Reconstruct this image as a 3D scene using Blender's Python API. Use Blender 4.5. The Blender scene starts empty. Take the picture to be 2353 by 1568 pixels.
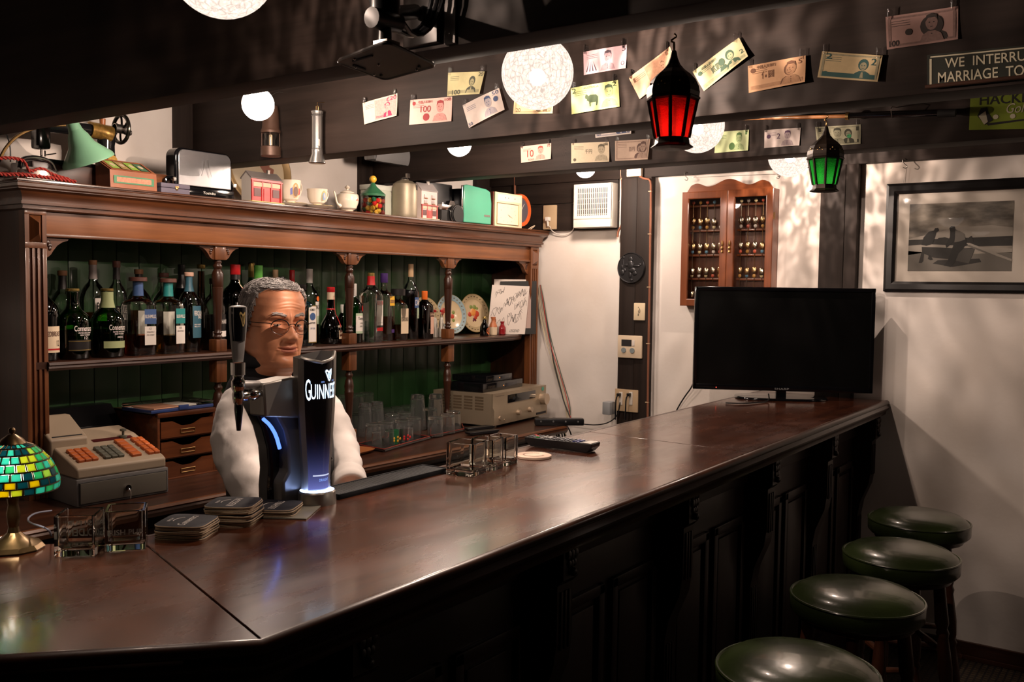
import bpy,bmesh,math,random
from mathutils import Vector,Matrix,Euler
PI=math.pi
random.seed(7)
scene=bpy.context.scene
COL=scene.collection
# ------------------------------------------------------------ camera, world, exposure
EYE=1.53  # metres above the floor
F=2178.0  # focal length for a 2353 px wide frame
CX,CY=1176.5,784.0
RX=Vector((0.58025171,0.0388453,-0.81351029))
RY=Vector((-0.81433049,0.043841,-0.57874332))
RZ=Vector((0.01318365,0.99828303,0.05707173))
cam_data=bpy.data.cameras.new('camera')
cam=bpy.data.objects.new('camera',cam_data);COL.objects.link(cam)
cam_data.sensor_width=36.0
cam_data.lens=36.0*F/2353.0
cam_data.clip_start=0.02;cam_data.clip_end=60
cam.matrix_world=Matrix(((RX[0],RX[1],RX[2],0),(RY[0],RY[1],RY[2],0),(RZ[0],RZ[1],RZ[2],EYE),(0,0,0,1)))
scene.camera=cam
cam_data.dof.use_dof=True
cam_data.dof.focus_distance=2.7
cam_data.dof.aperture_fstop=14.0
scene.view_settings.view_transform='Standard'
scene.view_settings.look='None'
scene.view_settings.gamma=1.0
scene.view_settings.use_curve_mapping=False
scene.view_settings.exposure=0.0
scene.cycles.transparent_max_bounces=32
scene.cycles.max_bounces=12
scene.cycles.transmission_bounces=12
scene.cycles.sample_clamp_indirect=4.0
world=bpy.data.worlds.new('world');scene.world=world
world.use_nodes=True
world.node_tree.nodes['Background'].inputs[0].default_value=(1.0,0.78,0.6,1)
world.node_tree.nodes['Background'].inputs[1].default_value=0.004
SHADE_W=55.0  # watts of each cracked glass lamp
BULB_E=250.0  # emission strength of each bare globe bulb
WARM=(1.0,0.77,0.63)
def ray(px,py):
 d=Vector((px-CX,-(py-CY),-F))
 return Vector((RX.dot(d),RY.dot(d),RZ.dot(d)))
def hit(px,py,ax,val):
 v=ray(px,py)
 o=(0,0,EYE)
 t=(val-o[ax])/v[ax]
 return Vector((v.x*t,v.y*t,EYE+v.z*t))
def onX(px,py,X):return hit(px,py,0,X)
def onY(px,py,Y):return hit(px,py,1,Y)
def onZ(px,py,Z):return hit(px,py,2,Z)
def mpp(p):
 """metres per photograph pixel at point p"""
 d=-(RX[2]*p[0]+RY[2]*p[1]+RZ[2]*(p[2]-EYE))
 return d/F
# ------------------------------------------------------------ materials
MATS={}
def _nt(name):
 m=bpy.data.materials.new(name);m.use_nodes=True
 return m,m.node_tree,m.node_tree.nodes['Principled BSDF']
def mat(name,col,rough=0.5,metal=0.0,coat=0.0,noise=0.0,scale=30.0,bump=0.0,trans=0.0,emit=None,es=1.0,sheen=0.0,sub=0.0,spec=0.5):
 if name in MATS:return MATS[name]
 m,nt,b=_nt(name)
 c=(col[0],col[1],col[2],1)
 b.inputs['Base Color'].default_value=c
 b.inputs['Roughness'].default_value=rough
 b.inputs['Metallic'].default_value=metal
 b.inputs['Coat Weight'].default_value=coat
 b.inputs['Specular IOR Level'].default_value=spec
 if coat:b.inputs['Coat Roughness'].default_value=0.08
 if trans:b.inputs['Transmission Weight'].default_value=trans
 if sub:
  b.inputs['Subsurface Weight'].default_value=sub
  b.inputs['Subsurface Radius'].default_value=(0.012,0.005,0.003)
  b.inputs['Subsurface Scale'].default_value=0.6
 if sheen:b.inputs['Sheen Weight'].default_value=sheen
 if emit:
  b.inputs['Emission Color'].default_value=(*emit,1)
  b.inputs['Emission Strength'].default_value=es
 if noise or bump:
  tc=nt.nodes.new('ShaderNodeTexCoord')
  n=nt.nodes.new('ShaderNodeTexNoise');n.inputs['Scale'].default_value=scale
  n.inputs['Detail'].default_value=4
  nt.links.new(tc.outputs['Object'],n.inputs['Vector'])
  if noise:
   r=nt.nodes.new('ShaderNodeMix');r.data_type='RGBA'
   r.inputs[6].default_value=(col[0]*(1-noise),col[1]*(1-noise),col[2]*(1-noise),1)
   r.inputs[7].default_value=(min(1,col[0]*(1+noise)),min(1,col[1]*(1+noise)),min(1,col[2]*(1+noise)),1)
   nt.links.new(n.outputs['Fac'],r.inputs[0])
   nt.links.new(r.outputs[2],b.inputs['Base Color'])
  if bump:
   bp=nt.nodes.new('ShaderNodeBump');bp.inputs['Strength'].default_value=bump
   bp.inputs['Distance'].default_value=0.003
   nt.links.new(n.outputs['Fac'],bp.inputs['Height'])
   nt.links.new(bp.outputs[0],b.inputs['Normal'])
 MATS[name]=m
 return m
def wood(name,c1,c2,stretch=(0.06,1,1),scale=38.0,rough=0.38,coat=0.25,bump=0.12,worn=0.0,spec=0.5):
 """grain runs along the axis with the small stretch value"""
 if name in MATS:return MATS[name]
 m,nt,b=_nt(name)
 L=nt.links.new
 tc=nt.nodes.new('ShaderNodeTexCoord')
 mp=nt.nodes.new('ShaderNodeMapping');mp.inputs['Scale'].default_value=stretch
 n=nt.nodes.new('ShaderNodeTexNoise');n.inputs['Scale'].default_value=scale;n.inputs['Detail'].default_value=6;n.inputs['Roughness'].default_value=0.65
 n2=nt.nodes.new('ShaderNodeTexNoise');n2.inputs['Scale'].default_value=2.6;n2.inputs['Detail'].default_value=3
 L(tc.outputs['Object'],mp.inputs['Vector']);L(mp.outputs[0],n.inputs['Vector']);L(tc.outputs['Object'],n2.inputs['Vector'])
 r=nt.nodes.new('ShaderNodeValToRGB')
 r.color_ramp.elements[0].position=0.32;r.color_ramp.elements[0].color=(*c1,1)
 r.color_ramp.elements[1].position=0.68;r.color_ramp.elements[1].color=(*c2,1)
 L(n.outputs['Fac'],r.inputs[0])
 mx=nt.nodes.new('ShaderNodeMix');mx.data_type='RGBA';mx.blend_type='MULTIPLY'
 mx.inputs[0].default_value=0.5
 L(r.outputs[0],mx.inputs[6]);L(n2.outputs['Fac'],mx.inputs[7])
 gam=nt.nodes.new('ShaderNodeBrightContrast');gam.inputs['Bright'].default_value=0.0
 L(mx.outputs[2],gam.inputs[0]);L(gam.outputs[0],b.inputs['Base Color'])
 b.inputs['Roughness'].default_value=rough
 b.inputs['Specular IOR Level'].default_value=spec
 b.inputs['Coat Weight'].default_value=coat
 b.inputs['Coat Roughness'].default_value=0.12
 if worn:
  n3=nt.nodes.new('ShaderNodeTexNoise');n3.inputs['Scale'].default_value=5.0;n3.inputs['Detail'].default_value=8;n3.inputs['Roughness'].default_value=0.7
  mp3=nt.nodes.new('ShaderNodeMapping');mp3.inputs['Scale'].default_value=(0.5,1.6,1)
  L(tc.outputs['Object'],mp3.inputs['Vector']);L(mp3.outputs[0],n3.inputs['Vector'])
  mr=nt.nodes.new('ShaderNodeMapRange');mr.inputs[1].default_value=0.35;mr.inputs[2].default_value=0.7
  mr.inputs[3].default_value=rough-worn;mr.inputs[4].default_value=rough+worn
  L(n3.outputs['Fac'],mr.inputs[0]);L(mr.outputs[0],b.inputs['Roughness'])
 bp=nt.nodes.new('ShaderNodeBump');bp.inputs['Strength'].default_value=bump;bp.inputs['Distance'].default_value=0.002
 L(n.outputs['Fac'],bp.inputs['Height']);L(bp.outputs[0],b.inputs['Normal'])
 MATS[name]=m
 return m
def glass(name,tint=(1,1,1),refl=1.0,rough=0.02,bump=0.0,scale=60,haze=0.0):
 """thin-walled glass: tinted see-through plus fresnel reflection"""
 if name in MATS:return MATS[name]
 m=bpy.data.materials.new(name);m.use_nodes=True
 nt=m.node_tree;nt.nodes.clear();L=nt.links.new
 out=nt.nodes.new('ShaderNodeOutputMaterial')
 t=nt.nodes.new('ShaderNodeBsdfTransparent');t.inputs[0].default_value=(*tint,1)
 g=nt.nodes.new('ShaderNodeBsdfGlossy');g.inputs['Roughness'].default_value=rough
 g.inputs[0].default_value=(1,1,1,1)
 lw=nt.nodes.new('ShaderNodeFresnel');lw.inputs[0].default_value=1.5
 ml=nt.nodes.new('ShaderNodeMath');ml.operation='MULTIPLY';ml.inputs[1].default_value=refl;ml.use_clamp=True
 L(lw.outputs[0],ml.inputs[0])
 mx=nt.nodes.new('ShaderNodeMixShader')
 L(ml.outputs[0],mx.inputs[0]);L(t.outputs[0],mx.inputs[1]);L(g.outputs[0],mx.inputs[2]);L(mx.outputs[0],out.inputs[0])
 if haze:  # pale diffuse mixed in so dark glass looks brighter
  df=nt.nodes.new('ShaderNodeBsdfDiffuse');df.inputs[0].default_value=(.8,.8,.78,1);m2=nt.nodes.new('ShaderNodeMixShader');m2.inputs[0].default_value=haze
  L(mx.outputs[0],m2.inputs[1]);L(df.outputs[0],m2.inputs[2]);L(m2.outputs[0],out.inputs[0])
 if bump:
  tc=nt.nodes.new('ShaderNodeTexCoord');n=nt.nodes.new('ShaderNodeTexNoise');n.inputs['Scale'].default_value=scale
  bp=nt.nodes.new('ShaderNodeBump');bp.inputs['Strength'].default_value=bump;bp.inputs['Distance'].default_value=0.004
  L(tc.outputs['Object'],n.inputs['Vector']);L(n.outputs['Fac'],bp.inputs['Height']);L(bp.outputs[0],g.inputs['Normal']);L(bp.outputs[0],lw.inputs['Normal'])
 MATS[name]=m
 return m
def solid_glass(name,c,rough=0.0,haze=0.0):
 m,nt,b=_nt(name);b.inputs['Base Color'].default_value=(*c,1);b.inputs['Roughness'].default_value=rough
 b.inputs['Transmission Weight'].default_value=1;b.inputs['IOR'].default_value=1.48
 if haze:b.inputs['Transmission Weight'].default_value=1-haze  # small diffuse share, a pale haze that lifts the dark glasses
 return m
def glow(name,col,s):
 if name in MATS:return MATS[name]
 m=bpy.data.materials.new(name);m.use_nodes=True
 nt=m.node_tree;nt.nodes.clear()
 out=nt.nodes.new('ShaderNodeOutputMaterial');e=nt.nodes.new('ShaderNodeEmission')
 e.inputs[0].default_value=(*col,1);e.inputs[1].default_value=s
 nt.links.new(e.outputs[0],out.inputs[0]);MATS[name]=m
 return m
# ------------------------------------------------------------ mesh building
def basis(d,up=Vector((0,0,1))):
 d=Vector(d).normalized()
 if abs(d.dot(up))>0.98:up=Vector((0,1,0))
 x=up.cross(d).normalized();y=d.cross(x)
 return x,y,d
class MB:
 def __init__(s):s.v=[];s.f=[];s.m=[];s.M=Matrix.Identity(4);s.mi=0
 def at(s,loc=(0,0,0),rot=(0,0,0),sc=(1,1,1)):
  s.M=Matrix.Translation(loc)@Euler(rot).to_matrix().to_4x4()@Matrix.Diagonal((*sc,1));return s
 def add(s,vs,fs):
  o=len(s.v);s.v+=[s.M@Vector(p) for p in vs];s.f+=[tuple(i+o for i in f) for f in fs];s.m+=[s.mi]*len(fs);return s
 def box(s,c,d,bev=0.0,seg=2):
  """box centred at c with size d, edges rounded by bev"""
  x,y,z=d[0]/2,d[1]/2,d[2]/2
  if not bev:
   vs=[(c[0]+i*x,c[1]+j*y,c[2]+k*z) for i in(-1,1) for j in(-1,1) for k in(-1,1)]
   return s.add(vs,[(0,1,3,2),(4,6,7,5),(0,4,5,1),(2,3,7,6),(0,2,6,4),(1,5,7,3)])
  bev=min(bev,x*.98,y*.98,z*.98)
  bm=bmesh.new();bmesh.ops.create_cube(bm,size=1)
  for v in bm.verts:v.co=Vector((v.co.x*2*x,v.co.y*2*y,v.co.z*2*z))
  bmesh.ops.bevel(bm,geom=bm.edges[:],offset=bev,segments=seg,profile=0.6,affect='EDGES')
  bm.verts.index_update()
  vs=[v.co+Vector(c) for v in bm.verts];fs=[tuple(v.index for v in f.verts) for f in bm.faces]
  bm.free();return s.add(vs,fs)
 def bb(s,a,b,bev=0.0):
  return s.box([(a[i]+b[i])/2 for i in range(3)],[abs(b[i]-a[i]) for i in range(3)],bev)
 def lathe(s,prof,seg=24,c=(0,0,0),p=2.0,ax=1.0,ay=1.0,rot=0.0,a0=0.0,a1=2*PI,caps=True):
  """prof = [(r, z)]; p > 2 squares the section off"""
  full=abs(a1-a0-2*PI)<1e-6
  n=seg if full else seg+1
  vs=[]
  for r,z in prof:
   for i in range(n):
    a=a0+(a1-a0)*i/seg
    ca,sa=math.cos(a),math.sin(a)
    if p!=2.0:
     k=(abs(ca)**p+abs(sa)**p)**(-1.0/p);ca*=k;sa*=k
    x,y=ca*r*ax,sa*r*ay
    if rot:x,y=x*math.cos(rot)-y*math.sin(rot),x*math.sin(rot)+y*math.cos(rot)
    vs.append((c[0]+x,c[1]+y,c[2]+z))
  fs=[]
  for j in range(len(prof)-1):
   for i in range(seg):
    i2=(i+1)%n
    fs.append((j*n+i,j*n+i2,(j+1)*n+i2,(j+1)*n+i))
  if full and caps:
   if prof[0][0]>1e-6:fs.append(tuple(reversed(range(n))))
   if prof[-1][0]>1e-6:fs.append(tuple((len(prof)-1)*n+i for i in range(n)))
  return s.add(vs,fs)
 def cyl(s,a,b,r0,r1=None,seg=12):
  a,b=Vector(a),Vector(b);r1=r0 if r1 is None else r1
  x,y,d=basis(b-a)
  vs=[a+(x*math.cos(2*PI*i/seg)+y*math.sin(2*PI*i/seg))*r0 for i in range(seg)]+[b+(x*math.cos(2*PI*i/seg)+y*math.sin(2*PI*i/seg))*r1 for i in range(seg)]
  fs=[(i,(i+1)%seg,seg+(i+1)%seg,seg+i) for i in range(seg)]+[tuple(reversed(range(seg))),tuple(range(seg,2*seg))]
  return s.add(vs,fs)
 def turned(s,a,b,prof,seg=14):
  """lathe profile [(r, t)] along the line a-b, t from 0 to 1"""
  a,b=Vector(a),Vector(b);x,y,d=basis(b-a);L=(b-a).length
  vs=[]
  for r,t in prof:
   for i in range(seg):
    q=2*PI*i/seg;vs.append(a+d*(L*t)+(x*math.cos(q)+y*math.sin(q))*r)
  fs=[(j*seg+i,j*seg+(i+1)%seg,(j+1)*seg+(i+1)%seg,(j+1)*seg+i) for j in range(len(prof)-1) for i in range(seg)]
  fs+=[tuple(reversed(range(seg))),tuple((len(prof)-1)*seg+i for i in range(seg))]
  return s.add(vs,fs)
 def tube(s,pts,r,seg=8,smooth=0,closed=False):
  pts=[Vector(p) for p in pts]
  if smooth:
   for _ in range(smooth):
    q=[]
    n=len(pts)
    rng=range(n if closed else n-1)
    if not closed:q.append(pts[0])
    for i in rng:
     a,b=pts[i],pts[(i+1)%n];q+=[a*.75+b*.25,a*.25+b*.75]
    if not closed:q.append(pts[-1])
    pts=q
  n=len(pts);vs=[];up=None
  for i in range(n):
   if closed:d=pts[(i+1)%n]-pts[i-1]
   else:d=pts[min(i+1,n-1)]-pts[max(i-1,0)]
   if d.length<1e-9:d=Vector((0,0,1))
   d.normalize()
   if up is None:x,y,_=basis(d)
   else:
    x=(up-d*up.dot(d))
    x=x.normalized() if x.length>1e-6 else basis(d)[0]
    y=d.cross(x)
   up=x
   rr=r[min(i,len(r)-1)] if isinstance(r,(list,tuple)) else r
   for k in range(seg):
    a=2*PI*k/seg;vs.append(pts[i]+(x*math.cos(a)+y*math.sin(a))*rr)
  fs=[(j*seg+k,j*seg+(k+1)%seg,((j+1)%n)*seg+(k+1)%seg,((j+1)%n)*seg+k) for j in range(n if closed else n-1) for k in range(seg)]
  if not closed:fs+=[tuple(reversed(range(seg))),tuple((n-1)*seg+k for k in range(seg))]
  return s.add(vs,fs)
 def prism(s,poly,h,o=(0,0,0),u=(1,0,0),v=(0,1,0)):
  """polygon in the u-v plane pushed by h along u x v"""
  o,u,v=Vector(o),Vector(u),Vector(v);w=u.cross(v).normalized()*h
  n=len(poly)
  vs=[o+u*a+v*b for a,b in poly]+[o+u*a+v*b+w for a,b in poly]
  fs=[tuple(reversed(range(n))),tuple(range(n,2*n))]+[(i,(i+1)%n,n+(i+1)%n,n+i) for i in range(n)]
  return s.add(vs,fs)
 def frame(s,a0,b0,a1,b1,w,d,o,u,v,ch=.25):
  """mitred picture frame in the u-v plane, depth d along u x v, front edges chamfered"""
  o,u,v=Vector(o),Vector(u),Vector(v);n=u.cross(v).normalized()
  prof=[(0,0),(0,d*(1-ch)),(w*ch,d),(w*(1-ch),d),(w,d*(1-ch)),(w,0)]
  cs=[(a0,b0,1,1),(a1,b0,-1,1),(a1,b1,-1,-1),(a0,b1,1,-1)]
  vs=[o+u*(a+sa*q)+v*(b+sb*q)+n*h for a,b,sa,sb in cs for q,h in prof];k=len(prof)
  return s.add(vs,[(i*k+j,((i+1)%4)*k+j,((i+1)%4)*k+(j+1)%k,i*k+(j+1)%k) for i in range(4) for j in range(k)])
 def sweep(s,prof,path,closed=False):
  """prof [(out, z)] swept horizontally round a path of (x, y) corners with mitres; out is to the left of travel"""
  n=len(path);P=[Vector((p[0],p[1])) for p in path];offs=[]
  for i in range(n):
   a=P[i-1] if(i>0 or closed) else None
   b=P[(i+1)%n] if(i<n-1 or closed) else None
   d1=(P[i]-a).normalized() if a is not None else None
   d2=(b-P[i]).normalized() if b is not None else None
   if d1 is None:d1=d2
   if d2 is None:d2=d1
   n1=Vector((-d1.y,d1.x));n2=Vector((-d2.y,d2.x));m=n1+n2
   m=m/max(0.2,m.dot(n1)) if m.length>1e-6 else n1
   offs.append(m)
  k=len(prof)
  vs=[(P[i].x+offs[i].x*o,P[i].y+offs[i].y*o,z) for i in range(n) for o,z in prof]
  fs=[]
  for i in range(n if closed else n-1):
   j=(i+1)%n
   fs+=[(i*k+a,j*k+a,j*k+(a+1)%k,i*k+(a+1)%k) for a in range(k)]
  if not closed:fs+=[tuple(range(k)),tuple((n-1)*k+a for a in reversed(range(k)))]
  return s.add(vs,fs)
 def ball(s,c,r,seg=16,sc=(1,1,1)):
  rings=max(6,seg//2)
  vs=[(c[0],c[1],c[2]-r*sc[2])]
  for j in range(1,rings):
   t=PI*j/rings
   for i in range(seg):
    a=2*PI*i/seg
    vs.append((c[0]+r*sc[0]*math.sin(t)*math.cos(a),c[1]+r*sc[1]*math.sin(t)*math.sin(a),c[2]-r*sc[2]*math.cos(t)))
  vs.append((c[0],c[1],c[2]+r*sc[2]))
  fs=[(0,1+(i+1)%seg,1+i) for i in range(seg)]
  for j in range(rings-2):
   for i in range(seg):fs.append((1+j*seg+i,1+j*seg+(i+1)%seg,1+(j+1)*seg+(i+1)%seg,1+(j+1)*seg+i))
  b=1+(rings-2)*seg;t=len(vs)-1
  fs+=[(b+i,b+(i+1)%seg,t) for i in range(seg)]
  return s.add(vs,fs)
 def grid(s,fn,nu,nv):
  vs=[fn(i/nu,j/nv) for j in range(nv+1) for i in range(nu+1)]
  fs=[(j*(nu+1)+i,j*(nu+1)+i+1,(j+1)*(nu+1)+i+1,(j+1)*(nu+1)+i) for j in range(nv) for i in range(nu)]
  return s.add(vs,fs)
 def build(s,name,m,parent=None,ang=35,fix=True):
  me=bpy.data.meshes.new(name)
  me.from_pydata([tuple(p) for p in s.v],[],s.f);me.update()
  ms=m if isinstance(m,(list,tuple)) else[m]
  for x in ms:me.materials.append(x)
  if len(ms)>1:me.polygons.foreach_set('material_index',s.m)
  if fix:
   bm=bmesh.new();bm.from_mesh(me);bmesh.ops.recalc_face_normals(bm,faces=bm.faces[:]);bm.to_mesh(me);bm.free()
  if ang:
   me.polygons.foreach_set('use_smooth',[True]*len(me.polygons))
   me.set_sharp_from_angle(angle=math.radians(ang))
  return link(name,me,parent)
def link(name,data,parent=None):
 o=bpy.data.objects.new(name,data);COL.objects.link(o)
 if parent is not None:o.parent=parent
 return o
def tag(o,label,cat=None,group=None,kind=None):
 o['label']=label
 if cat:o['category']=cat
 if group:o['group']=group
 if kind:o['kind']=kind
 return o
def thing(name,label,cat,loc=(0,0,0),rz=0.0,group=None,rot=None):
 o=bpy.data.objects.new(name,None);COL.objects.link(o)
 o.empty_display_size=0.02
 o.location=loc;o.rotation_euler=rot if rot else(0,0,rz)
 return tag(o,label,cat,group)
def struct(name,mb,m,parent=None,label=None):
 o=mb.build(name,m,parent);o['kind']='structure'
 if label:o['label']=label
 return o
def dup(root,loc=None,rz=None,label=None,group=None):
 c=root.copy();COL.objects.link(c)
 if loc is not None:c.location=loc
 if rz is not None:c.rotation_euler=(0,0,rz)
 if label:c['label']=label
 if group:c['group']=group
 for ch in list(root.children):
  d=ch.copy();COL.objects.link(d);d.parent=c
  for g in list(ch.children):
   e=g.copy();COL.objects.link(e);e.parent=d
 return c
_TC={}
def text_verts(txt,shear=0.0,bold=0.0):
 """flat lettering triangulated, scaled to fill 0..1 x 0..1"""
 key=(txt,shear,bold)
 if key in _TC:return _TC[key]
 cu=bpy.data.curves.new('t','FONT');cu.body=txt;cu.size=1;cu.shear=shear;cu.offset=bold;cu.resolution_u=3
 o=bpy.data.objects.new('t',cu);COL.objects.link(o)
 dg=bpy.context.evaluated_depsgraph_get();dg.update()
 me=bpy.data.meshes.new_from_object(o.evaluated_get(dg))
 vs=[v.co.copy() for v in me.vertices];fs=[tuple(p.vertices) for p in me.polygons]
 bpy.data.objects.remove(o);bpy.data.curves.remove(cu);bpy.data.meshes.remove(me)
 if not vs:_TC[key]=([],[]);return _TC[key]
 x0=min(v.x for v in vs);x1=max(v.x for v in vs);y0=min(v.y for v in vs);y1=max(v.y for v in vs)
 _TC[key]=([((v.x-x0)/(x1-x0),(v.y-y0)/max(1e-6,y1-y0)) for v in vs],fs)
 return _TC[key]
def text_on(mb,txt,fn,u0,v0,u1,v1,shear=0.0,bold=0.0):
 """lettering mapped through fn(u, v) into the box u0..u1, v0..v1"""
 vs,fs=text_verts(txt,shear,bold)
 mb.add([fn(u0+(u1-u0)*a,v0+(v1-v0)*b) for a,b in vs],fs)
 return mb
def patch(mb,fn,u0,v0,u1,v1,nu=4,nv=1):
 return mb.grid(lambda a,b:fn(u0+(u1-u0)*a,v0+(v1-v0)*b),nu,nv)
def poly_on(mb,fn,pts):
 return mb.add([fn(u,v) for u,v in pts],[tuple(range(len(pts)))])
def disc(cu,cv,ru,rv,n=16):return[(cu+ru*math.cos(2*PI*i/n),cv+rv*math.sin(2*PI*i/n)) for i in range(n)]
# ------------------------------------------------------------ shared materials
M={}
M['black']=mat('black_plastic',(.008,.008,.009),.32)
M['gloss_black']=mat('gloss_black',(.004,.004,.005),.08,coat=.5)
M['matte_black']=mat('matte_black',(.012,.011,.010),.7)
M['white']=mat('white_plastic',(.72,.66,.58),.4)
M['cream']=mat('cream_plastic',(.72,.58,.42),.42)
M['tan']=mat('tan_plastic',(.50,.36,.22),.45)
M['chrome']=mat('chrome',(.75,.74,.72),.12,1.0)
M['steel']=mat('brushed_steel',(.42,.40,.37),.34,1.0)
M['gold']=mat('gold_metal',(.60,.40,.16),.32,1.0)
M['brass']=mat('aged_brass',(.32,.20,.08),.38,1.0,noise=.3,scale=60)
M['copper']=mat('copper_paint',(.30,.12,.07),.35,.3)
M['ink']=mat('ink',(.015,.013,.013),.6)
M['paper']=mat('paper',(.80,.74,.66),.7)
M['red']=mat('red_paint',(.50,.02,.015),.35)
M['glass']=glass('clear_glass',(.93,.95,.93),1.3)
M['pane']=glass('window_glass',(.96,.96,.95),.8)
W={}
OAK1,OAK2=(.085,.024,.006),(.25,.085,.026)
for k,st in(('x',(.05,1,1)),('y',(1,.05,1)),('z',(1,1,.05))):
 W[k]=wood('oak_'+k,OAK1,OAK2,st,rough=.4)
 W['d'+k]=wood('dark_oak_'+k,(.030,.009,.004),(.075,.024,.010),st,rough=.36)
 W['b'+k]=wood('black_beam_'+k,(.017,.0105,.008),(.036,.023,.018),st,scale=26,rough=.62,coat=0,bump=.25,spec=.22)
# ------------------------------------------------------------ setting
XW,YW,ZC=4.285,3.22,2.46  # right wall, shelf wall, ceiling
XL,YF=-1.6,-2.4  # far limits of the room
def plaster(name,c):
 m,nt,b=_nt(name);L=nt.links.new
 tc=nt.nodes.new('ShaderNodeTexCoord')
 n=nt.nodes.new('ShaderNodeTexNoise');n.inputs['Scale'].default_value=2.2;n.inputs['Detail'].default_value=7
 n2=nt.nodes.new('ShaderNodeTexNoise');n2.inputs['Scale'].default_value=45
 L(tc.outputs['Object'],n.inputs['Vector']);L(tc.outputs['Object'],n2.inputs['Vector'])
 r=nt.nodes.new('ShaderNodeValToRGB')
 r.color_ramp.elements[0].position=.3;r.color_ramp.elements[0].color=(c[0]*.84,c[1]*.80,c[2]*.76,1)
 r.color_ramp.elements[1].position=.6;r.color_ramp.elements[1].color=(*c,1)
 L(n.outputs['Fac'],r.inputs[0]);L(r.outputs[0],b.inputs['Base Color'])
 b.inputs['Roughness'].default_value=.85
 bp=nt.nodes.new('ShaderNodeBump');bp.inputs['Strength'].default_value=.15;bp.inputs['Distance'].default_value=.004
 L(n2.outputs['Fac'],bp.inputs['Height']);L(bp.outputs[0],b.inputs['Normal'])
 return m
M['plaster']=plaster('cream_plaster',(.80,.74,.69))
def tilemat():
 m,nt,b=_nt('floor_tiles');L=nt.links.new
 tc=nt.nodes.new('ShaderNodeTexCoord');br=nt.nodes.new('ShaderNodeTexBrick')
 br.inputs['Scale'].default_value=1.0;br.offset=0.0
 br.inputs['Brick Width'].default_value=.024;br.inputs['Row Height'].default_value=.024;br.inputs['Mortar Size'].default_value=.004
 br.inputs['Color1'].default_value=(.05,.035,.018,1);br.inputs['Color2'].default_value=(.035,.022,.012,1);br.inputs['Mortar'].default_value=(.008,.005,.004,1)
 L(tc.outputs['Object'],br.inputs['Vector']);L(br.outputs['Color'],b.inputs['Base Color']);b.inputs['Roughness'].default_value=.5
 return m
struct('floor',MB().bb((XL,YF,-.06),(XW+.1,YW+.1,0)),tilemat())
struct('ceiling',MB().bb((XL,YF,ZC),(XW+.1,YW+.1,ZC+.06)),W['by'])
struct('wall_back',MB().bb((XL,YW,0),(XW+.1,YW+.1,ZC)),M['plaster'])
struct('wall_right',MB().bb((XW,YF,0),(XW+.1,YW,ZC)),M['plaster'])
struct('wall_left',MB().bb((XL-.1,YF,0),(XL,YW+.1,ZC)),W['bz'])
struct('wall_front',MB().bb((XL,YF-.1,0),(XW+.1,YF,ZC)),W['bz'])
mb=MB();mb.bb((XW-.018,YF,0),(XW,1.05,.075),.006);mb.bb((XW-.024,YF,0),(XW,1.05,.02),.004)
struct('baseboard_right',mb,W['dy'])
# ceiling beams running towards the shelf wall
def beam(n,X0,X1,z0,y1=YW,y0=YF):
 b=MB();b.bb((X0,y0,z0),(X1,y1,ZC),.004)
 return struct('trim_%d'%n,b,W['by'])
tag(beam(1,1.317,1.41,1.952),'nearest black ceiling beam above the bar')
tag(beam(2,2.317,2.43,1.98),'black ceiling beam with the upper row of banknotes')
tag(beam(3,3.32,3.43,2.012),'black ceiling beam with the lower row of banknotes')
mb=MB();mb.bb((XW-.035,YF,2.083),(XW,YW,ZC),.003)
tag(struct('trim_4',mb,W['by']),'black wall plate along the top of the right wall')
# dark boards behind the fan
mb=MB();mb.bb((XW-.02,2.385,1.832),(XW,YW,1.972),.002)
tag(struct('trim_5',mb,W['by']),'lower dark board behind the extractor fan')
mb=MB();mb.bb((XW-.02,2.385,1.976),(XW,YW,2.083),.002)
tag(struct('trim_6',mb,W['by']),'upper dark board behind the extractor fan')
# posts
def post(n,y0,y1,ym,label,d=.045):
 b=MB();b.bb((XW-d,y0,0),(XW,ym-.0012,2.083),.003);b.bb((XW-d+.004,ym+.0012,0),(XW,y1,2.083),.003)
 tag(struct('trim_%d'%n,b,W['bz']),label)
pa,pb,pm=onX(1491,700,XW-.045)[1],onX(1421,700,XW-.045)[1],onX(1458,700,XW-.045)[1]
post(7,pa,pb,pm,'black post between fan and spoon cabinet')
P1=(pa,pb)
qa,qb,qm=onX(1966,600,XW-.045)[1],onX(1880,600,XW-.045)[1],onX(1937,600,XW-.045)[1]
post(8,qa,qb,qm,'black post behind the television')
def wpost(n,x0,x1,label):
 b=MB();b.bb((x0,YW-.03,0),(x1,YW,ZC),.003);tag(struct('trim_%d'%n,b,W['bz']),label)
wpost(9,onY(395,320,YW)[0],onY(421,320,YW)[0]+.1,'black post on the shelf wall above the toaster')
wpost(10,onY(820,430,YW)[0],onY(850,430,YW)[0]+.05,'black post on the shelf wall beside the loudspeaker')
wpost(11,onY(1096,420,YW-.03)[0],XW,'black corner post')
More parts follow.
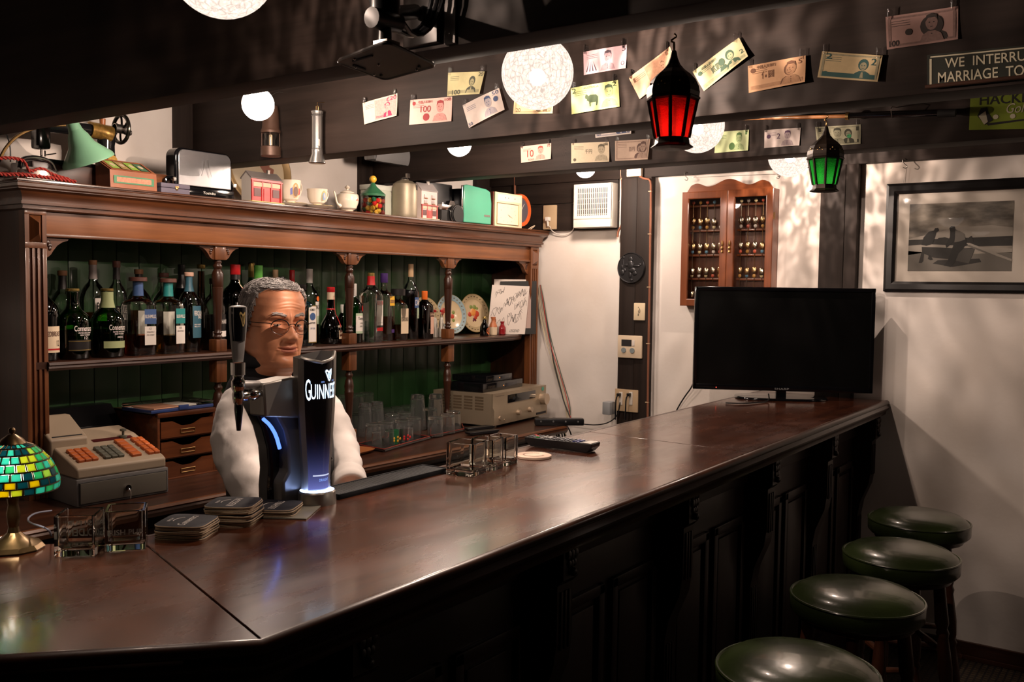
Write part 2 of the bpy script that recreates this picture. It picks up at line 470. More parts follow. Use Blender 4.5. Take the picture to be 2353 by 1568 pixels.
# ------------------------------------------------------------ bar counter
BAR=1.06
bar=thing('bar_counter','long dark polished wooden bar counter with moulded edge and panelled front','bar',(0,0,0))
fl=onZ(598,1470,BAR);fr=Vector((XW-.006,1.048,BAR));br_=Vector((XW-.006,1.605,BAR));bl=Vector((1.0,1.545,BAR))
wl=onZ(0,1505,BAR);dirw=(wl-fl).normalized();wend=fl+dirw*.95
wb=Vector((.858,1.66,BAR));
seam_b=onZ(347,1262,BAR);seam_f=onZ(612,1462,BAR)
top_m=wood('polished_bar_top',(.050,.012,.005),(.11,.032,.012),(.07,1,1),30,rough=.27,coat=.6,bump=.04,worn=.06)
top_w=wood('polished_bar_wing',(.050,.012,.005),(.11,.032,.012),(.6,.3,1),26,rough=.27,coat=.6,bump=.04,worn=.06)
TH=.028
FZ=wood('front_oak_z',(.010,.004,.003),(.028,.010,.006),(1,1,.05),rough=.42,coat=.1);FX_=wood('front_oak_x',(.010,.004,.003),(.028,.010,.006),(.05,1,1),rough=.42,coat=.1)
def slab(name,pts,m):
 b=MB();b.prism([(p[0],p[1]) for p in pts],TH,(0,0,BAR-TH));o=b.build(name,m,bar,ang=30)
 md=o.modifiers.new('b','BEVEL');md.width=.0015;md.segments=1
 return o
s2b,s2f=onZ(1475,1008,BAR),onZ(1735,1037,BAR)
sl1=(s2b[0]-.02,1.563+.012*(s2b[0]-1));
slab('top_board',[fl+Vector((.002,0,0)),Vector((2.62,1.018,0)),Vector((2.655,1.574,0)),bl,seam_b+Vector((.0015,0,0))],top_m)
slab('top_board',[Vector((2.622,1.018,0)),fr,br_,Vector((2.657,1.574,0))],top_m)
slab('top_board',[fl,seam_b,bl+Vector((-.002,.002,0)),wb,Vector((.80,1.75,0)),Vector((.55,2.0,0)),wend+Vector((0,.3,0)),wend],top_w)
# moulded edge
ep=[(0,BAR+.0005),(-.008,BAR),(-.013,BAR-.006),(-.013,BAR-.015),(-.009,BAR-.019),(-.012,BAR-.023),(-.016,BAR-.030),(-.012,BAR-.040),(-.004,BAR-.045),(.0,BAR-.062),(.03,BAR-.065),(.03,BAR-TH),(0,BAR-TH)]
mb=MB();mb.sweep(ep,[(wend[0],wend[1]),(fl[0],fl[1]),(fr[0],fr[1])])
edge=mb.build('edge_moulding',W['dx'],bar,ang=50)
mb=MB();mb.sweep([(0,BAR),(.010,BAR),(.012,BAR-.02),(.004,BAR-TH),(0,BAR-TH)],[(1.0,1.545),(br_[0],br_[1])]);mb.build('rear_edge',W['dx'],bar,ang=50)
# body behind the edge
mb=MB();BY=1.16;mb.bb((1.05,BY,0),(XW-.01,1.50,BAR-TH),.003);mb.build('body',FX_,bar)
wd=Vector((-dirw[1],dirw[0],0))
if wd[1]<0:wd=-wd
mb=MB();a=fl+wd*.11+Vector((.02,0,0));e_=wend+wd*.11
mb.prism([(1.06,BY),(1.06,1.50),(.9,1.56),(.75,1.65),(e_[0]+.3,e_[1]+.3),(e_[0],e_[1]),(a[0],a[1]+.02)],BAR-TH,(0,0,0));mb.build('wing_body',FX_,bar)
mb=MB();mb.bb((1.05,BY-.012,BAR-.16),(XW-.01,BY,BAR-.06),.003);mb.build('top_rail',FX_,bar)
mb=MB();mb.bb((1.05,BY-.02,.0),(XW-.01,BY,.13),.006);mb.build('plinth',FX_,bar)
# corbel pilasters along the front, with raised panels between
def corbel(x):
 w=.062
 pr=[(0,.13),(-.030,.13),(-.030,.56),(-.040,.62),(-.072,.70),(-.080,.76),(-.080,.885),(-.095,.90),(-.095,BAR-.065),(0,BAR-.065)]
 b=MB();b.prism([(BY+q,z) for q,z in pr],w,(x-w/2,0,0),(0,1,0),(0,0,1))
 for i in(-1,0,1):  # reeds down the face
  b.bb((x+i*.016-.004,BY-.084,.74),(x+i*.016+.004,BY-.078,.87),.002)
  b.bb((x+i*.016-.004,BY-.034,.15),(x+i*.016+.004,BY-.028,.55),.002)
 c=b.build('corbel',FZ,bar)
 q=MB()  # carved acanthus leaf with a drop
 for k,(dz,r) in enumerate(((.0,.020),(-.022,.017),(-.042,.013))):
  for sx in(-1,0,1):q.ball((x+sx*r*.8,BY-.097,BAR-.085+dz),r*.62,8,(.8,.55,1.1))
 q.ball((x,BY-.100,BAR-.145),.010,8)
 q.build('carving',FZ,c)
cx_=[1.10,1.73,2.36,2.99,3.62,4.23]
for x in cx_:corbel(x)
for i in range(len(cx_)-1):
 a,b2=cx_[i]+.05,cx_[i+1]-.05
 mid=(a+b2)/2
 for(u0,u1) in((a,mid-.02),(mid+.02,b2)):
  b=MB();z0,z1=.17,.80
  for q in((u0,z0,u1,z0+.028),(u0,z1-.028,u1,z1),(u0,z0,u0+.028,z1),(u1-.028,z0,u1,z1)):
   b.bb((q[0],BY-.014,q[1]),(q[2],BY,q[3]),.004)
  b.bb((u0+.045,BY-.008,z0+.045),(u1-.045,BY,z1-.045),.006)
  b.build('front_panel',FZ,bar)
b=MB();m_=(a:=fl+wd*.095+dirw*.1);
for t in(.12,.62):
 p=fl+wd*.105+dirw*t;b.at((p[0],p[1],0),(0,0,math.atan2(dirw[1],dirw[0])));b.box((0,0,.5),(.06,.05,.99),.004)
b.build('wing_pilaster',W['dz'],bar)
# ------------------------------------------------------------ back bar: counter below, shelf unit above
CZ=.86
YU=2.84
bb=thing('back_bar','carved oak back bar with shelf, turned columns and green boarded back','back bar',(0,0,0))
ux0,ux1=onY(56,480,YU)[0],onY(1237,650,YU)[0]
pl1=onY(107,520,YU)[0];pr0=onY(1219.5,650,YU)[0]
ctop=1.831;cbot=onY(56,482,YU)[2];frb=onY(108.6,544.5,YU-.01)[2]
YB=3.14
# cornice
cp=[(0,cbot)]+[(-q,ctop+z_) for q,z_ in((.013,-.0865),(.013,-.084),(.010,-.083),(.010,-.0745),(.018,-.073),(.018,-.064),(.0135,-.063),(.0135,-.055),(.016,-.044),(.022,-.035),(.029,-.031),(.034,-.029),(.034,-.0265),(.039,-.022),(.039,-.013),(.036,-.0100),(.036,-.0085),(.041,-.006),(.0405,-.002),(.038,0))]+[(.02,ctop),(.02,cbot)]
mb=MB();mb.sweep(cp,[(ux0,YB),(ux0,YU),(ux1,YU),(ux1,YB)]);mb.build('cornice',wood('cornice_oak',(.040,.012,.004),(.15,.048,.016),(.05,1,1),30,rough=.34,coat=.45),bb,ang=24)
mb=MB();mb.bb((ux0,YU,ctop-.03),(ux1,YW-.031,ctop),0);mb.build('top_board',W['x'],bb)
mb=MB();mb.bb((pl1,YU+.012,frb+.004),(pr0,YU+.035,ctop-.03),.002);mb.build('frieze',wood('frieze_oak',(.16,.048,.012),(.33,.115,.034),(.05,1,1),30,rough=.42),bb)
mb=MB();mb.bb((pl1,YU+.003,frb),(pr0,YU+.035,frb+.010),.003);mb.build('frieze_bead',W['x'],bb)
def pilaster(x0,x1):
 w=x1-x0;c=(x0+x1)/2
 n=3;fw=w*.13
 b=MB();zt=cbot;zd0,zd1=onY(60,556,YU)[2],onY(60,492,YU)[2];zf=onY(70,570,YU)[2]
 cols=[c-w*.24,c,c+w*.24]
 edges=[x0]+[v for q in cols for v in(q-fw/2,q+fw/2)]+[x1]
 b.bb((x0,YU+.008,CZ),(x1,YU+.035,zt))
 for i in range(0,len(edges),2):b.bb((edges[i],YU,CZ),(edges[i+1],YU+.009,zf),.001)
 b.bb((x0,YU,zf),(x1,YU+.009,zd0),.001);b.bb((x0,YU,zd1),(x1,YU+.009,zt),.001)
 b.bb((x0,YU,zd0),(c-w*.3,YU+.009,zd1));b.bb((c+w*.3,YU,zd0),(x1,YU+.009,zd1))
 b.build('pilaster',W['z'],bb)
 b=MB();h=(zd1-zd0);zc=(zd0+zd1)/2;hw=w*.29;t=h*.20
 b.add([(c-hw,YU+.006,zd0+.001),(c+hw,YU+.006,zd0+.001),(c+hw,YU+.006,zd1-.001),(c-hw,YU+.006,zd1-.001),(c,YU-.020,zc-t),(c,YU-.020,zc+t)],[(0,1,4),(1,2,5,4),(2,3,5),(3,0,4,5)])
 b.build('diamond_block',W['z'],bb,ang=0)
pilaster(ux0,pl1);pilaster(pr0,ux1)
for x0,x1,nm in((ux0+.004,ux0+.028,'side_panel'),(ux1-.028,ux1-.004,'side_panel')):
 mb=MB();mb.bb((x0,YU+.03,CZ),(x1,YB+.01,ctop-.03));mb.build(nm,W['dz'],bb)
# green boards
gm=mat('green_board_paint',(.021,.070,.020),.42,noise=.12,scale=14,coat=.15)
bx0,bx1=ux0+.028,ux1-.028;nb=30;bw=(bx1-bx0)/nb
for i in range(nb):
 b=MB();b.bb((bx0+i*bw+.0012,YB-.010,CZ),(bx0+(i+1)*bw-.0012,YB,ctop-.03),.0025);o=b.build('board',gm,bb)
mb=MB();mb.bb((bx0,YB,CZ),(bx1,YB+.008,ctop-.03));mb.build('backing_board',gm,bb)
# middle shelf with nosing
SZ=1.281
sh=MB();sh.prism([(bx0,YB-.011),(bx0,YU+.0),(onY(1175,775,YU)[0],YU),(onY(1208,770,YU)[0],YU+.03),(bx1,YU+.09),(bx1,YB-.011)],.022,(0,0,SZ-.022))
sh.build('shelf',W['dx'],bb)
sh=MB();sh.sweep([(0,SZ),(-.010,SZ-.002),(-.013,SZ-.010),(-.008,SZ-.014),(-.010,SZ-.020),(-.004,SZ-.028),(.02,SZ-.028),(.02,SZ-.022),(.001,SZ-.022)],[(pl1-.004,YU+.0),(onY(1175,775,YU)[0],YU),(onY(1205,770,YU)[0],YU+.03)]);sh.build('shelf_nosing',W['dx'],bb,ang=50)
# turned columns
ty=YU+.03
def column(px):
 x=onY(px,640,ty)[0]
 def Z(y):return onY(px,y,ty)[2]
 hw=.020
 top=frb
 zt=top-.050
 b=MB();b.box((x,ty,(top+zt)/2),(hw*2+.008,.036,top-zt),.003);b.build('column_block',W['z'],bb)
 b=MB();b.box((x,ty,SZ+.0225),(hw*2+.006,.046,.045),.004);b.build('column_block',W['z'],bb)
 L=zt-SZ-.045
 pr=[(.010,0),(.014,.012),(.017,.03),(.012,.05),(.013,.065),(.016,.08),(.012,.10),(.013,.13),(.0195,.62),(.020,.64),(.0205,.655),(.0185,.66),(.0195,.665),(.0205,.74),(.021,.82),(.0165,.86),(.012,.885),(.016,.91),(.0165,.93),(.013,.945),(.012,.955),(.0155,.975),(.012,1)]
 b=MB();b.turned((x,ty,SZ+.045),(x,ty,zt),pr,20);b.build('turned_column',W['dz'],bb,ang=60)
 # below the shelf
 zb=SZ-.028;b=MB();b.box((x,ty,zb-.042),(hw*2+.006,.046,.084),.004);b.build('column_block',W['z'],bb)
 b=MB();b.box((x,ty,CZ+.03),(hw*2+.006,.046,.06),.004);b.build('column_block',W['z'],bb)
 pr2=[(.012,0),(.018,.03),(.012,.06),(.011,.1),(.018,.55),(.0195,.58),(.0195,.62),(.0205,.635),(.018,.65),(.0205,.73),(.016,.83),(.011,.87),(.016,.9),(.0165,.93),(.011,.96),(.014,1)]
 b=MB();b.turned((x,ty,CZ+.06),(x,ty,zb-.084),pr2,20);b.build('turned_column',W['dz'],bb,ang=60)
 # carved brackets either side of the top block
 for s in(-1,1):bracket(x+s*(hw+.004),s,top,ty)
def bracket(x,s,top,y,sz=1.0):
 b=MB();q=[(0,0),(.062,0),(.060,-.006),(.046,-.010),(.034,-.018),(.024,-.030),(.018,-.040),(.008,-.048),(0,-.049)]
 pts=[(s*a*sz,c*sz) for a,c in q]
 if s<0:pts=pts[::-1]
 b.prism(pts,-.022,(x,y-.011,top),(1,0,0),(0,0,1));k=b.build('bracket',W['x'],bb)
 c=MB()
 for i in range(3):
  t=.35+.4*i
  c.ball((x+s*(.010+.006*math.cos(t)*i)*sz,y-.012,top-(.012+.007*i)*sz),.0055*sz,8,(1.4-.3*i,.5,1))
 c.build('leaf_carving',W['dx'],k)
for px in(500,803,1030):column(px)
bracket(pl1+.0,1,frb,ty,1.3);bracket(pr0,-1,frb,ty,1.3)
# counter and lower cupboards
ca,cb_=onZ(340,1165,CZ),onZ(1226,993,CZ);sl=(cb_[1]-ca[1])/(cb_[0]-ca[0])
cx0,cx1=1.18,ux1+.0
yA,yB2=ca[1]+sl*(cx0-ca[0]),ca[1]+sl*(cx1-ca[0])
mb=MB();xr=onZ(1268,975,CZ)[0];yR=ca[1]+sl*(xr-ca[0])
mb.prism([(cx0,YB),(cx0,yA),(xr,yR),(min(XW-.02,xr+.06),yR+.05),(XW-.02,YB)],.026,(0,0,CZ-.026));mb.build('counter_top',W['dx'],bb)
mb=MB();mb.sweep([(0,CZ),(-.010,CZ-.001),(-.014,CZ-.008),(-.009,CZ-.014),(-.012,CZ-.020),(-.004,CZ-.034),(.02,CZ-.034),(.02,CZ-.026),(.001,CZ-.026)],[(cx0,yA),(xr,yR),(xr+.05,yR+.045)]);mb.build('counter_nosing',W['x'],bb,ang=50)
mb=MB();mb.bb((cx0+.02,2.56,0),(xr+.03,YB,CZ-.026));mb.build('lower_cabinet',W['dx'],bb)
for i in range(6):
 w=(xr-cx0)/6;x=cx0+i*w
 mb=MB();mb.bb((x+.02,2.545,.12),(x+w-.02,2.562,CZ-.08),.004);mb.bb((x+.07,2.538,.18),(x+w-.07,2.548,CZ-.14),.006)
 d=mb.build('cupboard_door',W['dz'],bb);k=MB();k.ball((x+w-.045,2.532,.55),.012,10);k.build('knob',M['brass'],d)
# ------------------------------------------------------------ stools
seat_m=mat('green_vinyl',(.017,.026,.007),.26,coat=.35,bump=.10,scale=70)
def make_stool():
 r=.165
 t=thing('bar_stool','x','stool',(0,0,0),group='green vinyl bar stools in front of the bar')
 b=MB();b.lathe([(0.001,.762),(.05,.7605),(.10,.756),(.14,.747),(r-.010,.737),(r-.002,.730),(r+.002,.728)],48);b.build('seat',seat_m,t,ang=60)
 b=MB();b.lathe([(r+.001,.728),(r+.004,.722),(r+.003,.690),(r-.006,.680),(r-.03,.678),(.02,.678)],48);b.build('seat_side',seat_m,t,ang=60)
 b=MB();b.tube([(math.cos(2*PI*i/48)*(r+.002),math.sin(2*PI*i/48)*(r+.002),.728) for i in range(48)],.0035,6,closed=True);b.build('piping',seat_m,t)
 b=MB();b.lathe([(.10,.664),(.145,.664),(.145,.679),(.10,.679)],32);b.build('seat_ring',W['dx'],t)
 feet=[]
 for k in range(4):
  a=PI/4+k*PI/2;ca_,sa_=math.cos(a),math.sin(a)
  top=Vector((ca_*.115,sa_*.115,.668));foot=Vector((ca_*.185,sa_*.185,0));feet.append((top,foot))
  b=MB();b.turned(top,foot,[(.017,0),(.018,.10),(.020,.18),(.015,.205),(.019,.225),(.015,.245),(.018,.30),(.021,.38),(.018,.45),(.014,.47),(.019,.49),(.014,.51),(.018,.56),(.022,.66),(.022,.78),(.018,.86),(.021,.89),(.015,.93),(.014,1)],12);b.build('leg',W['dz'],t,ang=60)
 for lv,ks in((.24,(0,2)),(.32,(1,3)),(.46,(0,2))):
  for k in ks:
   p=[]
   for q in(k,(k+1)%4):
    tt,ff=feet[q];u=1-lv/.668;p.append(tt.lerp(ff,u))
   b=MB();b.turned(p[0],p[1],[(.008,0),(.011,.3),(.012,.5),(.011,.7),(.008,1)],10);b.build('stretcher',W['dx'],t)
 return t
st0=make_stool()
for i,(x0,x1,yy,lab) in enumerate(((1997,2226,1196,'green vinyl bar stool nearest the wall, farthest of the four'),(1940,2200,1275,'green vinyl bar stool second from the wall'),(1820,2118,1372,'green vinyl bar stool third from the wall'),(1645,2018,1540,'green vinyl bar stool nearest the camera, cut off by the frame'))):
 zs=.728
 p=(onZ(x0,yy,zs)+onZ(x1,yy+3,zs))/2
 # centre from the visible width of the seat
 d=F*.330/(x1-x0);v=ray((x0+x1)/2,yy)/F
 zc=EYE+v.z*d
 cpos=Vector((v.x*d,v.y*d,zc));print('stool',i,cpos,'width-based')
 p=onZ((x0+x1)/2,yy,zs)
 o=st0 if i==0 else dup(st0)
 o.location=(p[0],p[1],0);o.rotation_euler=(0,0,.3+i*.35);o['label']=lab
# ------------------------------------------------------------ hanging lamps
def crackle():
 """cracked glass shade: bright frosted skin that lets the bulb's light through in streaks"""
 m=bpy.data.materials.new('cracked_glass_shade');m.use_nodes=True
 nt=m.node_tree;nt.nodes.clear();L=nt.links.new
 out=nt.nodes.new('ShaderNodeOutputMaterial')
 tc=nt.nodes.new('ShaderNodeTexCoord')
 mp=nt.nodes.new('ShaderNodeMapping');mp.inputs['Scale'].default_value=(1.7,1.7,.45)
 n=nt.nodes.new('ShaderNodeTexNoise');n.inputs['Scale'].default_value=95;n.inputs['Detail'].default_value=1.5;n.inputs['Distortion'].default_value=1.0
 L(tc.outputs['Object'],mp.inputs['Vector']);L(mp.outputs[0],n.inputs['Vector'])
 r=nt.nodes.new('ShaderNodeValToRGB');r.color_ramp.elements[0].position=.46;r.color_ramp.elements[0].color=(.22,.215,.21,1)
 r.color_ramp.elements[1].position=.66;r.color_ramp.elements[1].color=(1,1,1,1)
 L(n.outputs['Fac'],r.inputs[0])
 t=nt.nodes.new('ShaderNodeBsdfTransparent');L(r.outputs[0],t.inputs[0])
 v=nt.nodes.new('ShaderNodeTexVoronoi');v.feature='DISTANCE_TO_EDGE';v.inputs['Scale'].default_value=75
 L(tc.outputs['Object'],v.inputs['Vector'])
 vr=nt.nodes.new('ShaderNodeMapRange');vr.inputs[1].default_value=0.0;vr.inputs[2].default_value=.12;vr.inputs[3].default_value=1.5;vr.inputs[4].default_value=2.4
 L(v.outputs['Distance'],vr.inputs[0])
 e=nt.nodes.new('ShaderNodeEmission');e.inputs[0].default_value=(1.0,.80,.68,1);L(vr.outputs[0],e.inputs[1])
 mx=nt.nodes.new('ShaderNodeMixShader');mx.inputs[0].default_value=.45
 L(t.outputs[0],mx.inputs[1]);L(e.outputs[0],mx.inputs[2]);L(mx.outputs[0],out.inputs[0])
 return m
shade_m=crackle()
bulb_m=glow('lit_bulb',(1,.79,.65),BULB_E)
core_m=glow('lit_core',(1,.84,.70),60)
_n=core_m.node_tree;_m=_n.nodes.new('ShaderNodeMixShader');_t=_n.nodes.new('ShaderNodeBsdfTransparent');_m.inputs[0].default_value=.3
_n.links.new(_t.outputs[0],_m.inputs[1]);_n.links.new(_n.nodes['Emission'].outputs[0],_m.inputs[2]);_n.links.new(_m.outputs[0],_n.nodes['Material Output'].inputs[0])
def shade_lamp(px,py,X,R,label,power=1.0,pos=None):
 p=pos or onX(px,py,X)
 t=thing('globe_pendant',label,'pendant lamp',p,group='cracked glass globe pendants over the bar')
 b=MB();b.lathe([(R*math.sin(a),-R*math.cos(a)) for a in[PI*k/28 for k in range(0,26)]],48);b.build('glass_shade',shade_m,t,ang=60)
 b=MB();b.lathe([(.005,R*.97),(R*.38,R*.97),(R*.38,R*1.25),(.012,R*1.4),(.012,ZC-p[2]),(.001,ZC-p[2])],24);b.build('fitting',M['matte_black'],t)
 b=MB();b.ball((0,0,-.01),.020,14);b.build('bulb',core_m,t)
 l=bpy.data.lights.new('lamp_light','POINT');l.energy=SHADE_W*power;l.color=WARM;l.shadow_soft_size=.002
 lo=bpy.data.objects.new('lamp_light',l);COL.objects.link(lo);lo.parent=t;lo.location=(0,0,-.01)
 return t
shade_lamp(510,-85,.958,.083,'cracked glass globe pendant nearest the camera, only its bottom showing',.6)
shade_lamp(1235,168,1.88,.085,'cracked glass globe pendant beside the banknotes, fully in view',3.3)
shade_lamp(1603,290,2.87,.086,'cracked glass globe pendant half hidden behind the red lantern',1.0)
shade_lamp(1815,357,3.87,.088,'cracked glass globe pendant farthest away, above the spoon cabinet',1.3)
shade_lamp(0,0,0,.085,'cracked glass globe pendant on the customer side, out of the picture',.55,Vector((3.1,-1.1,2.05)))  # extra lamp out of view, added to light the wall and stools
def bulb_lamp(px,py,X,R,label):
 p=onX(px,py,X)
 t=thing('bulb_pendant',label,'pendant lamp',p,group='bare globe bulbs over the aisle')
 b=MB();b.lathe([(R*math.sin(a),-R*math.cos(a)) for a in[PI*k/20 for k in range(0,18)]]+[(.016,R*1.08),(.016,R*1.2)],32);b.build('bulb',bulb_m,t,ang=60)
 b=MB();b.lathe([(.018,R*1.15),(.022,R*1.2),(.022,R*1.9),(.008,R*2.1),(.003,R*2.2),(.003,ZC-p[2])],16);b.build('socket',M['matte_black'],t)
bulb_lamp(593,240,1.88,.047,'bare white globe bulb behind the small miner lamp')
bulb_lamp(1055,331,2.87,.047,'bare white globe bulb beside the loudspeaker')
bulb_lamp(1345,386,3.87,.047,'bare white globe bulb above the extractor fan')
# ------------------------------------------------------------ banknotes, signs and stick on the beams
def note(X,tl,tr,br,bl,label,base,ink,kind,num,big=None,extra=None,curl=.004,holder=True,nm='banknote'):
 """a banknote pinned to the beam face at x = X; corners are where its corners hang"""
 c=[onX(*q,X) for q in(tl,tr,br,bl)]
 cen=sum(c,Vector())/4
 t=thing(nm,label,'banknote' if nm=='banknote' else 'sign',cen,group='banknotes pinned on the beams' if nm=='banknote' else None)
 k=[q-cen for q in c]
 ph=(tl[0]*7+tl[1])%6
 def fn(u,v,d=0.0):
  p=(k[3]*(1-u)+k[2]*u)*(1-v)+(k[0]*(1-u)+k[1]*u)*v
  off=curl*(1.0+.9*math.sin(u*3.1+ph)+(1-v)**2*1.6*(1 if int(ph)%2 else .4)*u)+d
  return Vector((-off-.001,p.y,p.z))
 f1=lambda u,v:fn(u,v,.0004)
 f2=lambda u,v:fn(u,v,.0008)
 pm=mat('note_%s'%'_'.join(str(int(q*100)) for q in base),tuple(q*.78 for q in base),.75,noise=.10,scale=90)
 im=mat('note_ink_%s'%'_'.join(str(int(q*100)) for q in ink),tuple(q*.5 for q in ink),.8)
 lm=mat('note_tint_%s'%'_'.join(str(int(q*100)) for q in base+ink),tuple(base[i]*.42+ink[i]*.30 for i in range(3)),.8,noise=.35,scale=160)
 b=MB();b.grid(lambda u,v:fn(u,v),10,5)
 b.build('sheet',pm,t,ang=60,fix=False)
 # printed tint panel and borders
 b=MB()
 if kind=='frame':
  for q in((.03,.06,.97,.12),(.03,.88,.97,.94),(.03,.06,.07,.94),(.93,.06,.97,.94)):patch(b,f1,*q,6,1)
 elif kind=='band':
  patch(b,f1,.04,.08,.96,.22,6,1)
 elif kind=='wash':
  patch(b,f1,.36,.06,.98,.94,5,3)
 b.v and b.build('printed_tint',lm,t,ang=0,fix=False)
 b=MB()
 if kind!='plain':
  pu=.72 if big!='mid' else .5
  # portrait: hair, shoulders, lines
  fh=disc(pu,.60,.085,.22,14)
  poly_on(b,f1,[(pu-.15,.08),(pu+.15,.08),(pu+.12,.27),(pu+.05,.36),(pu-.05,.36),(pu-.12,.27)])
  poly_on(b,f1,fh)
  im2=MB();poly_on(im2,f2,disc(pu+.004,.55,.058,.15,12));poly_on(im2,f2,[(pu-.03,.1),(pu+.03,.1),(pu+.014,.32),(pu-.014,.32)])
  po=b.build('portrait',im,t,ang=0,fix=False)
  im2.build('portrait_face',lm,po,ang=0,fix=False)
  b=MB()
  for s in(-1,1):poly_on(b,lambda u,v:fn(u,v,.0011),disc(pu+s*.022,.575,.010,.018,8))
  poly_on(b,lambda u,v:fn(u,v,.0011),[(pu-.02,.47),(pu+.024,.47),(pu+.018,.45),(pu-.014,.45)])
  b.build('portrait_lines',im,po,ang=0,fix=False)
 b=MB()
 for s_,u0,v0,u1,v1 in num:text_on(b,s_,f2,u0,v0,u1,v1,bold=.01)
 for i in range(3):patch(b,f1,.08,.66+i*.07,.34,.675+i*.07,3,1)
 b.build('lettering',im,t,ang=0,fix=False)
 if extra:extra(t,fn,im,lm)
 if holder:
  b=MB()
  for u in(.06,.94):
   p=fn(u,1.0);q=MB()
   q.grid(lambda a,c_:Vector((p.x-.002-.004*math.sin(a*5),p.y+(.5-a)*.012,p.z-.008+c_*.024+(.5-a)*.004)),3,3)
   q.build('tape',glass('clear_tape',(.85,.85,.85),3.0,.12,.6,300),t,ang=60,fix=False)
 return t
XBf,XCf=2.317,3.32
n_=note
def animal(t,fn,im,lm):
 b=MB();f=lambda u,v:fn(u,v,.0009)
 poly_on(b,f,[(.34,.42),(.36,.56),(.42,.62),(.54,.60),(.58,.5),(.57,.3),(.55,.18),(.53,.18),(.53,.32),(.42,.32),(.42,.18),(.40,.18),(.39,.36)])
 poly_on(b,f,disc(.34,.56,.035,.09,10));b.build('animal_print',im,t,ang=0,fix=False)
def seal(u,v,r,m=None):
 def f_(t,fn,im,lm):
  b=MB();poly_on(b,lambda a,c:fn(a,c,.0009),disc(u,v,r,r*2,16));b.build('seal',m or im,t,ang=0,fix=False)
 return f_
def second_head(t,fn,im,lm):
 b=MB();f=lambda u,v:fn(u,v,.0009)
 poly_on(b,f,disc(.54,.55,.06,.17,12));poly_on(b,f,[(.44,.2),(.62,.2),(.58,.38),(.48,.38)]);b.build('second_portrait',im,t,ang=0,fix=False)
n_(XBf,(837,238),(914,215),(915,267),(841,287),'pink and cream twenty pound banknote, first on the beam from the torch',(.82,.66,.50),(.62,.05,.16),'wash',[('£20',.70,.78,.98,.96),('POUNDS',.40,.10,.62,.2)])
def portrait_extra(pu):
 def f_(t,fn,im,lm):
  b=MB();f=lambda u,v:fn(u,v,.0008)
  poly_on(b,f,[(pu-.17,.06),(pu+.17,.06),(pu+.13,.28),(pu+.05,.38),(pu-.05,.38),(pu-.13,.28)]);poly_on(b,f,disc(pu,.64,.085,.24,14))
  o=b.build('portrait',lm,t,ang=0,fix=False)
  b=MB();g=lambda u,v:fn(u,v,.0011)
  poly_on(b,g,[(pu-.085,.68),(pu-.07,.86),(pu,.91),(pu+.07,.86),(pu+.085,.68),(pu+.05,.78),(pu-.05,.78)])
  for s in(-1,1):poly_on(b,g,disc(pu+s*.03,.64,.011,.02,8))
  poly_on(b,g,[(pu-.02,.52),(pu+.02,.52),(pu+.015,.50),(pu-.015,.50)])
  for q in(.12,.2,.28):poly_on(b,g,[(pu-.01,q),(pu+.01,q),(pu+.01,q+.03),(pu-.01,q+.03)])
  b.build('portrait_lines',im,o,ang=0,fix=False)
 return f_
def both(*fs):return lambda*a:[f(*a) for f in fs]
blue_i=mat('note_blue',(.05,.12,.35),.8)
n_(XBf,(947,231),(1040,222),(1039,279),(944,288),'red one hundred banknote marked 100 in front of a round seal',(.84,.56,.48),(.62,.08,.09),'plain',[('100',.26,.46,.50,.72),('100',.82,.84,.98,.96),('中国人民银行',.20,.82,.54,.93)],extra=both(seal(.40,.26,.075),portrait_extra(.72),seal(.10,.84,.04)))
n_(XBf,(1032,168),(1116,165),(1105,217),(1030,222),'pale green twenty banknote overlapping the red one hundred',(.66,.60,.32),(.13,.14,.10),'band',[('20',.86,.80,.98,.97),('100',.16,.04,.42,.24)])
n_(XBf,(1065,243),(1149,203),(1163,253),(1080,295),'pale blue tilted banknote left of the large globe lamp',(.70,.60,.54),(.10,.15,.30),'plain',[('50',.02,.04,.14,.18),('50',.80,.80,.97,.96)],extra=both(portrait_extra(.66),seal(.86,.62,.06)))
n_(XBf,(1184,212),(1276,208),(1274,262),(1180,262),'brown banknote almost hidden behind the large globe lamp',(.62,.46,.26),(.20,.13,.06),'frame',[('20',.06,.08,.18,.26),('20',.82,.08,.94,.26)])
n_(XBf,(1344,121),(1441,103),(1441,158),(1345,174),'pink five banknote with a portrait and gum leaves',(.72,.48,.52),(.12,.08,.11),'plain',[('5',.90,.76,.98,.97),('O',.88,.16,.96,.34)],extra=both(portrait_extra(.58),lambda t,fn,im,lm:[poly_on(bq:=MB(),lambda u,v:fn(u,v,.0009),[(.06+.08*i,.1),(.09+.08*i,.1),(.14+.03*i,.55)]) and bq.build('leaf_print',im,t,ang=0,fix=False) for i in range(4)]))
n_(XBf,(1315,204),(1421,184),(1427,246),(1317,264),'green and yellow two banknote with a ram and a portrait',(.58,.62,.26),(.08,.13,.06),'plain',[('2',.03,.76,.12,.96),('2',.88,.80,.96,.96),('AUSTRALIA',.28,.86,.60,.94)],extra=both(animal,portrait_extra(.80)))
n_(XBf,(1448,180),(1540,107),(1560,160),(1473,229),'orange tilted banknote partly behind the red lantern',(.78,.44,.28),(.30,.14,.07),'wash',[('1',.86,.78,.92,.95),('1',.06,.66,.10,.84)])
n_(XBf,(1592,165),(1701,88),(1724,132),(1618,210),'green two banknote steeply tilted beside the red lantern',(.56,.50,.28),(.07,.14,.08),'band',[('贰圆',.30,.36,.50,.66),('中国人民银行',.16,.78,.48,.90),('2',.90,.3,.97,.5)],extra=both(second_head,seal(.10,.72,.045)))
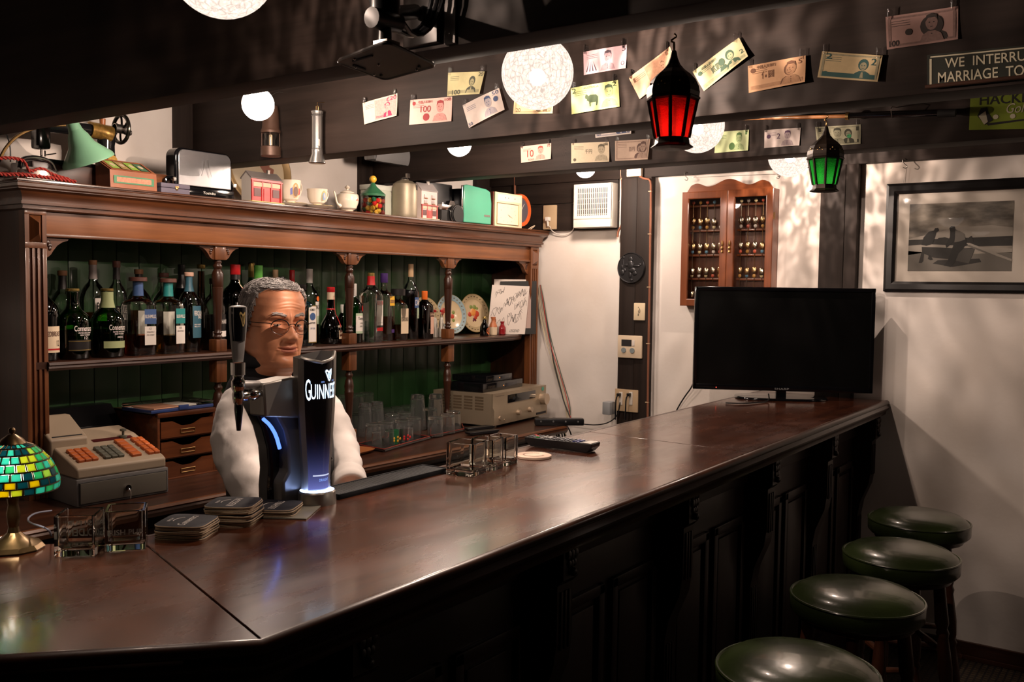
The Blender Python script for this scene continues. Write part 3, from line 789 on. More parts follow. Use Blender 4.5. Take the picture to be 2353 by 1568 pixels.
n_(XBf,(1719,152),(1854,129),(1854,191),(1721,214),'brown five banknote between two green ones on the beam',(.56,.32,.17),(.22,.09,.04),'band',[('伍圆',.24,.42,.46,.70),('中国人民银行',.16,.82,.50,.94),('5',.88,.74,.94,.92)],extra=both(portrait_extra(.76),seal(.09,.78,.045)))
n_(XBf,(1890,118),(2030,129),(2019,190),(1879,178),'dark green and orange two banknote without a large portrait',(.50,.38,.20),(.03,.12,.11),'frame',[('2',.08,.74,.18,.94),('2',.84,.60,.92,.86),('2',.08,.10,.16,.26),('ER YUAN',.38,.09,.66,.2)],extra=lambda t,fn,im,lm:(patch(b:=MB(),lambda u,v:fn(u,v,.0007),.06,.07,.94,.24,5,1),b.build('printed_band',im,t,ang=0,fix=False)))
n_(XBf,(2037,41),(2202,14),(2202,91),(2040,116),'large pink one hundred banknote coloured dark for shade, highest of them all',(.34,.20,.17),(.045,.03,.025),'frame',[('100',.04,.06,.18,.24)],extra=both(seal(.64,.54,.16),lambda t,fn,im,lm:portrait_extra(.64)(t,lambda u,v,d=0:fn(u,v,d+.0006),im,lm),seal(.32,.44,.05)))  # shade on this note is put into its darker paper colour
n_(XCf,(1199,338),(1267,329),(1268,366),(1200,375),'small red and cream ten banknote on the lower beam',(.82,.56,.46),(.62,.13,.09),'plain',[('10',.22,.28,.44,.72),('10',.88,.78,.97,.94),('REAIS',.26,.06,.46,.18)],extra=portrait_extra(.66))
n_(XCf,(1366,276),(1453,264),(1453,308),(1369,317),'blue banknote whose top is hidden by the upper beam',(.70,.62,.56),(.08,.12,.26),'frame',[('20',.06,.10,.16,.28),('20',.80,.08,.96,.32)])
n_(XCf,(1315,330),(1400,326),(1402,372),(1315,376),'cream one thousand banknote with an old bearded man',(.72,.60,.42),(.20,.17,.11),'plain',[('千円',.38,.44,.56,.66),('1000',.84,.82,.97,.94)],extra=both(portrait_extra(.80),seal(.10,.16,.04)))
n_(XCf,(1414,324),(1496,320),(1491,367),(1414,370),'brown one hundred banknote with an oval portrait at its end',(.58,.42,.32),(.20,.11,.09),'frame',[('百円',.40,.44,.58,.66)],extra=both(seal(.82,.54,.10),lambda t,fn,im,lm:portrait_extra(.82)(t,lambda u,v,d=0:fn(u,v,d+.0006),im,lm)))
n_(XCf,(1645,304),(1723,299),(1722,347),(1642,352),'green and white banknote beside the half hidden globe lamp',(.52,.60,.32),(.10,.22,.06),'plain',[('1',.90,.78,.95,.94)],extra=both(portrait_extra(.72),seal(.52,.26,.09)))
n_(XCf,(1758,300),(1841,294),(1838,335),(1757,341),'pale grey two banknote between globe and green lantern',(.64,.54,.50),(.16,.08,.16),'plain',[('2',.36,.46,.46,.76)],extra=both(portrait_extra(.66),seal(.13,.62,.06)))
n_(XCf,(1875,293),(1978,286),(1978,331),(1880,337),'grey-green one dollar banknote behind the green lantern',(.44,.42,.28),(.07,.07,.04),'frame',[('1',.06,.74,.12,.92),('1',.90,.70,.96,.90),('1',.92,.10,.96,.26)],extra=both(lambda t,fn,im,lm:portrait_extra(.48)(t,fn,im,lm),seal(.74,.44,.05,mat('note_green_seal',(.03,.22,.08),.8))))
# signs
def sign(X,tl,tr,br,bl,name,label,base,ink,lines,ex=None,depth=.004):
 c=[onX(*q,X) for q in(tl,tr,br,bl)];cen=sum(c,Vector())/4;k=[q-cen for q in c]
 t=thing(name,label,'sign',cen)
 def fn(u,v,d=0):
  p=(k[3]*(1-u)+k[2]*u)*(1-v)+(k[0]*(1-u)+k[1]*u)*v;return Vector((-depth-d,p.y,p.z))
 b=MB()
 q=[fn(0,0),fn(1,0),fn(1,1),fn(0,1)]
 b.add(q+[p+Vector((depth-.0005,0,0)) for p in q],[(0,1,2,3),(4,7,6,5),(0,4,5,1),(1,5,6,2),(2,6,7,3),(3,7,4,0)]);b.build('plate',base,t)
 b=MB()
 for s_,u0,v0,u1,v1 in lines:text_on(b,s_,lambda u,v:fn(u,v,.0006),u0,v0,u1,v1,bold=.008)
 b.build('lettering',ink,t,ang=0,fix=False)
 if ex:ex(t,fn)
 return t
sg_i=mat('sign_cream',(.55,.50,.36),.5)
def sign1x(t,fn):
 b=MB();g=lambda u,v:fn(u,v,.0006)
 for q in((.02,.90,.99,.94),(.02,.05,.99,.09),(.015,.12,.028,.87)):patch(b,g,*q,4,1)
 b.build('border_line',sg_i,t,ang=0,fix=False)
sign(XBf-.001,(2131,127),(2560,84),(2560,168),(2131,205),'slogan_sign','dark sign with cream hand lettering beginning WE INTERRUPT',mat('sign_black',(.018,.020,.014),.5),sg_i,[('WE  INTERRUPT',.105,.56,.64,.84),('MARRIAGE  TO',.065,.14,.545,.45)],sign1x)
def sign2x(t,fn):
 g=lambda u,v:fn(u,v,.0008)
 b=MB();poly_on(b,g,[(.10,.36),(.14,.56),(.22,.58),(.24,.42),(.30,.24),(.20,.12)]);poly_on(b,g,[(.22,.16),(.90,.28),(.90,.25),(.24,.10)]);b.build('golf_club_print',M['ink'],t,ang=0,fix=False)
 b=MB();poly_on(b,lambda u,v:fn(u,v,.001),[(.115,.36),(.20,.48),(.235,.2),(.19,.13)])
 for u in(.33,.54):poly_on(b,lambda a,c:fn(a,c,.001),disc(u,.32,.035,.06,12))
 text_on(b,'Golf',lambda a,c:fn(a,c,.001),.46,.40,.74,.64,shear=.3)
 b.build('pale_print',sg_i,t,ang=0,fix=False)
sign(XCf-.001,(2231,213),(2420,196),(2414,296),(2227,299),'golf_sign','lime green tin sign with black HACKERS lettering and a golf club',mat('sign_lime',(.20,.26,.03),.4,noise=.15,scale=20),M['ink'],[('HACKERS',.12,.64,.92,.90)],sign2x)
# thin dark rod across the slogan sign
a,b2=onX(2126,200,XBf-.016),onX(2700,140,XBf-.016)
mb=MB();mb.cyl(a,b2,.0045,seg=10);tag(mb.build('rod',mat('rod_brown',(.05,.022,.014),.4),None),'thin dark brown rod across the slogan sign','rod')
# long walking cue under the lower row
t=thing('walking_cane','long orange wooden cue with brass collar and black grip under the upper beam','cue',onX(1700,270,XCf-.05))
o=t.location
def cseg(nm,p0,p1,r,m,r1=None):
 A,B=onX(*p0,XCf-.05)-o,onX(*p1,XCf-.05)-o;b=MB();b.cyl(A,B,r,r1,14);return b.build(nm,m,t)
cseg('shaft',(1440,279),(1945,267),.0055,wood('cue_ash',(.42,.16,.05),(.62,.28,.11),(1,.05,1),40,rough=.3),.0065)
cseg('brass_collar',(1944,267),(1951,267),.013,M['gold'])
cseg('black_shaft',(1951,267),(2155,261),.0085,M['gloss_black'])
cseg('rubber_grip',(2155,261),(2196,259.5),.0125,M['matte_black'])
for px in(1500,2060):
 p=onX(px,268,XCf)-o;b=MB();b.tube([(XCf-.001-o.x,p.y,p.z+.03),(-.03,p.y,p.z+.02),(-.012,p.y,p.z-.008),(0,p.y,p.z-.012),(.012,p.y,p.z-.006)],.0016,6,1);b.build('wire_loop',M['steel'],t)
# ------------------------------------------------------------ lanterns
def lantern(px,ytop,ybot,X,label,gcol,name,lw):
 hook=onX(px,ytop,X);bot=onX(px,ybot,X);H_=hook.z-bot.z
 t=thing(name,label,'lantern',(hook.x,hook.y,bot.z),.35,group='moorish tin lanterns hanging from the beams')
 tin=mat('lantern_tin',(.030,.020,.014),.42,.6,noise=.4,scale=60)
 w=H_*.265
 n=8
 b=MB();b.lathe([(w*.40,0),(w*.78,.002),(w*.80,H_*.02),(w*.66,H_*.05),(w*.62,H_*.11),(w*.5,H_*.115)],n);b.build('foot',tin,t,ang=0)
 z0,z1,r0,r1=H_*.11,H_*.48,w*.62,w*.90
 for i in range(n):
  a=2*PI*i/n;b=MB();b.cyl((math.cos(a)*r0,math.sin(a)*r0,z0),(math.cos(a)*r1,math.sin(a)*r1,z1),w*.075,seg=6);b.build('corner_bar',tin,t)
  a2=a+2*PI/n;b=MB()
  k=.97
  A=[Vector((math.cos(q)*r_*k,math.sin(q)*r_*k,z)) for q,r_,z in((a,r0,z0),(a2,r0,z0),(a2,r1,z1),(a,r1,z1))]
  b.grid(lambda u,v:(A[0]*(1-u)+A[1]*u)*(1-v)+(A[3]*(1-u)+A[2]*u)*v,1,1);b.build('glass_pane',gcol,t,ang=0)
 b=MB();b.lathe([(w*.86,z1-.002),(w*1.0,z1),(w*1.02,z1+H_*.015),(w*.97,z1+H_*.03),(w*.99,z1+H_*.07),(w*.95,z1+H_*.13),(w*.82,z1+H_*.20),(w*.62,z1+H_*.255),(w*.40,z1+H_*.30),(w*.24,z1+H_*.35),(w*.15,z1+H_*.41),(w*.09,H_*.96),(w*.05,H_*.97)],n);r=b.build('onion_roof',tin,t,ang=0)
 l=bpy.data.lights.new('lantern_light','POINT');l.energy=lw;l.color=(1,.8,.6);l.shadow_soft_size=.008
 lo=bpy.data.objects.new('lantern_light',l);COL.objects.link(lo);lo.parent=t;lo.location=(0,0,H_*.2)
 b=MB()
 for i in range(n):
  for k in range(3):
   a=2*PI*(i+.3+.2*k)/n;b.ball((math.cos(a)*w*.86,math.sin(a)*w*.86,z1+H_*(.12 if k!=1 else .15)),w*.045,6)
 b.build('pierced_bosses',M['brass'],r)
 b=MB();b.tube([(math.cos(q)*H_*.045,0,H_*1.0+math.sin(q)*H_*.045) for q in[2*PI*i/16 for i in range(16)]],.0014,6,closed=True);b.build('ring',M['brass'],t)
 b=MB();b.tube([(0,0,H_*1.04),(0,.006,H_*1.06),(0,0,H_*1.085),(0,-.004,H_*1.1),(0,0,H_*1.13)],.0016,6,1);b.build('hook',M['brass'],t)
def pane_mat(name,c,e):
 m=bpy.data.materials.new(name);m.use_nodes=True;nt=m.node_tree;L=nt.links.new;b=nt.nodes['Principled BSDF']
 b.inputs['Base Color'].default_value=(*c,1);b.inputs['Roughness'].default_value=.1;b.inputs['Transmission Weight'].default_value=0
 out=nt.nodes['Material Output']
 t=nt.nodes.new('ShaderNodeBsdfTranslucent');t.inputs[0].default_value=(*c,1)
 tr=nt.nodes.new('ShaderNodeBsdfTransparent');tr.inputs[0].default_value=(*e,1)
 tc=nt.nodes.new('ShaderNodeTexCoord');n=nt.nodes.new('ShaderNodeTexNoise');n.inputs['Scale'].default_value=150;n.inputs['Distortion'].default_value=3
 L(tc.outputs['Object'],n.inputs['Vector'])
 bp=nt.nodes.new('ShaderNodeBump');bp.inputs['Strength'].default_value=.8;bp.inputs['Distance'].default_value=.003;L(n.outputs['Fac'],bp.inputs['Height']);L(bp.outputs[0],b.inputs['Normal']);L(bp.outputs[0],t.inputs['Normal'])
 m1=nt.nodes.new('ShaderNodeMixShader');m1.inputs[0].default_value=.6;L(b.outputs[0],m1.inputs[1]);L(t.outputs[0],m1.inputs[2])
 m2=nt.nodes.new('ShaderNodeMixShader');m2.inputs[0].default_value=.4;L(m1.outputs[0],m2.inputs[1]);L(tr.outputs[0],m2.inputs[2]);L(m2.outputs[0],out.inputs[0])
 return m
lantern(1549,108,343,1.40,'red glass lantern with black onion-shaped tin roof',pane_mat('red_lantern_glass',(.80,.015,.01),(.8,.02,.01)),'lantern',.06)
lantern(1899,285,442,2.40,'green glass lantern with black onion-shaped tin roof',pane_mat('green_lantern_glass',(.03,.45,.06),(.05,.6,.08)),'lantern',.06)
# ------------------------------------------------------------ framed photograph
FX=XW-.022
fc=[onX(2037,423,FX),onX(2039,670,FX)]
y1=fc[0][1];zt,zb=(fc[0][2]),(fc[1][2])
fw=.043;pw=.98;y0=y1-pw
t=thing('framed_photograph','black framed seaside photograph of two men pushing a boat','picture',(XW,(y0+y1)/2,(zt+zb)/2));o=t.location
def fb(b,ya,za,yb_,zb_,x0,x1,bev=.004):b.bb((x0-o.x,min(ya,yb_)-o.y,za-o.z),(x1-o.x,max(ya,yb_)-o.y,zb_-o.z),bev)
b=MB();b.frame(y0-o.y,zb-o.z,y1-o.y,zt-o.z,fw,.021,(XW-.001-o.x,0,0),(0,1,0),(0,0,1));b.v=[Vector((2*(XW-.001-o.x)-q.x,q.y,q.z)) for q in b.v];b.build('frame',mat('frame_black',(.010,.009,.009),.3),t,ang=20)
b=MB();fb(b,y0+.02,zb+.02,y1-.02,zt-.02,XW-.008,XW-.002,0);b.build('mat_board',mat('mat_board',(.60,.54,.48),.8),t)
pz1,pz0=onX(2088,470,XW-.009)[2],onX(2088,623,XW-.009)[2];py1,py0=onX(2088,550,XW-.009)[1],onX(2327,550,XW-.009)[1]
def pf(u,v,d=0):return Vector((XW-.0086-d-o.x,py1+(py0-py1)*u-o.y,pz0+(pz1-pz0)*v-o.z))
def seaphoto():
 m,nt,b=_nt('photo_sky');L=nt.links.new
 tc=nt.nodes.new('ShaderNodeTexCoord');mp=nt.nodes.new('ShaderNodeMapping');mp.inputs['Scale'].default_value=(1,4,12)
 n=nt.nodes.new('ShaderNodeTexNoise');n.inputs['Scale'].default_value=1.6;n.inputs['Detail'].default_value=5
 L(tc.outputs['Object'],mp.inputs[0]);L(mp.outputs[0],n.inputs['Vector'])
 r=nt.nodes.new('ShaderNodeValToRGB');r.color_ramp.elements[0].position=.35;r.color_ramp.elements[0].color=(.05,.042,.034,1);r.color_ramp.elements[1].position=.7;r.color_ramp.elements[1].color=(.34,.30,.25,1)
 L(n.outputs['Fac'],r.inputs[0]);L(r.outputs[0],b.inputs['Base Color']);b.inputs['Roughness'].default_value=.5;return m
g=[mat('photo_tone_%d'%i,(v,v*.9,v*.78),.6) for i,v in enumerate((.004,.014,.05,.13,.30))]
b=MB();b.grid(lambda u,v:pf(u,v),2,2);ph=b.build('photo_print',seaphoto(),t,ang=0,fix=False)
def tone(nm,pts,gi,d):
 b=MB();poly_on(b,lambda u,v:pf(u,v,d),pts);b.build(nm,g[gi],ph,ang=0,fix=False)
tone('print_glow',[(0,.48),(.25,.56),(.5,.64),(.8,.66),(1,.62),(1,.5),(0,.46)],4,.0002)
tone('print_sea',[(0,.36),(0,.465),(1,.50),(1,.36)],1,.0003)
tone('print_surf',[(0,.38),(.2,.40),(1,.32),(1,.26),(.3,.30),(0,.24)],4,.0004)
tone('print_sand',[(0,0),(1,0),(1,.27),(.5,.24),(0,.30)],3,.0004)
tone('print_shadow',[(.25,.11),(.45,.06),(.72,.13),(.70,.18),(.3,.16)],1,.0006)
tone('print_boat',[(.135,.36),(.14,.27),(.25,.20),(.40,.175),(.60,.10),(.66,.34),(.50,.33),(.30,.35)],1,.0008)
tone('print_hull_light',[(.42,.17),(.60,.11),(.655,.33),(.50,.32)],2,.0009)
tone('print_man_left',[(.13,.39),(.15,.50),(.20,.585),(.25,.60),(.26,.635),(.29,.64),(.30,.60),(.275,.57),(.265,.50),(.24,.40),(.18,.375)],0,.001)
tone('print_legs',[(.135,.28),(.16,.27),(.155,.15),(.14,.12),(.11,.12),(.12,.18)],1,.001)
tone('print_legs',[(.21,.24),(.23,.23),(.25,.17),(.23,.16),(.20,.18)],0,.001)
tone('print_man_right',[(.40,.63),(.42,.66),(.45,.655),(.46,.61),(.54,.55),(.565,.47),(.57,.40),(.54,.32),(.50,.26),(.47,.14),(.43,.06),(.36,.08),(.40,.16),(.43,.30),(.46,.44),(.38,.34),(.37,.38),(.41,.50),(.41,.58)],0,.0012)
tone('print_waistcoat',[(.46,.595),(.50,.59),(.55,.54),(.56,.46),(.50,.43),(.455,.42),(.46,.5)],3,.0014)
tone('print_pole',[(.57,.41),(.60,.41),(1.0,.17),(1.0,.14),(.60,.36)],4,.0014)
tone('print_pole',[(.57,.37),(.60,.38),(1.0,.13),(.99,.11),(.62,.34)],3,.0015)
tone('print_man_far',[(.58,.46),(.60,.50),(.62,.51),(.64,.44),(.62,.40),(.58,.41)],1,.001)
tone('print_ship',[(.29,.475),(.30,.49),(.34,.495),(.36,.50),(.40,.48),(.40,.47)],1,.0006)
b=MB();b.grid(lambda u,v:Vector((XW-.014-o.x,y0+fw*.8+(pw-fw*1.6)*u-o.y,zb+fw*.8+(zt-zb-fw*1.6)*v-o.z)),1,1);b.build('pane',M['pane'],t,ang=0)
# hooks and wires on the wall plate
def shook(px,py,label):
 p=onX(px,py,XW-.04);t=MB();t.tube([(p.x,p.y,p.z+.02),(p.x,p.y+.008,p.z+.026),(p.x,p.y+.012,p.z+.014),(p.x,p.y,p.z),(p.x,p.y-.010,p.z-.008),(p.x,p.y-.004,p.z-.018),(p.x,p.y+.008,p.z-.012)],.0016,6,2)
 tag(t.build('s_hook',M['steel'],None),label,'hook')
shook(1577,407,'small metal hook above the spoon cabinet, nearer the fan');shook(1790,398,'small metal hook above the far corner of the spoon cabinet');shook(2080,378,'small metal hook above the framed photograph')
mb=MB();mb.tube([onX(1590,408,XW-.006),onX(1700,403,XW-.006),onX(1796,400,XW-.006)],.0008,5);mb.tube([onX(2080,384,XW-.006),onX(2078,402,XW-.006),onX(2076,420,XW-.006)],.0007,5);tag(mb.build('hanging_wire',M['steel'],None),'thin hanging wires on the wall above cabinet and picture','wire')
# ------------------------------------------------------------ spoon cabinet
CXF=XW-.075  # front of the doors
def cc(px,py,X=CXF):return onX(px,py,X)
tl_,tr_=cc(1568,443),cc(1778,431);bl_=cc(1573,703)
cy1,cy0=tl_[1],tr_[1];cz1,cz0=tl_[2],bl_[2];cz1=(tl_[2]+tr_[2])/2
t=thing('spoon_cabinet','reddish wooden glazed wall cabinet filled with souvenir spoons','cabinet',(XW,(cy0+cy1)/2,(cz0+cz1)/2));o=t.location.copy()
cherry=wood('cherry_z',(.17,.042,.012),(.30,.085,.027),(1,1,.06),34,rough=.32)
def cb(b,x0,ya,za,x1,yb_,zb_,bev=.002):b.bb((x0-o.x,ya-o.y,za-o.z),(x1-o.x,yb_-o.y,zb_-o.z),bev)
b=MB();cb(b,XW-.008,cy0,cz0,XW,cy1,cz1);b.build('back_panel',wood('cabinet_back',(.09,.022,.008),(.15,.042,.014),(1,1,.1),30,rough=.5),t)
for q in((cy0,cz0+.010,cy0+.010,cz1-.010),(cy1-.010,cz0+.010,cy1,cz1-.010),(cy0,cz0,cy1,cz0+.010),(cy0,cz1-.010,cy1,cz1)):
 b=MB();cb(b,CXF+.0165,q[0],q[1],XW,q[2],q[3],0);b.build('case_side',cherry,t)
dm=(cc(1672,440)[1]);dz=.004
gls=glass('cabinet_glass',(.97,.97,.96),.5)
for k,(a,c_) in enumerate(((dm+.001,cy1),(cy0,dm-.001))):
 s=.034
 b=MB();b.frame(a-o.y,cz0-o.z,c_-o.y,cz1-o.z,s,.016,(CXF+.016-o.x,0,0),(0,1,0),(0,0,1),.1);b.v=[Vector((2*(CXF+.016-o.x)-q.x,q.y,q.z)) for q in b.v]
 d=b.build('door',cherry,t,ang=20)
 b=MB();cb(b,CXF+.008,a+s,cz0+s,CXF+.0095,c_-s,cz1-s,0);b.build('pane',gls,d)
 hy=a+s/2 if k==0 else c_-s/2
 b=MB();hz=cc(1665,568)[2]
 b.lathe([(.003,-.028),(.006,-.024),(.003,-.014),(.007,-.006),(.003,.004),(.006,.014),(.002,.03)],8,(CXF-.006-o.x,hy-o.y,hz-o.z));b.build('handle',M['brass'],d)
b=MB();b.bb((CXF+.01-o.x,cy0-.004-o.y,cz1-.14-o.z),(CXF+.018-o.x,cy0-o.y,cz1-.11-o.z));b.build('hinge',M['brass'],t)
# wavy crest
pts=[]
L_=cy1-cy0
for i in range(41):
 u=i/40;w=.5-.5*math.cos(2*PI*u)
 h=.016+.040*math.exp(-((u-.5)/.17)**2)+.026*math.exp(-((u-.12)/.10)**2)+.026*math.exp(-((u-.88)/.10)**2)
 if u<.04:h*=u/.04
 if u>.96:h*=(1-u)/.04
 pts.append((cy0-o.y+u*L_*.95+.01,cz1-.001-o.z+h))
pts=[(cy0-o.y+.01,cz1-o.z-.004)]+pts+[(cy1-o.y-.01,cz1-o.z-.004)]
b=MB();b.prism(pts,.012,(XW-.052-o.x,0,0),(0,1,0),(0,0,1));b.build('crest',wood('cherry_y',(.17,.042,.012),(.30,.085,.027),(1,.06,1),34,rough=.32),t,ang=30)
# racks and spoons
rail_z=[onX(1600,y,XW-.03)[2] for y in(474,531,587,641)]
xs_l=[onX(x,540,XW-.03)[1] for x in(1593,1609,1625,1641,1656)];xs_r=[onX(x,540,XW-.03)[1] for x in(1703,1719,1736,1753,1769)]
for z in rail_z:
 for ys in(xs_l,xs_r):
  b=MB();b.bb((XW-.032-o.x,min(ys)-.02-o.y,z-.006-o.z),(XW-.008-o.x,max(ys)+.02-o.y,z+.004-o.z),.002);b.build('rack_rail',cherry,t)
silver=mat('spoon_silver',(.75,.66,.50),.2,1.0);gilt=mat('spoon_gilt',(.75,.50,.25),.25,1.0)
ecol=[mat('enamel_%d'%i,c,.3) for i,c in enumerate(((.55,.45,.25),(.5,.08,.04),(.08,.2,.3),(.6,.55,.5),(.08,.25,.1),(.5,.25,.05)))]
def make_spoon(m,em,L):
 t_=thing('souvenir_spoon','x','spoon',(0,0,0),group='souvenir spoons hanging in the wall cabinet')
 b=MB();b.turned((0,0,.006),(0,0,-L*.60),[(.0028,0),(.0016,.1),(.0013,.7),(.0018,1)],6);b.build('stem',m,t_)
 b=MB();b.ball((0,0,-L*.78),L*.20,14,(.28,.66,1));b.build('bowl',m,t_)
 b=MB();b.ball((0,0,.014),.0085,10,(.35,.95,1));b.build('badge',em,t_)
 return t_
protos=[make_spoon(silver,ecol[0],.100),make_spoon(gilt,ecol[1],.095),make_spoon(silver,ecol[2],.103),make_spoon(silver,ecol[3],.097),make_spoon(gilt,ecol[5],.100)]
used=set();rown=['top','second','third','bottom'];coln=['first','second','third','fourth','fifth']
mname=['silver','gilt','silver','silver','gilt'];bname=['tan','red','blue','white','orange']
for r_,z in enumerate(rail_z):
 for side,ys in(('left',xs_l),('right',xs_r)):
  for c_,y in enumerate(ys):
   if(r_,side,c_) in((0,'left',4),):continue
   k=(r_*3+c_*2+(side=='left')+(c_*c_)%3)%5
   lab='%s spoon with %s badge, %s on the %s rack behind the %s door'%(mname[k],bname[k],coln[c_],rown[r_],side)
   o_=protos[k] if k not in used else dup(protos[k]);used.add(k)
   o_.location=(XW-.034,y,z+.002);o_['label']=lab
# ------------------------------------------------------------ television
ta,tb=onZ(1697,918,BAR),onZ(1902,922,BAR)
TVc=onZ(1797,918,BAR);print('TV',TVc)
TY=TVc[1]
# screen plane passes through the foot; find its heading from the equal-height edges seen in the photograph
def on_plane(px,py,c,th):
 n=Vector((-math.sin(th),math.cos(th),0));v=ray(px,py);t_=n.dot(Vector(c)-Vector((0,0,EYE)))/n.dot(v);return Vector((0,0,EYE))+v*t_
best=None
for i in range(-90,91):
 th=math.radians(i)
 try:p=[on_plane(x,y,TVc,th) for x,y in((1596,661),(2011,661),(2006,905),(1593,894))]
 except ZeroDivisionError:continue
 if min(q.length for q in p)<=0 or max(abs(q.x) for q in p)>20:continue
 e=abs(p[0].z-p[1].z)+abs(p[2].z-p[3].z)
 if best is None or e<best[0]:best=(e,th,p)
e,th,p=best;print('tv',e,math.degrees(th),[tuple(round(a,3) for a in q) for q in p])
ctr=sum(p,Vector())/4;tw=((p[1]-p[0]).length+(p[2]-p[3]).length)/2;thh=(p[0].z-p[3].z+p[1].z-p[2].z)/2
ux=(p[1]-p[0]);ang=math.atan2(ux.y,ux.x)
t=thing('television','black flat screen television standing on the end of the bar','television',(ctr.x,ctr.y,BAR+.0005),ang)
zc=ctr.z-BAR
b=MB();b.box((0,.022,zc),(tw,.036,thh),.006);b.build('housing',M['black'],t)
b=MB();bz=.016
for q in((0,zc+thh/2-bz/2,tw,bz),(0,zc-thh/2+bz*.75,tw,bz*1.5),(-tw/2+bz/2,zc,bz,thh),(tw/2-bz/2,zc,bz,thh)):b.box((q[0],-.001,q[1]),(q[2],.012,q[3]),.003)
b.build('bezel',M['gloss_black'],t)
b=MB();b.box((0,.003,zc),(tw-.03,.004,thh-.03));b.build('screen',mat('tv_screen',(.004,.004,.004),.22,spec=.35),t)
b=MB();b.bb((-.022,.006,.009),(.022,.034,zc-thh/2+.03),.004);b.build('neck',M['gloss_black'],t)
b=MB();b.lathe([(.001,.012),(.20,.010),(.205,.006),(.205,.001),(.001,0)],40,(0,.03,0),p=3.2,ay=.52,ax=.95);b.build('stand',M['gloss_black'],t,ang=40)
b=MB();text_on(b,'SHARP',lambda u,v:Vector((u,-.0076,v)),-.03,zc-thh/2+.006,.03,zc-thh/2+.014);b.build('lettering',mat('grey_print',(.25,.25,.25),.5),t,ang=0,fix=False)
b=MB();b.ball((-tw/2+.10,-.007,zc-thh/2+.010),.0018,8);b.build('standby_light',glow('red_led',(1,.05,.03),6),t)
mb=MB()
for pts,r in(([onX(1596,870,XW-.06),onX(1590,890,XW-.05),onX(1573,912,XW-.04),onX(1556,940,XW-.03),onX(1545,965,XW-.02)],.0035),):
 mb.tube(pts,r,8,2)
tag(mb.build('cable',M['black'],None),'black cable hanging from the television down behind the bar','cable')
mb=MB();q=[Vector((ctr.x-.10,ctr.y+.02,BAR+.03)),Vector((ctr.x-.14,ctr.y-.0,BAR+.004)),Vector((ctr.x-.22,ctr.y+.02,BAR+.004)),Vector((ctr.x-.30,ctr.y+.06,BAR+.005)),Vector((ctr.x-.32,ctr.y+.12,BAR+.004))]
mb.tube(q,.003,8,2);tag(mb.build('cable',M['black'],None),'black cable curling on the bar beside the television foot','cable')
# ------------------------------------------------------------ beer fount
silv=mat('satin_silver',(.34,.32,.29),.38,.75)
dsil=mat('dark_satin',(.20,.19,.18),.42,.5)
fb0,fb1=onZ(690,1158,BAR),onZ(781,1150,BAR)
FT=Vector((1.385,1.497,BAR));
BS=onZ(736,1158,BAR);
t=thing('beer_fount','illuminated dark stout beer fount with silver base, tap handle and harp emblem','beer tap',(BS[0],BS[1]+.01,BAR));o=t.location.copy()
m_px=mpp(o);R0=45*m_px
def fz(y):return onY(735,y,o.y)[2]-BAR
zt_,zb_=fz(822),fz(1122)
# oval base with lit rim
b=MB();b.lathe([(R0*1.02,0),(R0*1.02,.004),(R0*.97,fz(1128)),(R0*.90,fz(1124))],48,ay=.9);b.build('base',silv,t,ang=30)
b=MB();b.lathe([(R0*.90,fz(1124)),(R0*.55,fz(1124)+.001)],48,ay=.9);b.build('light_ring',glow('led_blue_white',(.35,.50,1.0),22),t,ang=30)
# curved pint-shaped front face, wide at the top: section is an arc
yaw=math.atan2(o.x-0,-(o.y-0))
face=Vector((-.30,-.95,0)).normalized()  # the way the fount looks
fx=Vector((-face.y,face.x,0))  # its right-hand side
if fx.x<0:fx=-fx
def wdt(v):  # half width of the face at height fraction v
 pts=[(0,.74),(.06,.72),(.15,.74),(.35,.86),(.6,1.02),(.8,1.10),(1,1.12)]
 for(a,x),(b_,y) in zip(pts,pts[1:]):
  if v<=b_:return(x+(y-x)*(v-a)/(b_-a))*37*m_px
 return pts[-1][1]*37*m_px
zlo=fz(1125)
def ff(u,v,d=0):
 hw=wdt(min(1,max(0,v)));a=(u-.5)*2.0
 x=math.sin(a*1.05)/math.sin(1.05)*hw;dep=hw*1.0*(math.cos(a*1.05)-.5)
 p=fx*x+face*(dep+.004+d)
 sag=-.010*(1-abs(2*u-1))*v**8+.012*max(0,(u-.8)/.2)**1.5*v**10 if v>.7 else 0
 return Vector((p.x,p.y,zlo+(zt_-zlo)*v+sag))
def stoutmat():
 m,nt,b=_nt('stout_face');L=nt.links.new
 b.inputs['Base Color'].default_value=(.010,.008,.009,1);b.inputs['Roughness'].default_value=.16;b.inputs['Coat Weight'].default_value=.4
 tc=nt.nodes.new('ShaderNodeTexCoord');sp=nt.nodes.new('ShaderNodeSeparateXYZ');L(tc.outputs['Object'],sp.inputs[0])
 r=nt.nodes.new('ShaderNodeMapRange');r.inputs[1].default_value=zlo;r.inputs[2].default_value=zlo+.16;r.inputs[3].default_value=1;r.inputs[4].default_value=0
 L(sp.outputs[2],r.inputs[0]);pw_=nt.nodes.new('ShaderNodeMath');pw_.operation='POWER';pw_.inputs[1].default_value=4.0;L(r.outputs[0],pw_.inputs[0])
 L(pw_.outputs[0],b.inputs['Emission Strength']);b.inputs['Emission Color'].default_value=(.14,.16,.5,1);return m
b=MB();b.grid(lambda u,v:ff(u,v),16,24);b.build('lit_face',stoutmat(),t,ang=60)
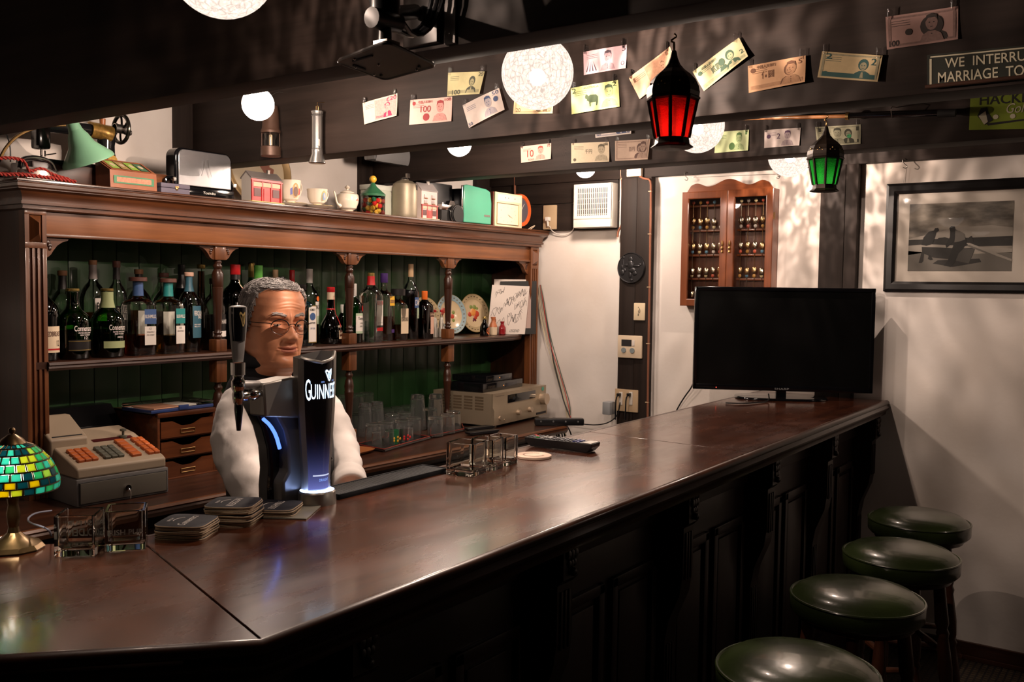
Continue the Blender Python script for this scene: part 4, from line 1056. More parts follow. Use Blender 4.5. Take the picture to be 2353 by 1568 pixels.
# silver shell behind and its rim
def shell(u,v):
 p=ff(u,v,-.004);q=(u-.5)*2;hw=wdt(v);return p+(-face)*.0+fx*(.006*q)
b=MB();b.grid(lambda u,v:shell(u,v),16,24)
b.grid(lambda u,v:ff(0,v,-.004)+fx*(-.006)+(-face)*(.050*u)+fx*(.012*u),4,24)
b.grid(lambda u,v:ff(1,v,-.004)+fx*.006+(-face)*(.050*u)+fx*(-.012*u),4,24)
b.grid(lambda u,v:(ff(0,v,-.004)+fx*.006)*(1-u)+(ff(1,v,-.004)-fx*.006)*u+(-face)*.050,4,24)
b.build('silver_shell',silv,t,ang=50)
b=MB();b.tube([ff(u/12,1,-.001)+Vector((0,0,.001)) for u in range(13)],.0035,6);b.build('rim',silv,t)
gl=glow('logo_white',(.62,.80,1.0),3.2)
b=MB();text_on(b,'UINNESS',lambda u,v:ff(u,v,.0012),.235,.698,.985,.815);text_on(b,'G',lambda u,v:ff(u,v,.0012),.10,.688,.225,.85);b.v and b.build('lettering',gl,t,ang=0,fix=False)
def harp(b,fn,u0,v0,u1,v1):
 f=lambda a,c:fn(u0+(u1-u0)*a,v0+(v1-v0)*c)
 out=[(0,.86),(.10,1),(.28,.98),(.45,.86),(.62,.84),(.80,.95),(1,1),(.96,.6),(.86,.2),(.66,0),(.52,.02)]
 inn=[(.14,.78),(.20,.84),(.30,.82),(.46,.70),(.64,.69),(.78,.78),(.84,.80),(.82,.56),(.74,.26),(.64,.12),(.58,.14)]
 vs=[f(*p) for p in out]+[f(*p) for p in inn];n=len(out)
 b.add(vs,[(i,(i+1)%n,n+(i+1)%n,n+i) for i in range(n)])
 for k in range(5):
  x=.34+k*.09;b.add([f(x,.70),f(x+.03,.70),f(x+.03+.02*k/5,.30-.03*k),f(x+.02*k/5,.32-.03*k)],[(0,1,2,3)])
b=MB();harp(b,lambda u,v:ff(u,v,.0012),.58,.832,.78,.93);b.build('harp_emblem',gl,t,ang=0,fix=False)
b=MB();text_on(b,'ESTD',lambda u,v:ff(u,v,.0012),.48,.825,.56,.838);text_on(b,'1759',lambda u,v:ff(u,v,.0012),.80,.825,.88,.838);text_on(b,'DRAUGHT',lambda u,v:ff(u,v,.0012),.45,.075,.85,.095);b.build('small_lettering',glow('logo_blue',(.25,.42,1),1.2),t,ang=0,fix=False)
b=MB();b.grid(lambda u,v:ff(.22+.72*u,.115+.010*v,.0012),10,1);b.build('light_line',glow('line_glow',(.7,.75,1),.9),t,ang=0,fix=False)
# body column behind, bridge to the tap and the second column
back=-face;sd=-fx
def px_to(px,py,Y):p=onY(px,py,Y);return Vector((p.x-o.x,p.y-o.y,p.z-BAR))
Yt=o.y+.035
def slabp(nm,pts,dep,m,Y=None,bev=.004):
 Y=Y or Yt;q=[px_to(x,y,Y) for x,y in pts]
 for k_ in q:k_.z=max(k_.z,.0005)
 b=MB();b.prism([(p.x,p.z) for p in q],-dep,(0,Y-o.y,0),(1,0,0),(0,0,1));ob=b.build(nm,m,t,ang=30)
 md=ob.modifiers.new('b','BEVEL');md.width=bev;md.segments=2;md.limit_method='ANGLE';return ob
slabp('column',[(652,1165),(650,1110),(664,1085),(664,1030),(655,990),(636,955),(620,930),(712,930),(730,1165)],.055,dsil,bev=.006)
slabp('bridge',[(606,882),(668,868),(720,868),(720,962),(610,959)],.050,silv,Y=Yt-.012,bev=.004)
slabp('bridge_cap',[(574,893),(590,885),(606,882),(606,896),(574,896)],.045,silv,bev=.002)
slabp('rear_panel',[(575,897),(606,890),(610,960),(640,985),(662,1035),(655,1110),(655,1168),(620,1168),(619,1120),(622,1080),(618,1030),(606,985),(592,955),(580,930)],.040,M['gloss_black'],Y=Yt+.03,bev=.008)
b=MB();q=[px_to(x,y,Yt+.022-.001) for x,y in((596,962),(612,976),(626,1000),(634,1030))]
b.tube([p+Vector((0,-.012,0)) for p in q],.004,8,1);b.build('light_strip',glow('led_blue',(.10,.22,1.0),2.2),t)
# tap and its handle
hx=547;Yh=Yt+.0
H=lambda px,py:px_to(px,py,Yh)
mp_=mpp(H(hx,850)+o+Vector((0,0,0)))
a_=H(547,832);z_=a_.z
def hz(y):return H(547,y).z
cxh=a_.x
b=MB();prof=[(11.5,832),(13,822),(15,800),(18,770),(20,745),(20.5,720),(20,706)]
top_h=MB();top_h.lathe([(r*m_px,hz(y)) for r,y in prof]+[(14*m_px,hz(703)),(.001,hz(702))],32,(cxh,Yh-o.y,0),ay=.62,p=2.6);top_h.build('handle',dsil,t,ang=50)
def hf(u,v,d=0):
 y=826+(704-826)*v;i=0
 r=None
 ys=[q[1] for q in prof]
 for(r0_,y0_),(r1_,y1_) in zip(prof,prof[1:]):
  if y<=y0_ and y>=y1_:r=r0_+(r1_-r0_)*(y0_-y)/(y0_-y1_)
 if r is None:r=20
 a=-PI/2-.35+(u-.5)*1.9
 return Vector((cxh+math.cos(a)*(r*m_px+.0006+d),Yh-o.y+math.sin(a)*(r*m_px+.0006+d)*.70,hz(y)))
b=MB();b.grid(lambda u,v:hf(u,.35+.63*v),10,10);b.build('handle_face',M['gloss_black'],t,ang=60)
b=MB();harp(b,lambda u,v:hf(u,v,.001),.50,.62,.88,.90);b.build('harp_emblem',mat('harp_gold',(.62,.45,.18),.35,.5),t,ang=0,fix=False)
b=MB();b.lathe([(13*m_px,hz(862)),(13.5*m_px,hz(834))],24,(cxh,Yh-o.y,0),p=4);b.build('collar',M['chrome'],t,ang=30)
b=MB();b.lathe([(7*m_px,hz(932)),(10*m_px,hz(926)),(12.5*m_px,hz(916)),(13*m_px,hz(906)),(11*m_px,hz(900)),(14*m_px,hz(893)),(15.5*m_px,hz(885)),(14.5*m_px,hz(876)),(11*m_px,hz(870)),(12*m_px,hz(863))],24,(cxh,Yh-o.y,0));b.build('tap_body',M['chrome'],t,ang=50)
b=MB();p0=Vector((cxh,Yh-o.y,hz(913)));b.turned(p0,p0+Vector((.055,.0,.003)),[(.009,0),(.011,.3),(.008,.45),(.012,.6),(.011,.8),(.006,1)],14);b.build('tap_shank',M['chrome'],t)
b=MB();p0=Vector((cxh,Yh-o.y,hz(885)));b.turned(p0+Vector((.0,0,0)),Vector((H(600,893).x,Yh-o.y+.01,hz(892))),[(.008,0),(.010,.4),(.010,1)],14);b.build('tap_pipe',dsil,t)
b=MB();b.lathe([(.001,hz(991)),(4.5*m_px,hz(990)),(6*m_px,hz(975)),(9.5*m_px,hz(940)),(9*m_px,hz(930))],20,(cxh+.001,Yh-o.y,0));b.build('spout',M['gloss_black'],t)
b=MB();b.box((-.03,.10,-.001),(.16,.10,.006),.002)
# ------------------------------------------------------------ stained glass lamp on the bar wing
lp=onZ(30,1275,BAR+.005);lp=onZ(32,1262,BAR)
t=thing('stained_glass_lamp','small lit stained glass table lamp with bronze stem on the bar','lamp',(lp.x,lp.y,BAR));ml=mpp(lp);o=lp
bronze=mat('bronze',(.16,.10,.045),.32,.9,noise=.3,scale=80)
LZ=lambda y:onY(30,y,lp.y)[2]-BAR
b=MB();b.lathe([(64*ml,0),(66*ml,.003),(58*ml,.010),(44*ml,.014),(26*ml,.022),(14*ml,.030),(11*ml,.04)],10,(0,0,0));b.build('base',bronze,t,ang=20)
b=MB();b.lathe([(11*ml,.038),(9*ml,LZ(1220)),(13*ml,LZ(1200)),(15*ml,LZ(1180)),(11*ml,LZ(1160)),(13*ml,LZ(1145)),(22*ml,LZ(1138)),(8*ml,LZ(1130)),(8*ml,LZ(1000))],20);b.build('stem',bronze,t)
b=MB();b.ball((0,0,LZ(990)),8*ml,12);b.lathe([(30*ml,LZ(1018)),(22*ml,LZ(1008)),(8*ml,LZ(998))],20);b.build('finial',bronze,t)
sp_=[(28,1019),(45,1026),(62,1040),(76,1056),(86,1074),(93,1092),(97,1108),(95,1124)]
cols=[(.10,.45,.25),(.55,.60,.10),(.75,.62,.02),(.12,.50,.42),(.03,.14,.16),(.45,.60,.18)]
gm_=[]
for i,c in enumerate(cols):
 m=bpy.data.materials.new('stained_%d'%i);m.use_nodes=True;nt=m.node_tree;L=nt.links.new;pb_=nt.nodes['Principled BSDF']
 pb_.inputs['Base Color'].default_value=(c[0]*.3,c[1]*.3,c[2]*.3,1);pb_.inputs['Roughness'].default_value=.12
 tl=nt.nodes.new('ShaderNodeBsdfTranslucent');tl.inputs[0].default_value=(*c,1);mm=nt.nodes.new('ShaderNodeMixShader');mm.inputs[0].default_value=.7
 L(pb_.outputs[0],mm.inputs[1]);L(tl.outputs[0],mm.inputs[2]);L(mm.outputs[0],nt.nodes['Material Output'].inputs[0]);gm_.append(m)
nseg=24;rnd=random.Random(3)
for r_ in range(len(sp_)-1):
 (r0,y0_),(r1,y1_)=sp_[r_],sp_[r_+1];z0_,z1_=LZ(y0_),LZ(y1_)
 g_=.10
 def pt(u,v,d=0):
  a=u*2*PI/nseg;rr=(r0+(r1-r0)*v)*ml+d;return(math.cos(a)*rr,math.sin(a)*rr,z0_+(z1_-z0_)*v)
 vs=[pt(u,v,d) for d in(0,.002) for u,v in((g_,g_),(1-g_,g_),(1-g_,1-g_),(g_,1-g_))]
 fs=[(0,1,2,3),(7,6,5,4),(0,4,5,1),(1,5,6,2),(2,6,7,3),(3,7,4,0)]
 meshes=[]
 for c in range(len(cols)):
  me=bpy.data.meshes.new('glass_tile');me.from_pydata(vs,[],fs);me.materials.append(gm_[c]);meshes.append(me)
 for s in range(nseg):
  ob=link('glass_tile',meshes[rnd.choice([0,1,2,3,3,4,5,0] if r_>1 else[0,4,5,4,3])],t);ob.rotation_euler.z=2*PI*(s+(.5 if r_%2 else 0))/nseg
b=MB()
for r_,(rr,yy) in enumerate(sp_):
 b.tube([(math.cos(2*PI*i/48)*rr*ml,math.sin(2*PI*i/48)*rr*ml,LZ(yy)) for i in range(48)],.0016,5,closed=True)
for r_ in range(len(sp_)-1):
 for s in range(nseg):
  a=2*PI*(s+(.5 if r_%2 else 0))/nseg;(r0,y0_),(r1,y1_)=sp_[r_],sp_[r_+1]
  b.cyl((math.cos(a)*r0*ml,math.sin(a)*r0*ml,LZ(y0_)),(math.cos(a)*r1*ml,math.sin(a)*r1*ml,LZ(y1_)),.0014,seg=5)
lead=b.build('lead_came',bronze,t);lead['kind']='stuff'
b=MB();b.ball((0,0,LZ(1075)),.014,12);b.build('bulb',glow('small_bulb',(1,.9,.75),14),t)
l=bpy.data.lights.new('table_lamp_light','POINT');l.energy=.6;l.color=(1,.9,.75);l.shadow_soft_size=.012
lo=bpy.data.objects.new('table_lamp_light',l);COL.objects.link(lo);lo.parent=t;lo.location=(-.02,-.02,LZ(1085))
mb=MB();c_=[onZ(118,1232,BAR+.003),onZ(112,1215,BAR+.04),onY(58,1200,1.7),onY(75,1180,1.75),onY(118,1174,1.8)]
mb.tube(c_,.0018,6,2);tag(mb.build('lamp_cord',mat('blue_grey_cord',(.18,.19,.25),.4),None),'thin pale cord looping behind the stained glass lamp','cord')
# ------------------------------------------------------------ square glass ashtrays
agl=solid_glass('thick_glass',(.96,.98,.94))
def tumbler_box(p,w,h,rz,label,letter=None):
 t=thing('square_glass',label,'glass container',(p[0],p[1],BAR),rz,group='square glass holders on the bar')
 wl=.006
 b=MB();b.lathe([(.0005,.0003),(w/2-.001,.0003),(w/2,.0015),(w/2,h-.001),(w/2-.001,h),(w/2-wl+.001,h),(w/2-wl,h-.001),(w/2-wl,.017),(w/2-wl-.004,.013),(.0005,.012)],72,p=22);b.build('body',agl,t,ang=30)
 if letter:
  b=MB();pf_=mat('etched_print',(.34,.32,.30),.6)
  for s_,v0,v1,mir in letter:text_on(b,s_,lambda u,v:Vector(((u-.5)*w*.86*(-1 if mir else 1),(w/2-.001)*(1 if mir else-1),h*v)),0,v0,1,v1,bold=.02)
  b.build('lettering',pf_,t,ang=0,fix=False)
 return t
W_=.073
a1=(onZ(118,1283,BAR)+onZ(222,1280,BAR))/2;d1=onZ(222,1280,BAR)-onZ(118,1283,BAR);r1_=math.atan2(d1.y,d1.x);nrm=Vector((-d1.y,d1.x,0)).normalized()
hA=onY(170,1168,a1.y)[2]-BAR
tumbler_box(a1+nrm*W_/2,d1.length*.93,.070,r1_,'square glass container nearest the stained glass lamp, mirrored lettering',[('IRISH PUB',.55,.68,True),('GOLDEN',.28,.48,True)])
a2=(onZ(232,1272,BAR)+onZ(335,1265,BAR))/2;d2=onZ(335,1265,BAR)-onZ(232,1272,BAR);r2_=math.atan2(d2.y,d2.x);nrm=Vector((-d2.y,d2.x,0)).normalized()
tumbler_box(a2+nrm*W_/2+Vector((.003,0,0)),d2.length*.93,.070,r2_,'square glass container lettered IRISH PUB beside the coaster stacks',[('IRISH PUB',.40,.54,False)])
def trio(c0,c1,c2,lab,ytop):
 A,B,C_=onZ(*c0,BAR),onZ(*c1,BAR),onZ(*c2,BAR)  # left, front, right base corners
 w=((B-A).length+(C_-B).length)/2;cen=(A+C_)/2;d=C_-B
 h=onY(c1[0],ytop,B.y)[2]-BAR
 tumbler_box(cen,w*.88,h,math.atan2(d.y,d.x),lab)
trio((1027,1092),(1073,1102),(1116,1085),'square glass container in front of a row of three, nearest the fount',1026)
trio((1080,1080),(1125,1087),(1158,1074),'square glass container in the middle of the row of three',1015)
trio((1118,1068),(1153,1075),(1190,1064),'square glass container at the far end of the row of three, by the round coaster',1008)
# ------------------------------------------------------------ coasters
edge_c=mat('coaster_board',(.46,.34,.22),.8,noise=.2,scale=200);top_c=mat('coaster_slate_print',(.022,.022,.027),.7,noise=.3,scale=60,spec=.25);prt=mat('coaster_print',(.50,.46,.42),.6)
def coaster_mesh(a,prints):
 b=MB();b.mi=0;b.lathe([(a/2*.99,0),(a/2,.0005),(a/2,.0022),(a/2*.99,.0026)],40,p=6)
 o_=b.build('coaster',[edge_c,top_c],None,ang=40);me=o_.data
 for p in me.polygons:
  p.material_index=1 if p.normal.z>.9 and p.center.z>.002 else 0
 return o_
rc=random.Random(5)
def stack(px,py,n,rz,where,word,blue=False):
 c=onZ(px,py,BAR);a=.095;z=BAR
 for i in range(n):
  o_=coaster_mesh(a,None);tx=rc.uniform(-.002,.002);ty_=rc.uniform(-.002,.002)
  tilt=rc.uniform(-.004,.004)
  o_.location=(c.x+tx,c.y+ty_,z);o_.rotation_euler=(tilt,-tilt,rz+rc.uniform(-.06,.06));z+=.0042 if i in(2,6) else .0031
  top=i==n-1
  nth=['bottom','second','third','fourth','fifth','sixth','seventh','eighth','ninth','tenth','eleventh'][min(i,10)]
  lab='top coaster with printed lettering on the %s'%where if top else '%s coaster counted up from the bar in the %s'%(nth,where)
  tag(o_,lab,'coaster','coasters in the %s'%where)
  if top:
   b=MB();f=lambda u,v:Vector(((u-.5)*a,(v-.5)*a,.0029))
   text_on(b,word,f,.14,.40,.86,.56,shear=.15)
   for k in range(12):
    q0,q1=.15*PI+k*.12,.15*PI+(k+1)*.12
    b.add([f(.5+.26*math.cos(q0),.52+.24*math.sin(q0)),f(.5+.26*math.cos(q1),.52+.24*math.sin(q1)),f(.5+.24*math.cos(q1),.52+.22*math.sin(q1)),f(.5+.24*math.cos(q0),.52+.22*math.sin(q0))],[(0,1,2,3)])
   text_on(b,'IRISH',f,.38,.80,.62,.86);b.build('lettering',prt,o_,ang=0,fix=False)
stack(430,1228,8,.50,'low coaster stack beside the glass containers','Connemara')
stack(538,1199,12,.56,'tall middle coaster stack on the bar','KILBEGGAN')
stack(634,1179,5,.58,'coaster stack against the beer fount','BUSHMILLS',True)
c=onZ(650,1178,BAR);b=MB();b.box((0,0,.0),(.125,.10,.003),.001);o_=b.build('card',mat('grey_card',(.16,.15,.12),.35),None);o_.location=(c.x+.012,c.y-.010,BAR+.0015);o_.rotation_euler.z=.56
o_.location.z=BAR+.0016;tag(o_,'flat dark card lying under the coasters beside the fount','card')
c=onZ(1226,1051,BAR);t=thing('round_coaster','round cork coaster with a printed ring beside the glass containers','coaster',(c.x,c.y,BAR))
b=MB();b.lathe([(.049,0),(.050,.001),(.050,.006),(.049,.007),(.001,.007)],48);b.build('disc',mat('cork',(.62,.46,.36),.75),t,ang=30)
b=MB()
for k in range(26):
 q0,q1=k*.2,(k+.9)*.2;r_=.030
 b.add([(r_*math.cos(q0),r_*math.sin(q0),.0074),(r_*math.cos(q1),r_*math.sin(q1),.0074),(.84*r_*math.cos(q1),.84*r_*math.sin(q1),.0074),(.84*r_*math.cos(q0),.84*r_*math.sin(q0),.0074)],[(0,1,2,3)])
b.build('printed_ring',mat('print_brown',(.30,.20,.15),.8),t,ang=0,fix=False)
# rubber bar mat along the back edge
A,B,C_,D_=onZ(779,1146,BAR),onZ(1030,1086,BAR),onZ(1040,1064,BAR),onZ(779,1112,BAR)
A=Vector((1.452,1.490,BAR));
d=(B-A);L_=d.length;t=thing('bar_mat','long black ribbed rubber bar mat along the back edge of the bar','bar mat',tuple(A),math.atan2(d.y,d.x));Wm=.082
b=MB();b.bb((0,0,0),(L_,Wm,.004),.001);b.bb((0,0,0),(L_,.006,.012),.002);b.bb((0,Wm-.006,0),(L_,Wm,.012),.002);b.bb((0,0,0),(.006,Wm,.012),.002);b.bb((L_-.006,0,0),(L_,Wm,.012),.002);b.build('tray',mat('rubber',(.008,.009,.011),.75,spec=.2),t)
rib=MB();rib.bb((0,.007,.004),(.0035,Wm-.007,.011),.0008);r0_=rib.build('rib',mat('rubber_rib',(.035,.037,.042),.55),t);k=int((L_-.014)/.0068)
r0_.location.x=.008
for i in range(1,k):
 q=r0_.copy();COL.objects.link(q);q.location.x=.008+i*.0068
# remote control on the bar
def remote(p,L_,w,h,rz,label,zbase,hero=True,name='remote_control'):
 t=thing(name,label,'remote control',(p[0],p[1],zbase),rz)
 b=MB();b.grid(lambda u,v:Vector(((u-.5)*L_,(v-.5)*w,h+.002*math.sin(u*PI))),12,2)
 pr=[]
 prof=[(-.5,h),(-.5+.01,h*.5),(-.40,.002),(.0,.004),(.42,.001),(.49,h*.6),(.5,h)]
 b=MB();b.prism([(a*L_,z) for a,z in prof],-w,(0,w/2*-1,0),(1,0,0),(0,0,1));b.v=[Vector((v.x,v.y,v.z)) for v in b.v]
 ob=b.build('body',M['black'],t,ang=30);md=ob.modifiers.new('b','BEVEL');md.width=.002;md.segments=2;md.limit_method='ANGLE'
 if not hero:return t
 sgn=1
 def y_(v):return((v-.5)*w*.8)
 ymin=min(v.co.y for v in ob.data.vertices);ymax=max(v.co.y for v in ob.data.vertices);yc=(ymin+ymax)/2
 cb_={'r':mat('button_red',(.5,.03,.02),.4),'g':mat('button_green',(.05,.35,.06),.4),'k':mat('button_grey',(.10,.10,.11),.4),'w':mat('button_pale',(.45,.44,.42),.4),'b':mat('button_blue',(.05,.06,.2),.4)}
 for i in range(13):
  for j in range(4):
   if i in(4,5) and j in(1,2):continue
   cc_='r' if(i,j) in((0,3),(1,2)) else 'g' if(i,j)==(2,0) else 'w' if i in(3,) else 'b' if i>10 else 'k'
   b=MB();b.box((0,0,0),(L_*.034,w*.15,.003),.001);k_=b.build('button',cb_[cc_],t);k_.location=(-L_*.44+i*L_*.060,yc+(j-1.5)*w*.2,h+.001)
 b=MB();b.box((-L_*.44+4.5*L_*.060,yc,h+.001),(L_*.06,w*.32,.004),.0015);b.build('cursor_pad',cb_['w'],t)
 b=MB();b.bb((L_*.36,ymin+.003,h-.0005),(L_*.48,ymax-.003,h+.0012));b.build('silver_end',silv,t)
 return t
ra,rb=onZ(1228,1026,BAR),onZ(1378,1044,BAR);d=rb-ra
remote((ra+rb)/2+Vector((.01,.022,0)),.225,.054,.028,math.atan2(d.y,d.x),'black remote control with coloured buttons lying on the bar',BAR)
# ------------------------------------------------------------ the barman
def lerp_tab(tab,z):
 if z<=tab[0][0]:return tab[0][1:]
 for a,b in zip(tab,tab[1:]):
  if z<=b[0]:
   t=(z-a[0])/(b[0]-a[0]);t=t*t*(3-2*t)*.5+t*.5
   return tuple(p+(q-p)*t for p,q in zip(a[1:],b[1:]))
 return tab[-1][1:]
HT=[(-.235,.066,.046,.074),(-.185,.056,.040,.066),(-.155,.055,.048,.067),(-.140,.056,.062,.069),(-.128,.054,.078,.071),(-.116,.053,.0885,.074),(-.100,.059,.092,.078),(-.078,.067,.092,.084),(-.050,.073,.091,.091),(-.022,.0755,.089,.096),(.0,.0765,.089,.099),(.022,.0775,.092,.102),(.048,.0775,.0925,.103),(.070,.074,.087,.099),(.088,.066,.077,.089),(.101,.052,.061,.072),(.110,.033,.039,.048),(.1135,.014,.017,.022),(.1145,.001,.001,.001)]
def G(x,z,cx,cz,sx,sz):return math.exp(-.5*((x-cx)/sx)**2-.5*((z-cz)/sz)**2)
def headp(a,z,off=0.0,feat=True):
 w,f,b=lerp_tab(HT,z);w+=off;f+=off;b+=off
 ca,sa=math.cos(a),math.sin(a)
 p=2.35 if ca>0 else 2.1
 k=(abs(ca)**p+abs(sa)**p)**(-1.0/p)
 x=w*sa*k;y=-(f if ca>0 else b)*ca*k
 if z<-.12:y+=.012*min(1,(-.12-z)/.08)
 if feat and ca>0 and z>-.15:
  e=0.0;ax=abs(x)
  e+=.0085*G(x,z,0,.004,.0075,.020)  # bridge
  e+=.0215*G(x,z,0,-.033,.0115,.0130)  # nose tip
  e+=.0090*G(x,z,0,-.015,.0095,.014)
  e+=.0110*G(ax,z,.0155,-.037,.0062,.0070)  # wings
  e-=.0050*G(x,z,0,-.049,.010,.004)
  e-=.0125*G(ax,z,.030,.000,.0145,.0085)  # sockets
  e-=.0040*G(ax,z,.014,.004,.006,.012)
  e+=.0075*G(ax,z,.031,-.001,.0100,.0065)  # lids over the eyeball
  e-=.0025*G(ax,z,.031,-.0025,.0120,.0014)  # eye slit
  e+=.0050*G(ax,z,.030,.020,.018,.0065)  # brow
  e-=.0022*G(ax,z,.031,.0100,.013,.0020)  # lid crease
  e+=.0030*G(ax,z,.031,-.0150,.012,.0040);e-=.0022*G(ax,z,.030,-.0200,.014,.0020)  # bags
  e+=.0065*G(ax,z,.044,-.036,.018,.018)  # cheeks
  fx_=.017+(-.036-z)*.42
  if-.078<z<-.030:e-=.0032*math.exp(-.5*((ax-fx_)/.0026)**2)*math.sin(PI*(z+.078)/.048)
  e+=.0060*G(x,z,0,-.062,.020,.0055)+.0060*G(x,z,0,-.0735,.017,.0050)
  e-=.0052*math.exp(-.5*((z+.0672-.0028*(ax/.026)**2)/.0014)**2)*(1 if ax<.026 else math.exp(-((ax-.026)/.003)**2))
  e-=.0030*G(x,z,0,-.054,.0028,.0040)
  e-=.0040*G(x,z,0,-.0850,.016,.0045)
  e+=.0065*G(x,z,0,-.105,.017,.011)
  e+=.0050*G(ax,z,.046,-.092,.015,.016)  # jowls
  e-=.0022*math.exp(-.5*((ax-.031-(-.070-z)*.25)/.0026)**2)*(1 if-.10<z<-.070 else 0)
  for i,zz in enumerate((.042,.050,.058)):  # forehead creases
   e-=.0012*math.exp(-.5*((z-zz-.004*math.cos(x*60))/.0013)**2)*math.exp(-(ax/.034)**4)
  e-=.0018*G(ax,z,.0045,.020,.0014,.006)
  y-=e*max(0.0,ca)**.35
 return Vector((x,y,z))
HZ=onY(626,741,2.05)
man=thing('person','grey-haired man in glasses, white shirt and black waistcoat standing behind the bar','person',(HZ.x+.01,2.08,0));mo=man.location.copy()
HC=Vector((HZ.x,2.05,HZ.z))-mo;HR=Euler((math.radians(2),math.radians(2),-.19)).to_matrix()
def hd(v):return HC+HR@v
def skinmat():
 m=mat('skin',(.80,.345,.185),.42,noise=.14,scale=55,bump=.12,sub=.12,spec=.45);return m
skin=skinmat();lipm=mat('lip_skin',(.56,.19,.12),.42,noise=.1,scale=60)
b=MB();NA,NZ=170,150
zz=[-.235+(.3495)*(j/NZ) for j in range(NZ+1)]
zz=sorted(set([round(-.235+.105*j/26,5) for j in range(26)]+[round(-.130+.19*j/120,5) for j in range(121)]+[round(.060+.0545*math.sin(PI/2*j/26),5) for j in range(1,27)]))
vs=[]
aa=[(-1+2*i/NA) for i in range(NA)];aa=[PI*(q*.45+.55*q**3) if True else 0 for q in aa]
for z in zz:
 for a in aa:vs.append(hd(headp(a,z)))
n=len(aa);fs=[]
b.m=[]
for j in range(len(zz)-1):
 for i in range(n):fs.append((j*n+i,j*n+(i+1)%n,(j+1)*n+(i+1)%n,(j+1)*n+i))
fs.append(tuple((len(zz)-1)*n+i for i in range(n)))
b.add(vs,fs)
for k,f in enumerate(fs[:-1]):
 j,i=divmod(k,n);lo=headp(aa[i],zz[j]);ax=abs(lo.x)
 if abs(aa[i])<1 and ax<.024 and-.0775+.002*(ax/.02)**2<lo.z-.0028*(ax/.026)**2<-.0590-.004*(ax/.024)**2:b.m[k]=1
b.build('head_and_neck',[skin,lipm],man,ang=80,fix=False)
# ears
for s in(-1,1):
 e=MB();ec=Vector((s*.077,.012,-.008))
 e.add([hd(ec+Vector((s*(.003+.010*r)*(1 if r else .4)+s*.004*math.cos(q),.021*r*math.cos(q)*(1 if math.cos(q)>0 else .75)+.006*r,.033*r*math.sin(q)*(1 if math.sin(q)>0 else 1.05)))) for r in(0.0001,.45,.75,1.0,1.02) for q in[2*PI*i/24 for i in range(24)]],[(j*24+i,j*24+(i+1)%24,(j+1)*24+(i+1)%24,(j+1)*24+i) for j in range(4) for i in range(24)])
 e.tube([hd(ec+Vector((s*.013,.021*math.cos(q)*(1 if math.cos(q)>0 else .75)+.006,.033*math.sin(q)))) for q in[-1.9+4.4*i/20 for i in range(21)]],[.0034]*20+[.002],8)
 e.ball(hd(ec+Vector((s*.008,-.004,-.032))),.0085,12,(.7,1,1.2));e.ball(hd(ec+Vector((s*.004,-.010,-.006))),.006,10)
 e.build('ear',skin,man,ang=80)
# eyes under narrow lids
for s in(-1,1):
 q=Vector((s*.031,0,-.0025));y=headp(math.atan2(.031*s,.08),-.0025)[1]
 e=MB();e.ball(hd(Vector((s*.031,-.0800,-.0028))),.0100,16,(1,.55,.32));o_=e.build('eye',mat('eye_white',(.55,.48,.42),.15),man)
 e=MB();e.ball(hd(Vector((s*.031-.001,-.0842,-.0028))),.0036,12,(1,.5,.8));e.build('iris',mat('iris',(.012,.008,.006),.1),o_)
 e=MB();e.tube([hd(Vector((s*.031+t*.0115,-.0838+abs(t)**2*.0045,.0008-abs(t+.2*s)*.0018))) for t in(-1,-.5,0,.5,1)],.0010,6);e.build('eyelid_line',mat('lid_line',(.10,.04,.025),.6),o_)
# hair
gh=mat('grey_hair',(.21,.19,.18),.7,noise=.35,scale=120,bump=.3);gh2=mat('pale_grey_hair',(.50,.47,.45),.65);gh3=mat('dark_grey_hair',(.075,.066,.060),.5)
def hairline(a):
 """lowest z with hair for angle a (0 = face forwards)"""
 q=abs(a)
 if q<.55:return .111-.012*q
 if q<1.05:return .104-(q-.55)*.05
 if q<1.30:return .079-(q-1.05)/.25*.084
 if q<1.48:return-.005-(q-1.30)/.18*.030
 if q<1.85:return-.035+(q-1.48)/.37*.060
 if q<2.05:return .025-(q-1.85)/.2*.075
 return-.050-(q-2.05)/1.1*.05
def thick(a,z):
 h=hairline(a);t=max(0,min(1,(z-h)/.02));q=abs(a)
 base=.0090 if q>1.1 else .0045
 if z>.085:base=min(base,.0065)
 return-.002+(base+.002)*t**.6
b=MB();NA2=120;hz_=[-.11+.2245*math.sin(PI/2*j/70) for j in range(71)]
aa2=[2*PI*i/NA2-PI for i in range(NA2)]
vs=[];rh=random.Random(11)
from mathutils import noise as mnoise
for z in hz_:
 for a in aa2:
  p=headp(a,max(z,-.234),0,False);t_=thick(a,z);nn=mnoise.noise(Vector((math.sin(a)*9,math.cos(a)*9,z*26)))*.0022
  d_=Vector((p.x,p.y,p.z*.9)).normalized();vs.append(hd(p+d_*(t_+(nn if t_>.002 else 0))))
n=NA2;fs=[]
for j in range(len(hz_)-1):
 for i in range(n):
  if all(thick(aa2[ii%n],hz_[jj])>-.0015 for ii in(i,i+1) for jj in(j,j+1)):fs.append((j*n+i,j*n+(i+1)%n,(j+1)*n+(i+1)%n,(j+1)*n+i))
b.add(vs,fs+[tuple((len(hz_)-1)*n+i for i in range(n))]);cap_=b.build('hair',gh,man,ang=80,fix=False)
b=MB();b2=MB();b3=MB()
